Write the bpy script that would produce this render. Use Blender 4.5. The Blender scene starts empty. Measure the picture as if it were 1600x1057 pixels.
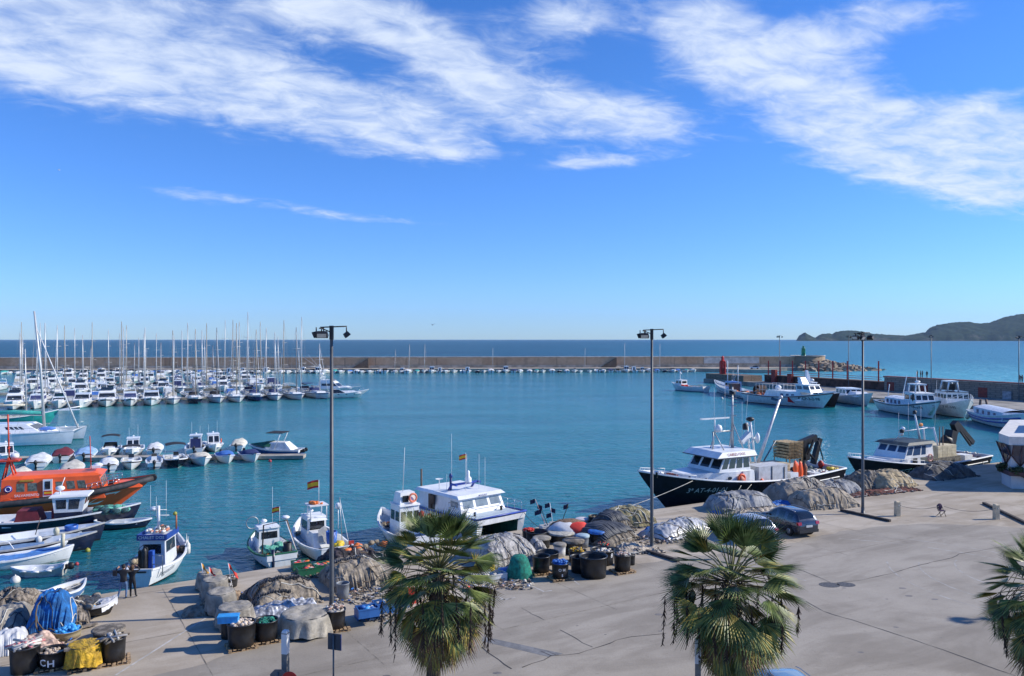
import bpy, math, random
from mathutils import Vector, Matrix, noise
R = math.radians
PI = math.pi
C = bpy.context.scene.collection
SC = bpy.context.scene

# ------------------------------------------------------------------ camera, sky, sun, exposure
F, CZ, HY = 1220.0, 14.6, 530.9           # focal length in photo pixels, camera height, horizon row
cam = bpy.data.cameras.new('camera'); camo = bpy.data.objects.new('camera', cam); C.objects.link(camo)
cam.sensor_width = 36; cam.lens = 36 * F / 1600; cam.shift_y = (HY - 528.5) / 1600
cam.clip_start = .5; cam.clip_end = 90000
camo.location = (0, 0, CZ); camo.rotation_euler = (R(90), 0, 0)
SC.camera = camo
SC.view_settings.view_transform = 'Standard'; SC.view_settings.look = 'None'
SC.view_settings.exposure = 0.25; SC.view_settings.gamma = 1
SUN_DIR = Vector((1, .115, .64)).normalized()
SUN_EL = math.asin(SUN_DIR.z); SUN_AZ = math.atan2(SUN_DIR.x, SUN_DIR.y)
sl = bpy.data.lights.new('sun', 'SUN'); sl.energy = 4.6; sl.angle = R(.5); sl.color = (1, .94, .84)
so = bpy.data.objects.new('sun', sl); C.objects.link(so)
so.rotation_euler = (-SUN_DIR).to_track_quat('-Z', 'Y').to_euler()

world = bpy.data.worlds.new('World'); SC.world = world; world.use_nodes = True
WN, WL = world.node_tree.nodes, world.node_tree.links
WN.clear()
class NG:
    """short-hand for node graphs"""
    def __init__(s, tree): s.t = tree
    def n(s, typ, **k):
        nd = s.t.nodes.new(typ)
        for a, b in k.items():
            if a.startswith('i_'):
                key = a[2:]; key = int(key) if key.isdigit() else key.replace('_', ' ')
                s.set(nd, key, b)
            else: setattr(nd, a, b)
        return nd
    def set(s, nd, key, b):
        sock = nd.inputs[key]
        if isinstance(b, bpy.types.NodeSocket): s.t.links.new(b, sock)
        else: sock.default_value = b
    def m(s, op, a, b=None, c=None, clamp=False):
        nd = s.t.nodes.new('ShaderNodeMath'); nd.operation = op; nd.use_clamp = clamp
        for i, v in enumerate((a, b, c)):
            if v is not None: s.set(nd, i, v)
        return nd.outputs[0]
    def mix(s, f, a, b, mode='MIX'):
        nd = s.t.nodes.new('ShaderNodeMix'); nd.data_type = 'RGBA'; nd.blend_type = mode
        for k, v in ((0, f), (6, a), (7, b)):
            if not isinstance(v, bpy.types.NodeSocket) and k > 0: v = (*v[:3], 1)
            s.set(nd, k, v)
        return nd.outputs[2]
    def noise(s, vec, scale, detail=4, rough=.55, dist=0, dim='3D'):
        nd = s.n('ShaderNodeTexNoise', noise_dimensions=dim)
        s.set(nd, 'Vector', vec); nd.inputs['Scale'].default_value = scale
        nd.inputs['Detail'].default_value = detail; nd.inputs['Roughness'].default_value = rough
        nd.inputs['Distortion'].default_value = dist
        return nd.outputs[0]
    def ramp(s, v, a, b, smooth=True):
        nd = s.n('ShaderNodeMapRange'); nd.interpolation_type = 'SMOOTHSTEP' if smooth else 'LINEAR'
        s.set(nd, 0, v); nd.inputs[1].default_value = a; nd.inputs[2].default_value = b
        return nd.outputs[0]
    def comb(s, x, y, z=0.0):
        nd = s.n('ShaderNodeCombineXYZ')
        for i, v in enumerate((x, y, z)): s.set(nd, i, v)
        return nd.outputs[0]
    def sep(s, v):
        nd = s.n('ShaderNodeSeparateXYZ'); s.set(nd, 0, v); return nd.outputs

g = NG(world.node_tree)
sky = g.n('ShaderNodeTexSky', sky_type='NISHITA', sun_disc=False, sun_elevation=SUN_EL, sun_rotation=SUN_AZ,
          altitude=0, air_density=1.0, dust_density=.05, ozone_density=3.2)
X, Y, Z = g.sep(g.n('ShaderNodeTexCoord').outputs['Generated'])
az = g.m('DIVIDE', X, g.m('MAXIMUM', Y, .05))            # direction tangents: azimuth and height over the sea
el = g.m('DIVIDE', Z, g.m('MAXIMUM', Y, .05))
# a high cloud layer: project the direction on a plane overhead
k = g.m('DIVIDE', 1.0, g.m('ADD', g.m('MAXIMUM', Z, 0), .16))
pv = g.comb(g.m('MULTIPLY', X, k), g.m('MULTIPLY', Y, k))
rot = g.n('ShaderNodeVectorRotate', i_Vector=pv, i_Angle=R(-18)).outputs[0]
st = g.n('ShaderNodeVectorMath', operation='MULTIPLY', i_0=rot, i_1=(1.0, 1.45, 1)).outputs[0]
n1 = g.noise(st, 3.2, 3, .5, .3)
n2 = g.noise(st, 8.0, 10, .64, .45)
cf = g.m('ADD', g.m('MULTIPLY', n1, .42), g.m('MULTIPLY', n2, .58))
def blob(cx, cy, rx, ry, ang, amp):
    """soft ellipse in direction space, centre given in photo pixels"""
    u0, v0 = (cx - 800) / F, (HY - cy) / F
    du = g.m('SUBTRACT', az, u0); dv = g.m('SUBTRACT', el, v0)
    c, s_ = math.cos(R(ang)), math.sin(R(ang))
    a = g.m('ADD', g.m('MULTIPLY', du, c * F / rx), g.m('MULTIPLY', dv, -s_ * F / rx))
    b = g.m('ADD', g.m('MULTIPLY', du, s_ * F / ry), g.m('MULTIPLY', dv, c * F / ry))
    d = g.m('ADD', g.m('MULTIPLY', a, a), g.m('MULTIPLY', b, b))
    return g.m('MULTIPLY', g.m('POWER', 2.718, g.m('MULTIPLY', d, -1.0)), amp)
blobs = [(40, 80, 250, 105, 4, 1.1), (330, 120, 270, 90, 12, 1.2), (610, 190, 190, 55, 10, 1.1), (200, 10, 380, 45, 0, .55),
         (570, 20, 190, 55, 12, 1.15), (690, 90, 100, 38, 30, .85), (870, 25, 125, 58, -8, 1.15), (870, 170, 170, 58, 12, 1.2),
         (1010, 190, 90, 40, 15, .9), (920, 255, 100, 14, -4, .8), (700, 238, 70, 16, 0, .6),
         (1110, 60, 110, 72, 20, 1.3), (1280, 130, 160, 84, 28, 1.4), (1400, 25, 130, 52, -8, 1.1), (1400, 240, 230, 60, 14, 1.15),
         (1590, 250, 130, 80, 0, 1.35), (1480, 195, 140, 45, -10, .95),
         (300, 308, 90, 18, 8, .80), (460, 325, 130, 13, 8, .74), (600, 345, 120, 11, 4, .66), (1575, 438, 40, 9, 0, .5), (1110, 313, 40, 8, 8, .35)]
tot = 0.0
for bb in blobs:
    tot = g.m('ADD', tot, blob(*bb))
tot = g.m('MINIMUM', tot, 1.25)
dens = g.ramp(g.m('ADD', cf, g.m('MULTIPLY', g.m('SUBTRACT', tot, 1.0), .44)), .28, .73)
dens = g.m('MULTIPLY', g.m('POWER', dens, 1.15), g.m('MULTIPLY', g.ramp(tot, .05, .6), .88))
hs = g.n('ShaderNodeHueSaturation', i_Saturation=1.18, i_Value=1.0, i_Color=sky.outputs[0]).outputs[0]
hs = g.mix(1.0, hs, g.mix(g.ramp(Z, 0, .30, False), (.50, .79, 1.50), (.64, .90, 1.36)), 'MULTIPLY')
cloud = g.mix(g.ramp(cf, .4, .75), (4.9, 5.8, 7.5), (6.6, 7.2, 8.1))
col = g.mix(dens, hs, cloud)
bg = g.n('ShaderNodeBackground', i_Color=col, i_Strength=.115)
WL.new(bg.outputs[0], g.n('ShaderNodeOutputWorld').inputs[0])

# ------------------------------------------------------------------ placing
def P(px, py, z=0.0):
    """photo pixel -> point of the horizontal plane z"""
    y = (CZ - z) * F / (py - HY)
    return Vector(((px - 800) / F * y, y, z))
def PY(px, py, y):
    return Vector(((px - 800) / F * y, y, CZ - (py - HY) / F * y))

# ------------------------------------------------------------------ materials
MATS = {}
def mat(name, col, rough=.55, metal=0.0, var=.12, vs=2.0, bump=0.0, bs=30.0, spec=.5, coat=0.0, col2=None, dirt=0.0, crease=0.0):
    if name in MATS: return MATS[name]
    m = bpy.data.materials.new(name); m.use_nodes = True
    t = m.node_tree; t.nodes.clear(); q = NG(t)
    co = q.n('ShaderNodeTexCoord').outputs['Object']
    nz = q.noise(co, vs, 6, .62)
    c2 = col2 if col2 else tuple(c * (1 - var * 1.6) for c in col)
    c1 = col if col2 else tuple(min(1, c * (1 + var * .6)) for c in col)
    f = q.ramp(nz, .38, .64)
    cc = q.mix(f, c2, c1)
    if dirt:
        st = q.n('ShaderNodeVectorMath', operation='MULTIPLY', i_0=co, i_1=(3.0, 3.0, .5)).outputs[0]
        cc = q.mix(q.m('MULTIPLY', q.ramp(q.noise(st, 2.2, 6, .7), .52, .78), dirt), cc, (.16, .12, .08))
    b = q.n('ShaderNodeBsdfPrincipled', i_Base_Color=cc, i_Roughness=q.m('ADD', q.m('MULTIPLY', nz, .18), rough - .09, clamp=True), i_Metallic=metal)
    b.inputs['Specular IOR Level'].default_value = spec
    b.inputs['Coat Weight'].default_value = coat
    if bump:
        bn = q.n('ShaderNodeBump', i_Strength=bump, i_Distance=.05, i_Height=q.noise(co, bs, 5, .65))
        if crease:
            b2 = q.n('ShaderNodeBump', i_Strength=crease, i_Distance=.30, i_Height=q.m('ABSOLUTE', q.m('SUBTRACT', q.noise(co, 1.5, 5, .55, 1.8), .5)), i_Normal=bn.outputs[0]); bn = b2
        t.links.new(bn.outputs[0], b.inputs['Normal'])
    out = q.n('ShaderNodeOutputMaterial'); t.links.new(b.outputs[0], out.inputs[0])
    MATS[name] = m
    return m
white = lambda: mat('white_gelcoat', (.82, .83, .82), .3, var=.05, vs=1.2, dirt=.10, coat=.2)
wpaint = lambda: mat('white_boat_paint', (.80, .81, .80), .42, var=.07, vs=1.0, dirt=.30)
glass = lambda: mat('dark_window_glass', (.02, .026, .032), .06, var=.2, spec=.8)
navy = lambda: mat('navy_paint', (.012, .02, .055), .3, var=.2, dirt=.12, coat=.2)
blackp = lambda: mat('black_hull_paint', (.012, .012, .022), .55, var=.25, dirt=.14, spec=.25)
blue = lambda: mat('blue_paint', (.03, .12, .42), .4, var=.15)
dblue = lambda: mat('dark_blue_paint', (.02, .05, .20), .4, var=.15)
red = lambda: mat('red_paint', (.55, .04, .025), .5, var=.15)
orange = lambda: mat('rescue_orange', (.90, .13, .03), .42, var=.08, vs=.8, dirt=.1)
steel = lambda: mat('galvanised_steel', (.42, .43, .44), .4, .6, var=.1)
alu = lambda: mat('mast_aluminium', (.60, .60, .58), .45, .3, var=.06)
chrome = lambda: mat('polished_rail', (.7, .7, .7), .2, .9, var=.05)
rubber = lambda: mat('black_rubber', (.018, .018, .02), .75, var=.2)
black = lambda: mat('black_gear', (.015, .015, .017), .5, var=.3)
wood = lambda: mat('pallet_wood', (.42, .28, .15), .8, var=.3, vs=6, bump=.3)
deckg = lambda: mat('grey_deck_paint', (.36, .42, .46), .7, var=.15, dirt=.35)
teak = lambda: mat('teak_deck', (.34, .25, .16), .7, var=.2)
rope = lambda: mat('mooring_rope', (.62, .60, .52), .9, var=.15)
ropedk = lambda: mat('dark_rope', (.07, .08, .10), .9)
antif = lambda c: mat('antifouling_' + c, {'green': (.02, .10, .07), 'red': (.22, .03, .02), 'blue': (.02, .05, .16), 'black': (.012, .012, .014), 'navy': (.01, .02, .05), 'white': (.6, .62, .6), 'teal': (.03, .25, .22)}[c], .6, var=.3, dirt=.25)
def canvas(c):
    d = {'navy': (.02, .035, .13), 'blue': (.05, .17, .50), 'maroon': (.16, .02, .03), 'grey': (.42, .42, .40), 'white': (.70, .71, .70), 'green': (.02, .13, .07),
         'lightblue': (.28, .45, .66), 'beige': (.55, .52, .44), 'black': (.02, .02, .025), 'teal': (.05, .38, .34), 'cream': (.66, .62, .50)}
    return mat('canvas_' + c, d[c], .85, var=.14, vs=2.5, bump=.25, bs=6)

# ------------------------------------------------------------------ mesh builder
class MB:
    def __init__(s): s.v = []; s.f = []; s.mi = []; s.sm = []
    def add(s, vs, fs, mi=0, sm=False):
        o = len(s.v); s.v += [tuple(v) for v in vs]
        for f in fs: s.f.append(tuple(i + o for i in f)); s.mi.append(mi); s.sm.append(sm)
        return s
    def box(s, x0, x1, y0, y1, z0, z1, mi=0):
        return s.fr((x0, x1, y0, y1), (x0, x1, y0, y1), z0, z1, mi)
    def fr(s, b, t, z0, z1, mi=0):
        v = [(b[0], b[2], z0), (b[1], b[2], z0), (b[1], b[3], z0), (b[0], b[3], z0), (t[0], t[2], z1), (t[1], t[2], z1), (t[1], t[3], z1), (t[0], t[3], z1)]
        return s.add(v, [(0, 3, 2, 1), (4, 5, 6, 7), (0, 1, 5, 4), (1, 2, 6, 5), (2, 3, 7, 6), (3, 0, 4, 7)], mi)
    def obox(s, c, sx, sy, sz, rz=0, mi=0, tilt=None):
        M = Matrix.Translation(c) @ Matrix.Rotation(rz, 4, 'Z')
        if tilt is not None: M = M @ tilt.to_4x4()
        v = [M @ Vector((a * sx / 2, b * sy / 2, c_ * sz / 2)) for c_ in (-1, 1) for a, b in ((-1, -1), (1, -1), (1, 1), (-1, 1))]
        return s.add(v, [(0, 3, 2, 1), (4, 5, 6, 7), (0, 1, 5, 4), (1, 2, 6, 5), (2, 3, 7, 6), (3, 0, 4, 7)], mi)
    def bar(s, p, q, r, r2=None, n=6, mi=0, cap=True):
        return s.tube([p, q], [r, r if r2 is None else r2], n, mi, cap)
    def tube(s, pts, r, n=6, mi=0, cap=True):
        pts = [Vector(p) for p in pts]; rr = r if isinstance(r, (list, tuple)) else [r] * len(pts)
        vs = []; prev = None
        for i, p in enumerate(pts):
            d = (pts[min(i + 1, len(pts) - 1)] - pts[max(i - 1, 0)])
            d = d.normalized() if d.length > 1e-9 else Vector((0, 0, 1))
            if prev is None:
                a = Vector((0, 0, 1)) if abs(d.z) < .9 else Vector((1, 0, 0))
                prev = d.cross(a).normalized()
            u = (prev - d * prev.dot(d)).normalized(); w = d.cross(u); prev = u
            for k in range(n):
                t = 2 * PI * k / n
                vs.append(p + (u * math.cos(t) + w * math.sin(t)) * rr[i])
        fs = [(i * n + k, i * n + (k + 1) % n, (i + 1) * n + (k + 1) % n, (i + 1) * n + k) for i in range(len(pts) - 1) for k in range(n)]
        s.add(vs, fs, mi, True)
        if cap:
            o = len(s.v) - len(vs)
            s.f.append(tuple(o + k for k in range(n))[::-1]); s.mi.append(mi); s.sm.append(False)
            s.f.append(tuple(o + len(vs) - n + k for k in range(n))); s.mi.append(mi); s.sm.append(False)
        return s
    def lathe(s, prof, c=(0, 0, 0), n=16, mi=0, smooth=True, wob=0, seed=0):
        vs = []
        for j, (r, z) in enumerate(prof):
            for k in range(n):
                t = 2 * PI * k / n
                w = 1 + wob * noise.noise(Vector((math.cos(t) * 1.7, math.sin(t) * 1.7, z * 1.5 + seed * 7.3)))
                vs.append((c[0] + r * w * math.cos(t), c[1] + r * w * math.sin(t), c[2] + z))
        fs = [(j * n + k, j * n + (k + 1) % n, (j + 1) * n + (k + 1) % n, (j + 1) * n + k) for j in range(len(prof) - 1) for k in range(n)]
        return s.add(vs, fs, mi, smooth)
    def disc(s, c, r, n=16, mi=0):
        return s.add([(c[0] + r * math.cos(2 * PI * k / n), c[1] + r * math.sin(2 * PI * k / n), c[2]) for k in range(n)], [tuple(range(n))], mi)
    def ell(s, c, rx, ry, rz, mi=0, n=10, m=6, wob=0, seed=0, lo=-1.0):
        prof = []
        for j in range(m + 1):
            a = -PI / 2 + PI * j / m
            if math.sin(a) < lo: continue
            prof.append((math.cos(a), math.sin(a)))
        vs = []
        for (r, z) in prof:
            for k in range(n):
                t = 2 * PI * k / n
                d = Vector((r * math.cos(t), r * math.sin(t), z))
                w = 1 + wob * noise.noise(d * 1.8 + Vector((seed * 3.1, seed, 0)))
                vs.append((c[0] + d.x * rx * w, c[1] + d.y * ry * w, c[2] + d.z * rz * w))
        fs = [(j * n + k, j * n + (k + 1) % n, (j + 1) * n + (k + 1) % n, (j + 1) * n + k) for j in range(len(prof) - 1) for k in range(n)]
        return s.add(vs, fs, mi, True)
    def prism(s, pts, y0, y1, mi=0, t0=None):
        """side profile (x, z) extruded over y"""
        n = len(pts)
        vs = [(x, y0, z) for x, z in pts] + [(x, y1, z) for x, z in pts]
        fs = [tuple(range(n)), tuple(range(2 * n - 1, n - 1, -1))] + [(i, i + n, (i + 1) % n + n, (i + 1) % n) for i in range(n)]
        return s.add(vs, fs, mi)
    def slab(s, pts, z0, z1, mi=0):
        n = len(pts)
        vs = [(p[0], p[1], z0) for p in pts] + [(p[0], p[1], z1) for p in pts]
        fs = [tuple(range(n))[::-1], tuple(range(n, 2 * n))] + [(i, (i + 1) % n, (i + 1) % n + n, i + n) for i in range(n)]
        return s.add(vs, fs, mi)
    def grid(s, fn, nu, nv, mi=0, sm=True):
        vs = [fn(i / nu, j / nv) for i in range(nu + 1) for j in range(nv + 1)]
        fs = [(i * (nv + 1) + j, (i + 1) * (nv + 1) + j, (i + 1) * (nv + 1) + j + 1, i * (nv + 1) + j + 1) for i in range(nu) for j in range(nv)]
        return s.add(vs, fs, mi, sm)
    def build(s, name, mats, parent=None, loc=None, rz=0):
        me = bpy.data.meshes.new(name); me.from_pydata(s.v, [], s.f)
        for m in (mats if isinstance(mats, (list, tuple)) else [mats]): me.materials.append(m)
        me.polygons.foreach_set('material_index', s.mi); me.polygons.foreach_set('use_smooth', s.sm)
        me.update()
        o = bpy.data.objects.new(name, me); C.objects.link(o)
        if parent is not None: o.parent = parent
        if loc is not None: o.location = loc
        if rz: o.rotation_euler.z = rz
        return o

LABELS = {}
def tag(o, label, cat, group=None):
    o['label'] = label; o['category'] = cat
    if group: o['group'] = group
    LABELS[label] = LABELS.get(label, 0) + 1
    return o
def thing(name, label, cat, loc=(0, 0, 0), rz=0, group=None, scale=1):
    o = bpy.data.objects.new(name, None); C.objects.link(o)
    o.empty_display_size = .2
    o.location = loc; o.rotation_euler = (0, 0, rz); o.scale = (scale,) * 3
    return tag(o, label, cat, group)
def struct(name, mb, m, kind='structure', **k):
    o = mb.build(name, m, **k); o['kind'] = kind; return o
KIDS = {}
def dup(root, loc, rz, label, scale=1, mats=None):
    r = root.copy(); C.objects.link(r); r.location = loc; r.rotation_euler = (0, 0, rz); r.scale = (scale,) * 3
    r['label'] = label; LABELS[label] = LABELS.get(label, 0) + 1
    if root.name not in KIDS: KIDS[root.name] = [(c, list(c.children)) for c in root.children]
    for ch, gs in KIDS[root.name]:
        c = ch.copy(); C.objects.link(c); c.parent = r
        for q in gs:
            d = q.copy(); C.objects.link(d); d.parent = c
    return r
def text_mb(txt, size, bold=.0):
    cu = bpy.data.curves.new('t', 'FONT'); cu.body = txt; cu.size = size; cu.offset = bold * size
    cu.align_x = 'CENTER'; cu.align_y = 'CENTER'; cu.resolution_u = 2
    o = bpy.data.objects.new('t', cu); C.objects.link(o)
    bpy.context.view_layer.update()
    me = bpy.data.meshes.new_from_object(o.evaluated_get(bpy.context.evaluated_depsgraph_get()))
    r = ([v.co.copy() for v in me.vertices], [tuple(p.vertices) for p in me.polygons])
    bpy.data.objects.remove(o); bpy.data.curves.remove(cu); bpy.data.meshes.remove(me)
    return r
def text(name, txt, size, m, parent, origin, right, up, bold=0, surf=None):
    """lettering as flat mesh: origin = centre, right/up = axes; surf maps a point onto a curved side"""
    vs, fs = text_mb(txt, size, bold)
    o = Vector(origin); r = Vector(right).normalized(); u = Vector(up).normalized()
    pts = [o + r * v.x + u * v.y for v in vs]
    if surf: pts = [surf(p) for p in pts]
    return MB().add(pts, fs).build(name, m, parent)
ORD = 'first second third fourth fifth sixth seventh eighth ninth tenth eleventh twelfth thirteenth fourteenth fifteenth sixteenth seventeenth eighteenth nineteenth twentieth'.split()
def ordn(i):
    if i < 20: return ORD[i]
    i += 1
    return f"{i}" + ('st' if i % 10 == 1 else 'nd' if i % 10 == 2 else 'rd' if i % 10 == 3 else 'th')
# ------------------------------------------------------------------ the sea
def sea_material():
    m = bpy.data.materials.new('sea_water'); m.use_nodes = True
    t = m.node_tree; t.nodes.clear(); q = NG(t)
    pos = q.n('ShaderNodeNewGeometry').outputs['Position']
    x, y, z = q.sep(pos)
    # depth and turbidity: harbour basin, shallow bay to the right, open sea
    out_ = q.ramp(y, 370, 384)
    right_ = q.m('MULTIPLY', q.ramp(q.m('ADD', x, q.m('MULTIPLY', y, .30)), 150, 215), q.ramp(y, 60, 180))
    outer = q.m('MAXIMUM', out_, right_)
    n_big = q.noise(pos, .012, 4, .6)
    patch = q.noise(q.n('ShaderNodeVectorMath', operation='MULTIPLY', i_0=pos, i_1=(.35, 1.2, 1)).outputs[0], .05, 5, .65)
    harbour = q.mix(q.ramp(patch, .35, .65), (.010, .158, .195), (.018, .205, .240))
    harbour = q.mix(q.ramp(y, 42, 80), (.008, .110, .150), harbour)
    bay = q.mix(q.ramp(q.m('ADD', y, q.m('MULTIPLY', n_big, 160)), 330, 640), (.07, .36, .42), (.02, .20, .28))
    deep = q.mix(q.ramp(q.noise(q.n('ShaderNodeVectorMath', operation='MULTIPLY', i_0=pos, i_1=(.25, 1, 1)).outputs[0], .01, 6, .65), .35, .65), (.004, .055, .092), (.008, .100, .145))
    xr = q.m('DIVIDE', x, y)
    seac = q.mix(q.ramp(q.m('ADD', xr, q.m('MULTIPLY', n_big, .3)), .18, .62), deep, q.mix(q.ramp(y, 500, 3500), bay, (.012, .15, .23)))
    colr = q.mix(outer, harbour, seac)
    st = q.n('ShaderNodeVectorMath', operation='MULTIPLY', i_0=pos, i_1=(.55, 1.3, 1)).outputs[0]
    caps = q.m('MULTIPLY', q.ramp(q.noise(st, .22, 7, .72), .655, .70), outer)
    colr = q.mix(q.m('MULTIPLY', caps, .8), colr, (.75, .8, .82))
    h1 = q.noise(q.n('ShaderNodeVectorMath', operation='MULTIPLY', i_0=pos, i_1=(.7, 1.5, 1)).outputs[0], .8, 3, .55, .6)
    h2 = q.noise(pos, 3.2, 3, .6)
    h3 = q.noise(st, .16, 4, .6)
    gust = q.ramp(q.noise(q.n('ShaderNodeVectorMath', operation='MULTIPLY', i_0=pos, i_1=(.5, 1.4, 1)).outputs[0], .045, 4, .6), .3, .7)
    hh = q.m('ADD', q.m('MULTIPLY', h1, q.m('ADD', .26, q.m('MULTIPLY', gust, .30))), q.m('MULTIPLY', h2, .07))
    hh = q.m('ADD', hh, q.m('MULTIPLY', q.m('MULTIPLY', h3, 4.0), outer))
    b = q.n('ShaderNodeBump', i_Strength=1.0, i_Distance=1.0, i_Height=hh).outputs[0]
    p = q.n('ShaderNodeBsdfPrincipled', i_Base_Color=colr, i_Roughness=q.m('ADD', .15, q.m('MULTIPLY', outer, .2)), i_Normal=b, i_IOR=1.33)
    t.links.new(p.outputs[0], q.n('ShaderNodeOutputMaterial').inputs[0])
    return m
w = MB()
w.add([(-60000, -30, 0), (60000, -30, 0), (60000, 62000, 0), (-60000, 62000, 0)], [(0, 1, 2, 3)])
struct('sea', w, sea_material())
w = MB(); w.add([(-60000, -30, -6), (60000, -30, -6), (60000, 62000, -6), (-60000, 62000, -6)], [(0, 1, 2, 3)])

# ------------------------------------------------------------------ quay
QE = [(-90, -2.2), (-60, 16.8), (-18.8, 42.9), (11.7, 61.9), (40, 78.2), (53.1, 85.3), (66, 91.5)]
def quay_y(x):
    for a, b in zip(QE, QE[1:]):
        if x <= b[0]: return a[1] + (b[1] - a[1]) * (x - a[0]) / (b[0] - a[0])
    return QE[-1][1]
def ground_material(name, c1, c2, dark, scale=.25, stain=.35):
    m = bpy.data.materials.new(name); m.use_nodes = True
    t = m.node_tree; t.nodes.clear(); q = NG(t)
    pos = q.n('ShaderNodeNewGeometry').outputs['Position']
    a = q.noise(pos, scale, 8, .65, .6)
    ro = q.n('ShaderNodeVectorRotate', i_Vector=pos, i_Angle=R(-28)).outputs[0]
    st = q.n('ShaderNodeVectorMath', operation='MULTIPLY', i_0=ro, i_1=(.28, 1.0, 1)).outputs[0]
    sweep = q.noise(st, .55, 6, .62, .8)
    c = q.mix(q.ramp(a, .35, .65), c1, c2)
    c = q.mix(q.m('MULTIPLY', q.ramp(sweep, .42, .72), .35), c, tuple(v * 1.12 for v in c2))
    c = q.mix(q.m('MULTIPLY', q.ramp(sweep, .56, .36), .40), c, dark)
    sp = q.ramp(q.noise(pos, 1.1, 6, .7, 1.2), .60, .74)
    c = q.mix(q.m('MULTIPLY', sp, stain), c, dark)
    fine = q.noise(pos, 14, 4, .7)
    c = q.mix(q.m('MULTIPLY', q.ramp(fine, .35, .7), .22), c, dark)
    wsp = q.ramp(q.noise(pos, .9, 7, .75, .5), .665, .72)
    c = q.mix(q.m('MULTIPLY', wsp, .35), c, (.5, .49, .46))
    c = q.mix(q.m('MULTIPLY', q.ramp(q.noise(pos, .09, 5, .6, 1.5), .48, .66), .38), c, dark)
    c = q.mix(q.m('MULTIPLY', q.ramp(q.noise(pos, 3.2, 5, .7, .8), .60, .72), .35), c, tuple(v * .75 for v in dark))
    b = q.n('ShaderNodeBump', i_Strength=.5, i_Distance=.02, i_Height=q.noise(pos, 9, 6, .7)).outputs[0]
    p = q.n('ShaderNodeBsdfPrincipled', i_Base_Color=c, i_Roughness=.82, i_Normal=b)
    p.inputs['Specular IOR Level'].default_value = .3
    t.links.new(p.outputs[0], q.n('ShaderNodeOutputMaterial').inputs[0]); return m
conc = ground_material('quay_concrete', (.43, .367, .28), (.50, .435, .345), (.25, .195, .13))
asph = ground_material('worn_apron', (.318, .282, .228), (.388, .345, .282), (.19, .162, .125), .16, .45)
jconc = mat('jetty_concrete', (.30, .28, .24), .85, var=.25, vs=.3, bump=.3)
QZ = 1.2
w = MB()
w.slab(QE + [(150, 60), (150, -25), (-90, -25)], -3, QZ)
struct('quay', w, conc)
# the greyer worn surface of the parking area, a sheet 4 mm above the quay
lot = [(-22, 12), (-17.5, 27.5), (-11.5, 33.8), (-3.4, 40.2), (4, 45.0), (10.6, 48.0), (17, 50.4), (23, 54.6), (29.5, 56.9), (34.5, 56.2), (42, 53.5), (60, 50), (95, 44), (95, 10), (-15, 5)]
fine = []
for i, a in enumerate(lot):
    b = lot[(i + 1) % len(lot)]
    for j in range(14):
        f = j / 14; p = Vector((a[0] + (b[0] - a[0]) * f, a[1] + (b[1] - a[1]) * f, 0))
        fine.append((p.x + .35 * noise.noise(p * .6), p.y + .35 * noise.noise(p * .6 + Vector((9, 3, 1)))))
w = MB(); w.slab(fine, QZ - .05, QZ + .004)
struct('parking_area', w, asph)
# painted bay lines and cracks
def strip(mb, pts, wd, z, jit=0, seed=1):
    rn = random.Random(seed); pp = []
    for (a, b) in zip(pts, pts[1:]):
        a, b = Vector((a[0], a[1], 0)), Vector((b[0], b[1], 0)); n = max(1, int((b - a).length / .5)) if jit else 1
        for j in range(n): pp.append(a.lerp(b, j / n))
    pp.append(Vector((pts[-1][0], pts[-1][1], 0)))
    L_, R_ = [], []
    for i, p in enumerate(pp):
        d = (pp[min(i + 1, len(pp) - 1)] - pp[max(0, i - 1)]).normalized(); nn = Vector((-d.y, d.x, 0))
        p = p + nn * (rn.uniform(-jit, jit) if jit else 0)
        w2 = wd / 2 * (rn.uniform(.3, 1.3) if jit else 1)
        L_.append(p + nn * w2); R_.append(p - nn * w2)
    vs = [(v.x, v.y, z) for v in L_ + R_]; n = len(pp)
    mb.add(vs, [(i + n, i + n + 1, i + 1, i) for i in range(n - 1)])
paint = mat('worn_white_paint', (.52, .50, .46), .8, var=.22, vs=3, col2=(.36, .34, .30))
w = MB(); G = lambda x, y: P(x, y, QZ)
for pts in ([(180, 1056), (322, 966)], [(752, 879), (850, 925), (862, 923)], [(665, 887), (790, 938), (805, 934)], [(905, 914), (897, 908)], [(735, 942), (800, 936)], [(1325, 800), (1290, 790)]):
    strip(w, [G(*p) for p in pts], .10, QZ + .009)
w.f = [f for f in w.f]
struct('road_markings', w, paint)
crack = mat('crack_fill', (.055, .052, .05), .9)
w = MB()
for i, (wd, pts) in enumerate([(.07, [(752, 1012), (798, 1046)]), (.055, [(815, 1043), (850, 1032), (862, 1025), (905, 1022), (940, 1010), (965, 1001), (985, 995), (1010, 994), (1040, 990)]),
                 (.05, [(1235, 885), (1285, 905), (1300, 912), (1340, 908), (1390, 897), (1440, 883), (1488, 872), (1500, 866), (1580, 853), (1640, 846)]),
                 (.05, [(1260, 940), (1285, 955), (1380, 985), (1450, 1008), (1520, 1033), (1600, 1062)]), (.03, [(815, 950), (850, 970)]), (.03, [(875, 985), (925, 1012)]), (.05, [(862, 1025), (845, 1018)]), (.05, [(868, 1024), (856, 1018)])]):
    strip(w, [G(*p) for p in pts], wd, QZ + .012, .05, i)
struct('pavement_cracks', w, crack)
jt = MB(); u_ = Vector((.845, .535, 0)); v_ = Vector((.535, -.845, 0)); o_ = Vector((-18.8, 42.9, 0))
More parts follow.
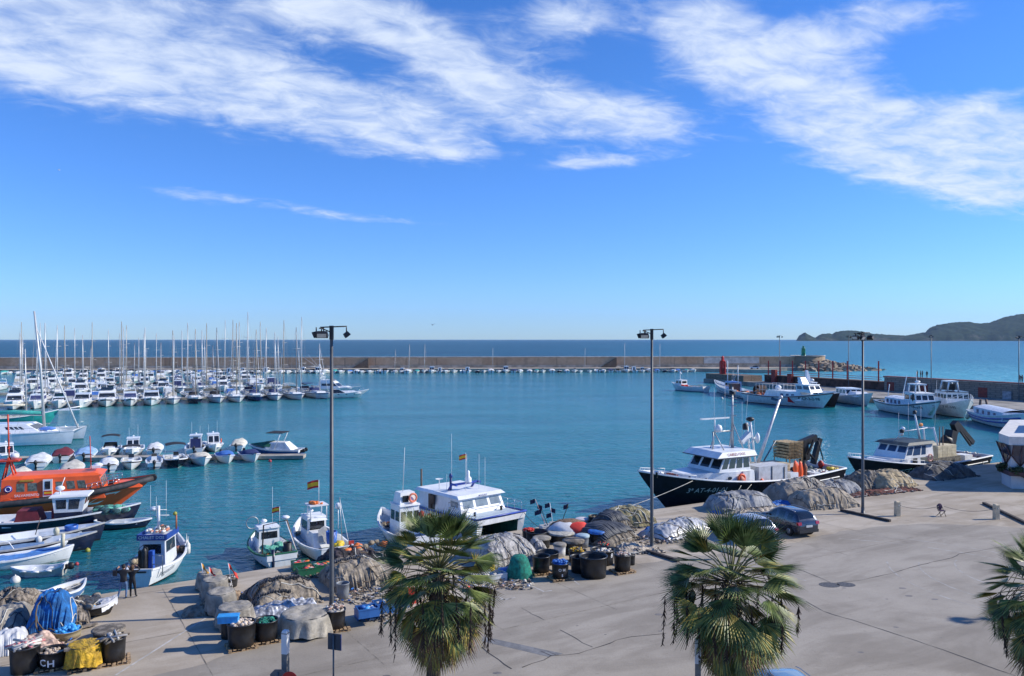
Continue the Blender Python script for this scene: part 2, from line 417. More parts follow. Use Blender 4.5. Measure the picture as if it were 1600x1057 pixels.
for k in range(-3, 15):
    a_ = o_ + u_ * (k * 6.2); a_.y = quay_y(a_.x) - .9; strip(jt, [tuple(a_)[:2], tuple(a_ + v_ * 15.5)[:2]], .035, QZ + .008, .012, k + 50)
for off in (1.0, 8.0, 15.5):
    strip(jt, [tuple(Vector((x_, quay_y(x_), 0)) + v_ * off)[:2] for x_ in (-30, -18.8, 11.7, 40, 53)], .035, QZ + .0095, .012, int(off))
struct('pavement_joints', jt, mat('joint_sealant', (.27, .235, .18), .9, var=.3))
tyre = MB(); rn = random.Random(21)
for i, (cx, cy, rr, a0, a1) in enumerate([(1640, 905, 6.5, 150, 250), (1640, 905, 8.2, 155, 245), (1650, 900, 5.0, 140, 240), (1380, 960, 15, 20, 75), (1380, 960, 16.6, 22, 72), (900, 990, 14, 30, 80), (900, 990, 15.5, 30, 82)]):
    c_ = G(cx, cy); strip(tyre, [(c_.x + rr * math.cos(R(a0 + (a1 - a0) * j / 14)), c_.y + rr * math.sin(R(a0 + (a1 - a0) * j / 14))) for j in range(15)], .10, QZ + .0065, .02, i)
struct('road_tyre_marks', tyre, mat('pale_tyre_scuff', (.43, .41, .37), .9, var=.2, vs=2, col2=(.30, .275, .235)))
st2 = MB()
for i in range(22):
    px, py = rn.uniform(560, 1600), rn.uniform(900, 1057); c_ = G(px, py)
    if c_.y > quay_y(c_.x) - 16: continue
    a_ = rn.uniform(.03, .13); n_ = 12; st2.slab([(c_.x + a_ * 1.6 * (1 + .5 * noise.noise(Vector((k, i, 0)))) * math.cos(2 * PI * k / n_), c_.y + a_ * (1 + .5 * noise.noise(Vector((k, i, 4)))) * math.sin(2 * PI * k / n_)) for k in range(n_)], QZ - .02, QZ + .0055)
struct('road_oil_stains', st2, mat('oil_stain', (.13, .12, .11), .7, var=.3, col2=(.20, .18, .16), vs=3))
w = MB()
for (a, b) in ((.9, (1296, 914.5)), (.8, (1322, 914))):
    c_ = G(*b); w.slab([(c_.x + .62 * a * math.cos(t * PI / 8), c_.y + .5 * a * math.sin(t * PI / 8)) for t in range(16)], QZ - .02, QZ + .014)
struct('road_manhole_lids', w, mat('iron_cover', (.10, .10, .10), .7, var=.3, vs=9))
w = MB(); w.slab([tuple(G(*p)[:2]) for p in ((755, 995), (880, 1022), (858, 1027), (752, 1002))], QZ - .02, QZ + .0075)
struct('road_patch', w, mat('asphalt_patch', (.20, .20, .20), .9, var=.15, vs=2, bump=.3))

# ------------------------------------------------------------------ breakwater and its light
def stone_wall(name, c1, c2, vertical=True):
    m = bpy.data.materials.new(name); m.use_nodes = True
    t = m.node_tree; t.nodes.clear(); q = NG(t)
    pos = q.n('ShaderNodeNewGeometry').outputs['Position']
    a = q.noise(pos, .05, 6, .7); f = q.noise(pos, .9, 6, .75)
    st = q.n('ShaderNodeVectorMath', operation='MULTIPLY', i_0=pos, i_1=(1.0, 1.0, .12)).outputs[0]
    c = q.mix(q.ramp(a, .35, .65), c1, c2)
    c = q.mix(q.m('MULTIPLY', q.ramp(f, .4, .7), .4), c, tuple(v * .55 for v in c1))
    c = q.mix(q.m('MULTIPLY', q.ramp(q.noise(st, .25, 4, .6), .55, .75), .5), c, (.10, .08, .065))
    x, y, z = q.sep(pos)
    blk = q.n('ShaderNodeTexBrick', i_Vector=q.comb(x, z), i_Scale=.5, i_Color1=(1, 1, 1, 1), i_Color2=(.82, .8, .78, 1), i_Mortar=(.5, .5, .5, 1))
    blk.inputs['Mortar Size'].default_value = .03
    c = q.mix(.8, c, blk.outputs[0], 'MULTIPLY')
    jn_ = q.m('ABSOLUTE', q.m('SUBTRACT', q.m('FRACT', q.m('DIVIDE', x, 14.0)), .5))
    c = q.mix(q.m('MULTIPLY', q.ramp(jn_, .012, .004), .6), c, (.07, .055, .045))
    pan = q.noise(q.comb(q.m('FLOOR', q.m('DIVIDE', x, 14.0)), 3.0), 1.7, 0)
    c = q.mix(.55, c, q.mix(pan, (.55, .52, .50), (1.25, 1.2, 1.15)), 'MULTIPLY')
    b = q.n('ShaderNodeBump', i_Strength=.6, i_Distance=.15, i_Height=f).outputs[0]
    p = q.n('ShaderNodeBsdfPrincipled', i_Base_Color=c, i_Roughness=.9, i_Normal=b)
    t.links.new(p.outputs[0], q.n('ShaderNodeOutputMaterial').inputs[0]); return m
tan = stone_wall('breakwater_stone', (.74, .47, .28), (.84, .59, .38))
coping = mat('coping_stone', (.62, .55, .45), .85, var=.2, vs=.4)
W = MB()
BROT = .072
def brk(x, y): return Vector((x, y - BROT * (139 - x), 0))
def bpivot(o):
    m_ = Matrix.Rotation(BROT, 3, 'Z'); v = Vector((139, 376, 0)); o.location = v - m_ @ v; o.rotation_euler.z = BROT
bw = thing('breakwater_wall', 'long brown stone breakwater wall closing the harbour below the horizon', 'breakwater', (0, 0, 0))
bpivot(bw)
MB().box(-420, 139, 375, 378, -3, 6.25).build('wall', tan, bw)
MB().box(-420, 139, 374.7, 378.3, 6.25, 6.6).build('coping', coping, bw)
MB().box(-420, 139, 373.9, 375, -3, 2.6).build('plinth', mat('pale_plinth', (.52, .42, .32), .9, var=.25, vs=.3), bw)
MB().box(91, 118, 374.82, 375, 3.2, 6.1).build('pale_panel', mat('limewashed_panel', (.66, .60, .52), .9, var=.12, vs=.5), bw)
for x0 in (560, 936):
    a = (x0 - 800) / F * 374; s_ = MB()
    for i in range(14):
        s_.box(a + i * .5, a + i * .5 + .55, 373.2, 374.65, 1.6, 2.0 + i * .3)
    s_.build('stair', mat('stair_stone', (.22, .15, .10), .9, var=.2), bw)
w = MB(); w.slab([(-420, 362), (80, 362), (86, 356), (104, 343), (112, 341), (112.5, 343), (104, 352), (108, 360), (128, 366), (139, 367), (139, 373.9), (-420, 373.9)], -3, 1.5)
bq = struct('breakwater_quay', w, mat('breakwater_quay_concrete', (.42, .36, .28), .85, var=.2, vs=.2)); bpivot(bq)
# round head
hd = thing('breakwater_head', 'round sandy stone bastion at the end of the breakwater', 'bastion', (143, 378, 0))
hd2 = MB().lathe([(8.5, -3), (8.3, 2.5), (8, 6.6), (7.6, 6.6), (7.6, 5.9), (0, 5.9)], n=28)
hd2.build('drum', stone_wall('bastion_stone', (.42, .31, .20), (.48, .37, .25)), hd)
MB().lathe([(8.0, 6.6), (8.25, 6.62), (8.25, 6.9), (7.6, 6.9), (7.6, 6.6)], n=28).build('coping', coping, hd)
# armour rocks, each a block
rockm = [mat('armour_rock_a', (.36, .28, .20), .92, var=.3, vs=.5, bump=.5, bs=2), mat('armour_rock_b', (.42, .34, .25), .92, var=.3, vs=.5, bump=.5, bs=2), mat('armour_rock_c', (.28, .22, .165), .92, var=.3, vs=.5)]
rk = MB(); rn = random.Random(5)
for row in range(7):
    for i in range(26):
        a = R(-118 + i * 8.6 + rn.uniform(-2, 2)); rr = 9.5 + row * 2.5 + rn.uniform(-.4, .4)
        ex = 1 + .45 * max(0, math.cos(a)) * row / 6
        x, y = 143 + math.cos(a) * rr * ex, 378 + math.sin(a) * rr * .9
        z = 3.3 - row * .66 + rn.uniform(-.3, .3)
        rot = Matrix.Rotation(rn.uniform(-.35, .35), 3, 'X') @ Matrix.Rotation(rn.uniform(-.35, .35), 3, 'Y')
        rk.obox((x, y, z), rn.uniform(1.8, 3), rn.uniform(1.7, 2.6), rn.uniform(1.6, 2.3), a + rn.uniform(-.4, .4), rn.choice((0, 1, 1, 2)), rot)
struct('rock_armour', rk, rockm, kind='stuff')
greenp = mat('green_light_paint', (.01, .22, .12), .4, var=.1)
lh = thing('green_lighthouse', 'small green harbour light on the round end of the breakwater', 'lighthouse', (140.7, 377, 5.9))
MB().lathe([(1.5, 0), (1.35, .4), (1.15, .5), (.85, 4.2), (1.05, 4.3), (1.05, 4.5), (.5, 4.5), (.5, 5.2), (.62, 5.25), (.1, 5.7), (0, 5.7)], n=12).build('tower', greenp, lh)
MB().box(-.35, .35, -1.32, -1.15, .4, 2.3).build('door', mat('green_door', (.008, .12, .07), .5), lh)
MB().lathe([(.28, 4.5), (.28, 5.3)], n=8).build('lantern', glass(), lh)

# ------------------------------------------------------------------ jetty on the right
JD = Vector((-.389, .921, 0)); JN = Vector((-.921, -.389, 0))            # along (away), toward the boats
J0 = Vector((109, 180, 0))
def J(s, o=0, z=0): p = J0 + JD * s + JN * o; return Vector((p.x, p.y, z))
def jbox(mb, s0, s1, o0, o1, z0, z1, mi=0):
    a = [J(s0, o0), J(s1, o0), J(s1, o1), J(s0, o1)]
    return mb.slab([(p.x, p.y) for p in (a if (o1 - o0) * (s1 - s0) > 0 else a[::-1])][::-1] if False else [(p.x, p.y) for p in a], z0, z1, mi)
w = MB(); w.slab([tuple(J(*q)[:2]) for q in ((-150, -2), (98, -3), (98, 5.5), (76, 5.5), (50, 8), (20, 23), (-150, 23))], -3, 1.2)
struct('jetty_quay', w, jconc)
jw = thing('jetty_wall', 'grey concrete jetty wall with dark red doors and a red coping', 'wall')
jg = stone_wall('jetty_wall_concrete', (.25, .225, .195), (.31, .28, .25))
redt = mat('oxide_red_coping', (.26, .07, .05), .8, var=.2, vs=.5)
b_ = MB(); jbox(b_, -150, 28, -2.5, 0, 1.2, 4.6); b_.build('wall', jg, jw)
b_ = MB(); jbox(b_, -150, 28.2, -2.8, .25, 4.6, 4.82); b_.build('parapet', mat('parapet_stone', (.36, .32, .26), .85, var=.15), jw)
b_ = MB(); jbox(b_, -150, 28.4, -2.0, .05, 4.82, 5.0); b_.build('coping', redt, jw)
dm = mat('dark_red_door', (.24, .03, .02), .6, var=.2)
for s_ in (-28, -10.5, 0.5, 16, 26, -46, -60):
    d_ = MB(); jbox(d_, s_ - 1.1, s_ + 1.1, 0, .08, 1.2, 3.5); do = d_.build('door', dm, jw)
    d_ = MB(); jbox(d_, s_ - 1.25, s_ + 1.25, 0, .06, 3.5, 3.65); d_.build('lintel', mat('door_lintel', (.2, .18, .16), .8), do)
for s_ in (-5.5, 20.5, -20):
    d_ = MB(); jbox(d_, s_ - 1, s_ + 1, 0, .5, 1.2, 3.0); d_.build('locker', mat('grey_locker', (.30, .32, .35), .6, var=.2), jw)
rs = thing('red_railed_walkway', 'dark walled walkway with tall red posts and rails behind the moored boats', 'walkway')
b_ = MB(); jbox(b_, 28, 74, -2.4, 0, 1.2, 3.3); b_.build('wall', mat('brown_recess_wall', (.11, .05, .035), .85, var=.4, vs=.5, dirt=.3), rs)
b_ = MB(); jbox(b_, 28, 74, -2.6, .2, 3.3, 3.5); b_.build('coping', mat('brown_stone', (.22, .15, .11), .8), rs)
for i in range(9):
    s_ = 30 + i * 5.3; p = J(s_, -.2, 3.5); b_ = MB()
    b_.box(p.x - .14, p.x + .14, p.y - .14, p.y + .14, 3.4, 8.9 - .12 * i); b_.build('post', red(), rs)
for z in (4.55, 4.0):
    b_ = MB(); jbox(b_, 29, 73, -.27, -.13, z, z + .12); b_.build('rail', red(), rs)
for s_ in (62, 69):
    b_ = MB(); jbox(b_, s_ - .9, s_ + .9, 0, .9, 1.2, 5.2 if s_ > 65 else 4.2); b_.build('buttress', mat('red_buttress', (.36, .045, .03), .7, var=.3), rs)
sb = thing('jetty_end_block', 'low brown stone block at the seaward end of the jetty under the red light', 'wall')
b_ = MB(); jbox(b_, 78, 97.5, -2.5, 5, 1.2, 3.0); b_.build('block', stone_wall('brown_stone_block', (.24, .17, .12), (.30, .22, .16)), sb)
p = J(91, 3)
lt = thing('red_lighthouse', 'bright red harbour light tower at the end of the jetty', 'lighthouse', (p.x, p.y, 3.0))
rp = mat('beacon_red', (.72, .03, .02), .4, var=.08)
MB().lathe([(.95, 0), (.72, 4.2), (.95, 4.3), (.95, 4.55), (.5, 4.55), (.48, 5.5), (.62, 5.55), (.15, 6.1), (0, 6.1)], n=8, smooth=False).build('tower', rp, lt)
for k in range(4):
    a = PI / 4 + k * PI / 2
    MB().obox((.95 * math.cos(a), .95 * math.sin(a), 2.1), .42, .16, 4.2, a).build('buttress', rp, lt)
MB().box(-.4, .4, -1.05, -.93, .1, 2).build('door', dm, lt)

# ------------------------------------------------------------------ headland far off
sil = [(1246, 531.5), (1251, 524), (1258, 519.3), (1266, 523.5), (1275, 527.6), (1283, 522), (1293, 519), (1300, 520.8), (1305, 516.3), (1314, 514.4), (1328, 514.1), (1340, 516), (1360, 520), (1385, 522.3), (1410, 523), (1432, 520), (1447, 518.5), (1453, 512), (1465, 507.5), (1480, 505), (1500, 502.5), (1512, 501), (1530, 503.5), (1545, 503), (1560, 498), (1575, 494), (1590, 491.5), (1600, 490.8), (1650, 486), (1800, 495), (2000, 512), (2400, 520)]
def silh(px):
    for a, b in zip(sil, sil[1:]):
        if a[0] <= px <= b[0]:
            f = (px - a[0]) / (b[0] - a[0]); return (531.8 - (a[1] + (b[1] - a[1]) * f)) / F
    return 0
DH = 8000.0
def hill(u, v):
    px = 1246 + u * 1154 if u < 0 else 1246 + (u ** 1.6) * 1154
    h = silh(px) * (DH + 900)
    d = DH + v * 1600
    prof = min(1, (v / .56)) ** .42 if v < .56 else 1 - (v - .56) * 1.2
    x = (px - 800) / F * d
    nz = noise.fractal(Vector((x * .0022, d * .003, 3.1)), 1, 2, 6)
    gul = abs(noise.noise(Vector((x * .005, v * 1.2, 7))))
    z = h * prof * (1 - .42 * gul * (1 - v) * (1 if v < .5 else 0)) + nz * 26 * min(1, h / 90) * min(1, v * 3) + noise.noise(Vector((x * .03, d * .03, 0))) * 9 * min(1, h / 60)
    if v == 0: z = -2
    return (x, d + nz * 60, z)
w = MB(); w.grid(hill, 520, 34)
def hill_material():
    m = bpy.data.materials.new('headland_scrub_and_rock'); m.use_nodes = True
    t = m.node_tree; t.nodes.clear(); q = NG(t)
    pos = q.n('ShaderNodeNewGeometry').outputs['Position']; x, y, z = q.sep(pos)
    a = q.noise(pos, .006, 8, .7); b = q.noise(pos, .02, 7, .7)
    green = q.mix(q.ramp(b, .35, .65), (.006, .018, .010), (.034, .056, .026))
    rock = q.mix(q.ramp(b, .3, .7), (.07, .065, .055), (.17, .145, .12))
    f = q.m('MULTIPLY', q.ramp(q.m('ADD', a, q.m('MULTIPLY', z, -.0015)), .47, .60), .6)
    c = q.mix(f, green, rock)
    p = q.n('ShaderNodeBsdfPrincipled', i_Base_Color=c, i_Roughness=1.0)
    p.inputs['Specular IOR Level'].default_value = .05
    t.links.new(p.outputs[0], q.n('ShaderNodeOutputMaterial').inputs[0]); return m
struct('headland', w, hill_material())

# ------------------------------------------------------------------ white building with plants, right edge
wl = mat('white_render_wall', (.60, .60, .60), .8, var=.06, vs=.8, dirt=.12)
bd = thing('white_building', 'white angular building with dark slanted glazing and a plant trough', 'building', (44.9, 70.2, QZ))
fp = [(0, 0), (1.4, -.3), (17, -1.4), (17, 14), (9, 14), (.75, 2.6)]
MB().slab(fp, 0, 3.95).build('wall', wl, bd)
def inset(pts, d):
    cx = sum(p[0] for p in pts) / len(pts); cy = sum(p[1] for p in pts) / len(pts)
    return [(cx + (x - cx) * d, cy + (y - cy) * d) for x, y in pts]
MB().slab(inset(fp, 1.05), 3.95, 4.7).build('roof_slab', mat('white_roof_edge', (.68, .66, .62), .8, var=.08, dirt=.2), bd)
gm = mat('slanted_glazing', (.055, .060, .085), .12, var=.2); fm = mat('dark_red_frame', (.08, .035, .04), .5)
# zig-zag glazing: triangular panels hanging under the roof slab
def facade(a, b, n, name_parent):
    a, b = Vector((*a, 0)), Vector((*b, 0)); d = (b - a) / n; nn = Vector((d.y, -d.x, 0)).normalized()
    for i in range(n):
        p, q_ = a + d * i, a + d * (i + 1); m_ = (p + q_) / 2
        pts = [p + nn * .42 + Vector((0, 0, 3.94)), q_ + nn * .42 + Vector((0, 0, 3.94)), q_ + nn * .06 + Vector((0, 0, 2.95)), m_ + nn * .03 + Vector((0, 0, 2.0)), p + nn * .06 + Vector((0, 0, 2.95))]
        mb = MB(); mb.add(pts, [(0, 4, 3, 2, 1)]); go_ = mb.build('window', gm, name_parent)
        fr_ = MB()
        for u_, v_ in ((4, 3), (3, 2), (0, 4), (1, 2)): fr_.bar(pts[u_] + nn * .03, pts[v_] + nn * .03, .05, n=4)
        fr_.bar((pts[0] + pts[1]) / 2 + nn * .03, pts[3] + nn * .03, .035, n=4)
        fr_.build('frame', fm, go_)
facade((0, 0), (1.4, -.3), 1, bd); facade((1.4, -.3), (17, -1.4), 7, bd); facade((.75, 2.6), (0, 0), 1, bd)
tr = MB()
tr.add([(0, 0, 1.5), (1.4, -.3, .75), (3.2, -.5, 1.6), (3.2, -1.3, 1.6), (1.4, -1.1, .9), (-.3, -.5, 1.55), (.35, 2.4, 1.6), (.75, 2.6, 1.6)], [(0, 1, 4, 5), (1, 2, 3, 4), (0, 5, 6, 7)])
tr.slab([(-.4, -.4), (1.4, -1.0), (3.2, -1.1), (17, -2.2), (17, -1.35), (1.4, -.32), (-.02, 0), (.7, 2.5), (.25, 2.5)], 1.2, 1.55)
tr.build('planter', mat('planter_dark_red', (.10, .05, .05), .7), bd)
MB().slab([(3.2, 2.6), (17, 1.2), (17, 9), (7.8, 9)], 4.7, 5.6).build('roof_box', wl, bd)
MB().ell((8.6, 5.2, 5.6), 2.4, 2.2, 1.2, n=16, m=8, lo=-.01).build('dome', mat('terracotta_dome', (.50, .16, .08), .8, var=.12), bd)
def leaf_clump(mb, c, r, n, size, rn, mi=3):
    for _ in range(n):
        d = Vector((rn.gauss(0, 1), rn.gauss(0, 1), rn.gauss(0, .8))); d.normalize()
        p = Vector(c) + Vector((d.x * r[0], d.y * r[1], d.z * r[2])) * rn.uniform(.55, 1.05)
        a = Vector((rn.uniform(-1, 1), rn.uniform(-1, 1), rn.uniform(-.6, 1))).normalized(); b = a.cross(d)
        if b.length < .1: continue
        b.normalize(); s_ = size * rn.uniform(.6, 1.3)
        mb.add([p - b * s_ * .4, p + a * s_, p + b * s_ * .4, p - a * s_ * .5], [(0, 1, 2, 3)], rn.randrange(mi))
lg = [mat('leaf_dark_green', (.018, .045, .015), .6, var=.3), mat('leaf_mid_green', (.035, .08, .02), .6, var=.3), mat('leaf_olive', (.06, .085, .03), .6, var=.3)]
for i, (x, y, s_) in enumerate([(.2, -.55, .75), (1.7, -1.0, .85), (3.3, -1.25, .8), (5.2, -1.4, .9), (.1, 1.3, .7)]):
    pl = thing('trough_shrub', 'dark leafy shrub spilling over the trough of the white building' , 'shrub', (44.9 + x, 70.2 + y, QZ + 1.55), 0, 'shrubs in the trough of the white building')
    mb = MB(); rn = random.Random(40 + i)
    for k in range(5): leaf_clump(mb, (rn.uniform(-.5, .5) * s_, rn.uniform(-.2, .2), rn.uniform(-.1, .45)), (.5 * s_, .4 * s_, .35 * s_), 130, .13, rn)
    mb.build('foliage', lg, pl)
    st_ = MB()
    for k in range(5): st_.bar((0, 0, -.1), (rn.uniform(-.4, .4), rn.uniform(-.2, .2), .4), .02, .01, 5)
    st_.build('stem', mat('stem_brown', (.10, .07, .04), .9), pl)
# ------------------------------------------------------------------ hulls
class Hull:
    def __init__(s, L, B, fb, bow=.6, stern=.1, draft=.4, tw=.75, rake=.8, full=.30, bul=.35, p=2.2, vee=.9, straight=.0, tr=.1):
        s.L, s.B, s.fb, s.bow, s.st, s.dr, s.tw, s.rk, s.full, s.bul, s.p, s.vee, s.tr = L, B, fb, bow, stern, draft, tw, rake, full, bul, p, vee, tr
    def half(s, t):
        if t < .5: return s.B / 2 * (s.tw + (1 - s.tw) * math.sin(t / .5 * PI / 2))
        return s.B / 2 * max(.012, 1 - ((t - .5) / .5) ** s.p)
    def sheer(s, t):
        return s.fb + s.bow * max(0, (t - .3) / .7) ** 2 + s.st * max(0, (.4 - t) / .4) ** 2
    def pt(s, t, k, side=1):
        e = s.full + (s.vee - s.full) * max(0, (t - .45) / .55) ** 1.4
        zk = -s.dr * (1 - max(0, (t - .8) / .2) ** 2 * .3)
        y = s.half(t) * (k ** e if k > 0 else 0)
        z = zk + (s.sheer(t) - zk) * k
        x = -s.L / 2 + s.L * t - s.rk * (1 - k) ** 1.15 * max(0, (t - .45) / .55) ** 2 + s.tr * (1 - k) * max(0, (.2 - t) / .2)
        return Vector((x, side * y, z))
    def side(s, x, z, side=1, off=.012):
        a, b = 0.0, 1.0
        for _ in range(22):
            t = (a + b) / 2; zk = -s.dr * (1 - max(0, (t - .8) / .2) ** 2 * .3)
            k = min(1, max(0, (z - zk) / (s.sheer(t) - zk)))
            if s.pt(t, k).x < x: a = t
            else: b = t
        p = s.pt(t, k, side); p.y += side * off; p.z = z; p.x = x
        return p
    def tx(s, x): return min(1, max(0, (x + s.L / 2) / s.L))
    def deckz(s, x): return s.sheer(s.tx(x)) - s.bul
    def build(s, parent, mats, stripe=True, n=18, deck=None, cap=.07, rail=None, wlz=.12):
        """mats: hull, bottom, stripe, rail"""
        mb = MB()
        zs_ = [0, .25, None, .55, .72, .86, .93, 1]
        ts = [i / n for i in range(n)] + [1]
        K = 8
        def ring(t, side):
            zk = s.pt(t, 0).z; kw = (wlz - zk) / (s.sheer(t) - zk)
            ks = [0, kw * .5, kw, kw + (1 - kw) * .25, kw + (1 - kw) * .5, kw + (1 - kw) * .76, kw + (1 - kw) * .9, 1]
            return [s.pt(t, k, side) for k in ks]
        for side in (1, -1):
            rings = [ring(t, side) for t in ts]
            for j in range(K - 1):
                vs = [rg[j] for rg in rings] + [rg[j + 1] for rg in rings]; m = len(ts)
                fs = [(i, i + 1, m + i + 1, m + i) if side < 0 else (i, m + i, m + i + 1, i + 1) for i in range(m - 1)]
                mi = 1 if j < 2 else (2 if (stripe and j == 5) else 0)
                mb.add(vs, fs, mi, True)
        # transom
        a = [s.pt(0, k, 1) for k in (0, .1, .3, .6, 1)]; b = [s.pt(0, k, -1) for k in (1, .6, .3, .1)]
        mb.add(a + b, [tuple(range(9))], 0)
        o = mb.build('hull', list(mats[:3]), parent)
        # cap rail, inner bulwark, deck
        d = MB(); iw = cap
        for side in (1, -1):
            out_ = [s.pt(t, 1, side) + Vector((0, side * .03, .0)) for t in ts]
            top = [p + Vector((0, 0, .045)) for p in out_]
            inn = []
            for p, t in zip(top, ts):
                hy = max(.0, abs(p.y) - iw - .03); inn.append(Vector((p.x - (.09 if t > .97 else 0), side * hy, p.z)))
            dk = []
            for p, t in zip(inn, ts):
                zk_ = s.pt(t, 0).z; hp_ = s.pt(t, max(.05, (s.sheer(t) - s.bul - zk_) / (s.sheer(t) - zk_)), side)
                dk.append(Vector((min(p.x, hp_.x), side * max(0, min(abs(p.y), abs(hp_.y) - .03)), s.sheer(t) - s.bul)))
            m = len(ts)
            for A_, B_, mi in ((out_, top, 0), (top, inn, 0), (inn, dk, 1)):
                fs = [(i, i + 1, m + i + 1, m + i) for i in range(m - 1)]
                d.add(A_ + B_, fs if side < 0 else [f[::-1] for f in fs], mi, False)
            low = [p - Vector((0, 0, .06)) for p in out_]
            d.add(low + out_, [(i, i + 1, m + i + 1, m + i) if side < 0 else (i + m, i + m + 1, i + 1, i) for i in range(m - 1)], 0)
            if side == 1: dl = dk
            else: dr_ = dk
        m = len(ts)
        d.add(dl + dr_, [(i, i + m, i + 1 + m, i + 1) for i in range(m - 1)], 2)
        # transom cap and inside
        p0, p1 = dl[0], dr_[0]; z1 = s.sheer(0) + .045
        d.fr((p0.x - .015, p0.x + iw, p1.y - .08, p0.y + .08), (p0.x - .015, p0.x + iw, p1.y - .08, p0.y + .08), p0.z, z1 - .08, 1); d.fr((p0.x - .03, p0.x + iw, p1.y - .08, p0.y + .08), (p0.x - .03, p0.x + iw, p1.y - .08, p0.y + .08), z1 - .08, z1, 0)
        d.build('deck', [rail or mats[3], white() if deck is None else (deck[0] if isinstance(deck, tuple) else white()), deck[1] if isinstance(deck, tuple) else (deck or deckg())], parent)
        return o
def rig_rail(mb, h, t0, t1, hz, r=.022, n=8, mid=True, off=-.06, two=True, every=1):
    for side in (1, -1):
        pts = [h.pt(t0 + (t1 - t0) * i / n, 1, side) for i in range(n + 1)]
        pts = [Vector((p.x, side * max(.0, abs(p.y) + off), p.z)) for p in pts]
        up = [p + Vector((0, 0, hz)) for p in pts]
        mb.tube(up, r, 4)
        if mid: mb.tube([p + Vector((0, 0, hz * .5)) for p in pts], r * .7, 4)
        for i in range(0, n + 1, every): mb.bar(pts[i], up[i], r, n=4)

def face(b, t, z0, z1, side):
    """corners bl, br, tr, tl of one side of the frustum b -> t"""
    x0, x1, y0, y1 = b; X0, X1, Y0, Y1 = t; V = Vector
    return {'front': (V((x1, y0, z0)), V((x1, y1, z0)), V((X1, Y1, z1)), V((X1, Y0, z1))),
            'back': (V((x0, y1, z0)), V((x0, y0, z0)), V((X0, Y0, z1)), V((X0, Y1, z1))),
            'right': (V((x0, y0, z0)), V((x1, y0, z0)), V((X1, Y0, z1)), V((X0, Y0, z1))),
            'left': (V((x1, y1, z0)), V((x0, y1, z0)), V((X0, Y1, z1)), V((X1, Y1, z1)))}[side]
def pane(corners, u0, u1, v0, v1, mb, off=.012, mi=0, th=.02):
    a, b, c, d = corners
    nn = (b - a).cross(d - a).normalized()
    def q(u, v): return a.lerp(b, u).lerp(d.lerp(c, u), v)
    pts = [q(u0, v0), q(u1, v0), q(u1, v1), q(u0, v1)]
    vs = [p - nn * th for p in pts] + [p + nn * off for p in pts]
    return mb.add(vs, [(4, 5, 6, 7), (0, 1, 5, 4), (1, 2, 6, 5), (2, 3, 7, 6), (3, 0, 4, 7)], mi)
def wheelhouse(parent, b, t, z0, z1, m, wins, name='wheelhouse', roof=None, rm=None, each=True, frame=None, gl=None, v=(.45, .88)):
    """b, t = bottom/top rectangles (x0, x1, halfwidth); wins = {side: n or [(u0,u1,v0,v1)]}"""
    b = (b[0], b[1], -b[2], b[2]); t = (t[0], t[1], -t[2], t[2])
    o = MB().fr(b, t, z0, z1).build(name, m, parent)
    allm = MB()
    for side, ws in wins.items():
        fc = face(b, t, z0, z1, side)
        if isinstance(ws, int):
            g_ = .10 / max(1, ws); ws = [((i / ws) + g_ + (.02 if i == 0 else 0), ((i + 1) / ws) - g_, v[0], v[1]) for i in range(ws)]
        for w_ in ws:
            if each:
                q = MB(); pane(fc, *w_, q); wo = q.build('window', gl or glass(), o)
                if frame:
                    pass
            else: pane(fc, *w_, allm)
    if not each: allm.build('window_band', gl or glass(), o)
    if roof is not None:
        e = roof; q = MB()
        q.fr((t[0] - e, t[1] + e, t[2] - e * .6, t[3] + e * .6), (t[0] - e * .8, t[1] + e * .8, t[2] - e * .4, t[3] + e * .4), z1, z1 + .10)
        q.build('roof', rm or m, o)
    return o
def outboard(parent, x, y, z, m=None, s=1.0, tilt=0.0):
    mb = MB()
    M = Matrix.Translation((x, y, z)) @ Matrix.Rotation(tilt, 4, 'Y')
    q = MB(); q.ell((-.22, 0, .32), .26, .19, .27, n=8, m=5, wob=.1); q.box(-.30, -.12, -.07, .07, -.55, .15); q.box(-.45, -.05, -.11, .11, -.42, -.38); q.box(-.12, .05, -.12, .12, -.1, .12)
    q.lathe([(.0, 0), (.14, .02), (0, .05)], (-.4, 0, -.6), 6)
    q.v = [tuple(M @ (Vector(v) * s)) for v in q.v]
    return q.build('outboard_motor', m or black(), parent)
def antenna(mb, x, y, z, h, r=.014, dx=0): mb.bar((x, y, z), (x + dx, y, z + h), r, r * .6, 4)
def ring(parent, c, R_, r, axis='x', m=None, name='lifebuoy'):
    mb = MB(); pts = []
    for k in range(15):
        a = 2 * PI * k / 14
        pts.append((c[0], c[1] + R_ * math.cos(a), c[2] + R_ * math.sin(a)) if axis == 'x' else (c[0] + R_ * math.cos(a), c[1], c[2] + R_ * math.sin(a)) if axis == 'y' else (c[0] + R_ * math.cos(a), c[1] + R_ * math.sin(a), c[2]))
    mb.tube(pts, r, 6, cap=False)
    return mb.build(name, m or orange(), parent)
def fender(parent, p, r=.13, h=.5, m=None):
    mb = MB(); mb.lathe([(0, -h / 2), (r * .7, -h / 2 + r * .4), (r, -h / 2 + r), (r, h / 2 - r), (r * .6, h / 2 - r * .3), (.03, h / 2), (.012, h / 2 + .4)], p, 8)
    return mb.build('fender', m or mat('white_fender', (.75, .73, .66), .5, dirt=.2), parent)

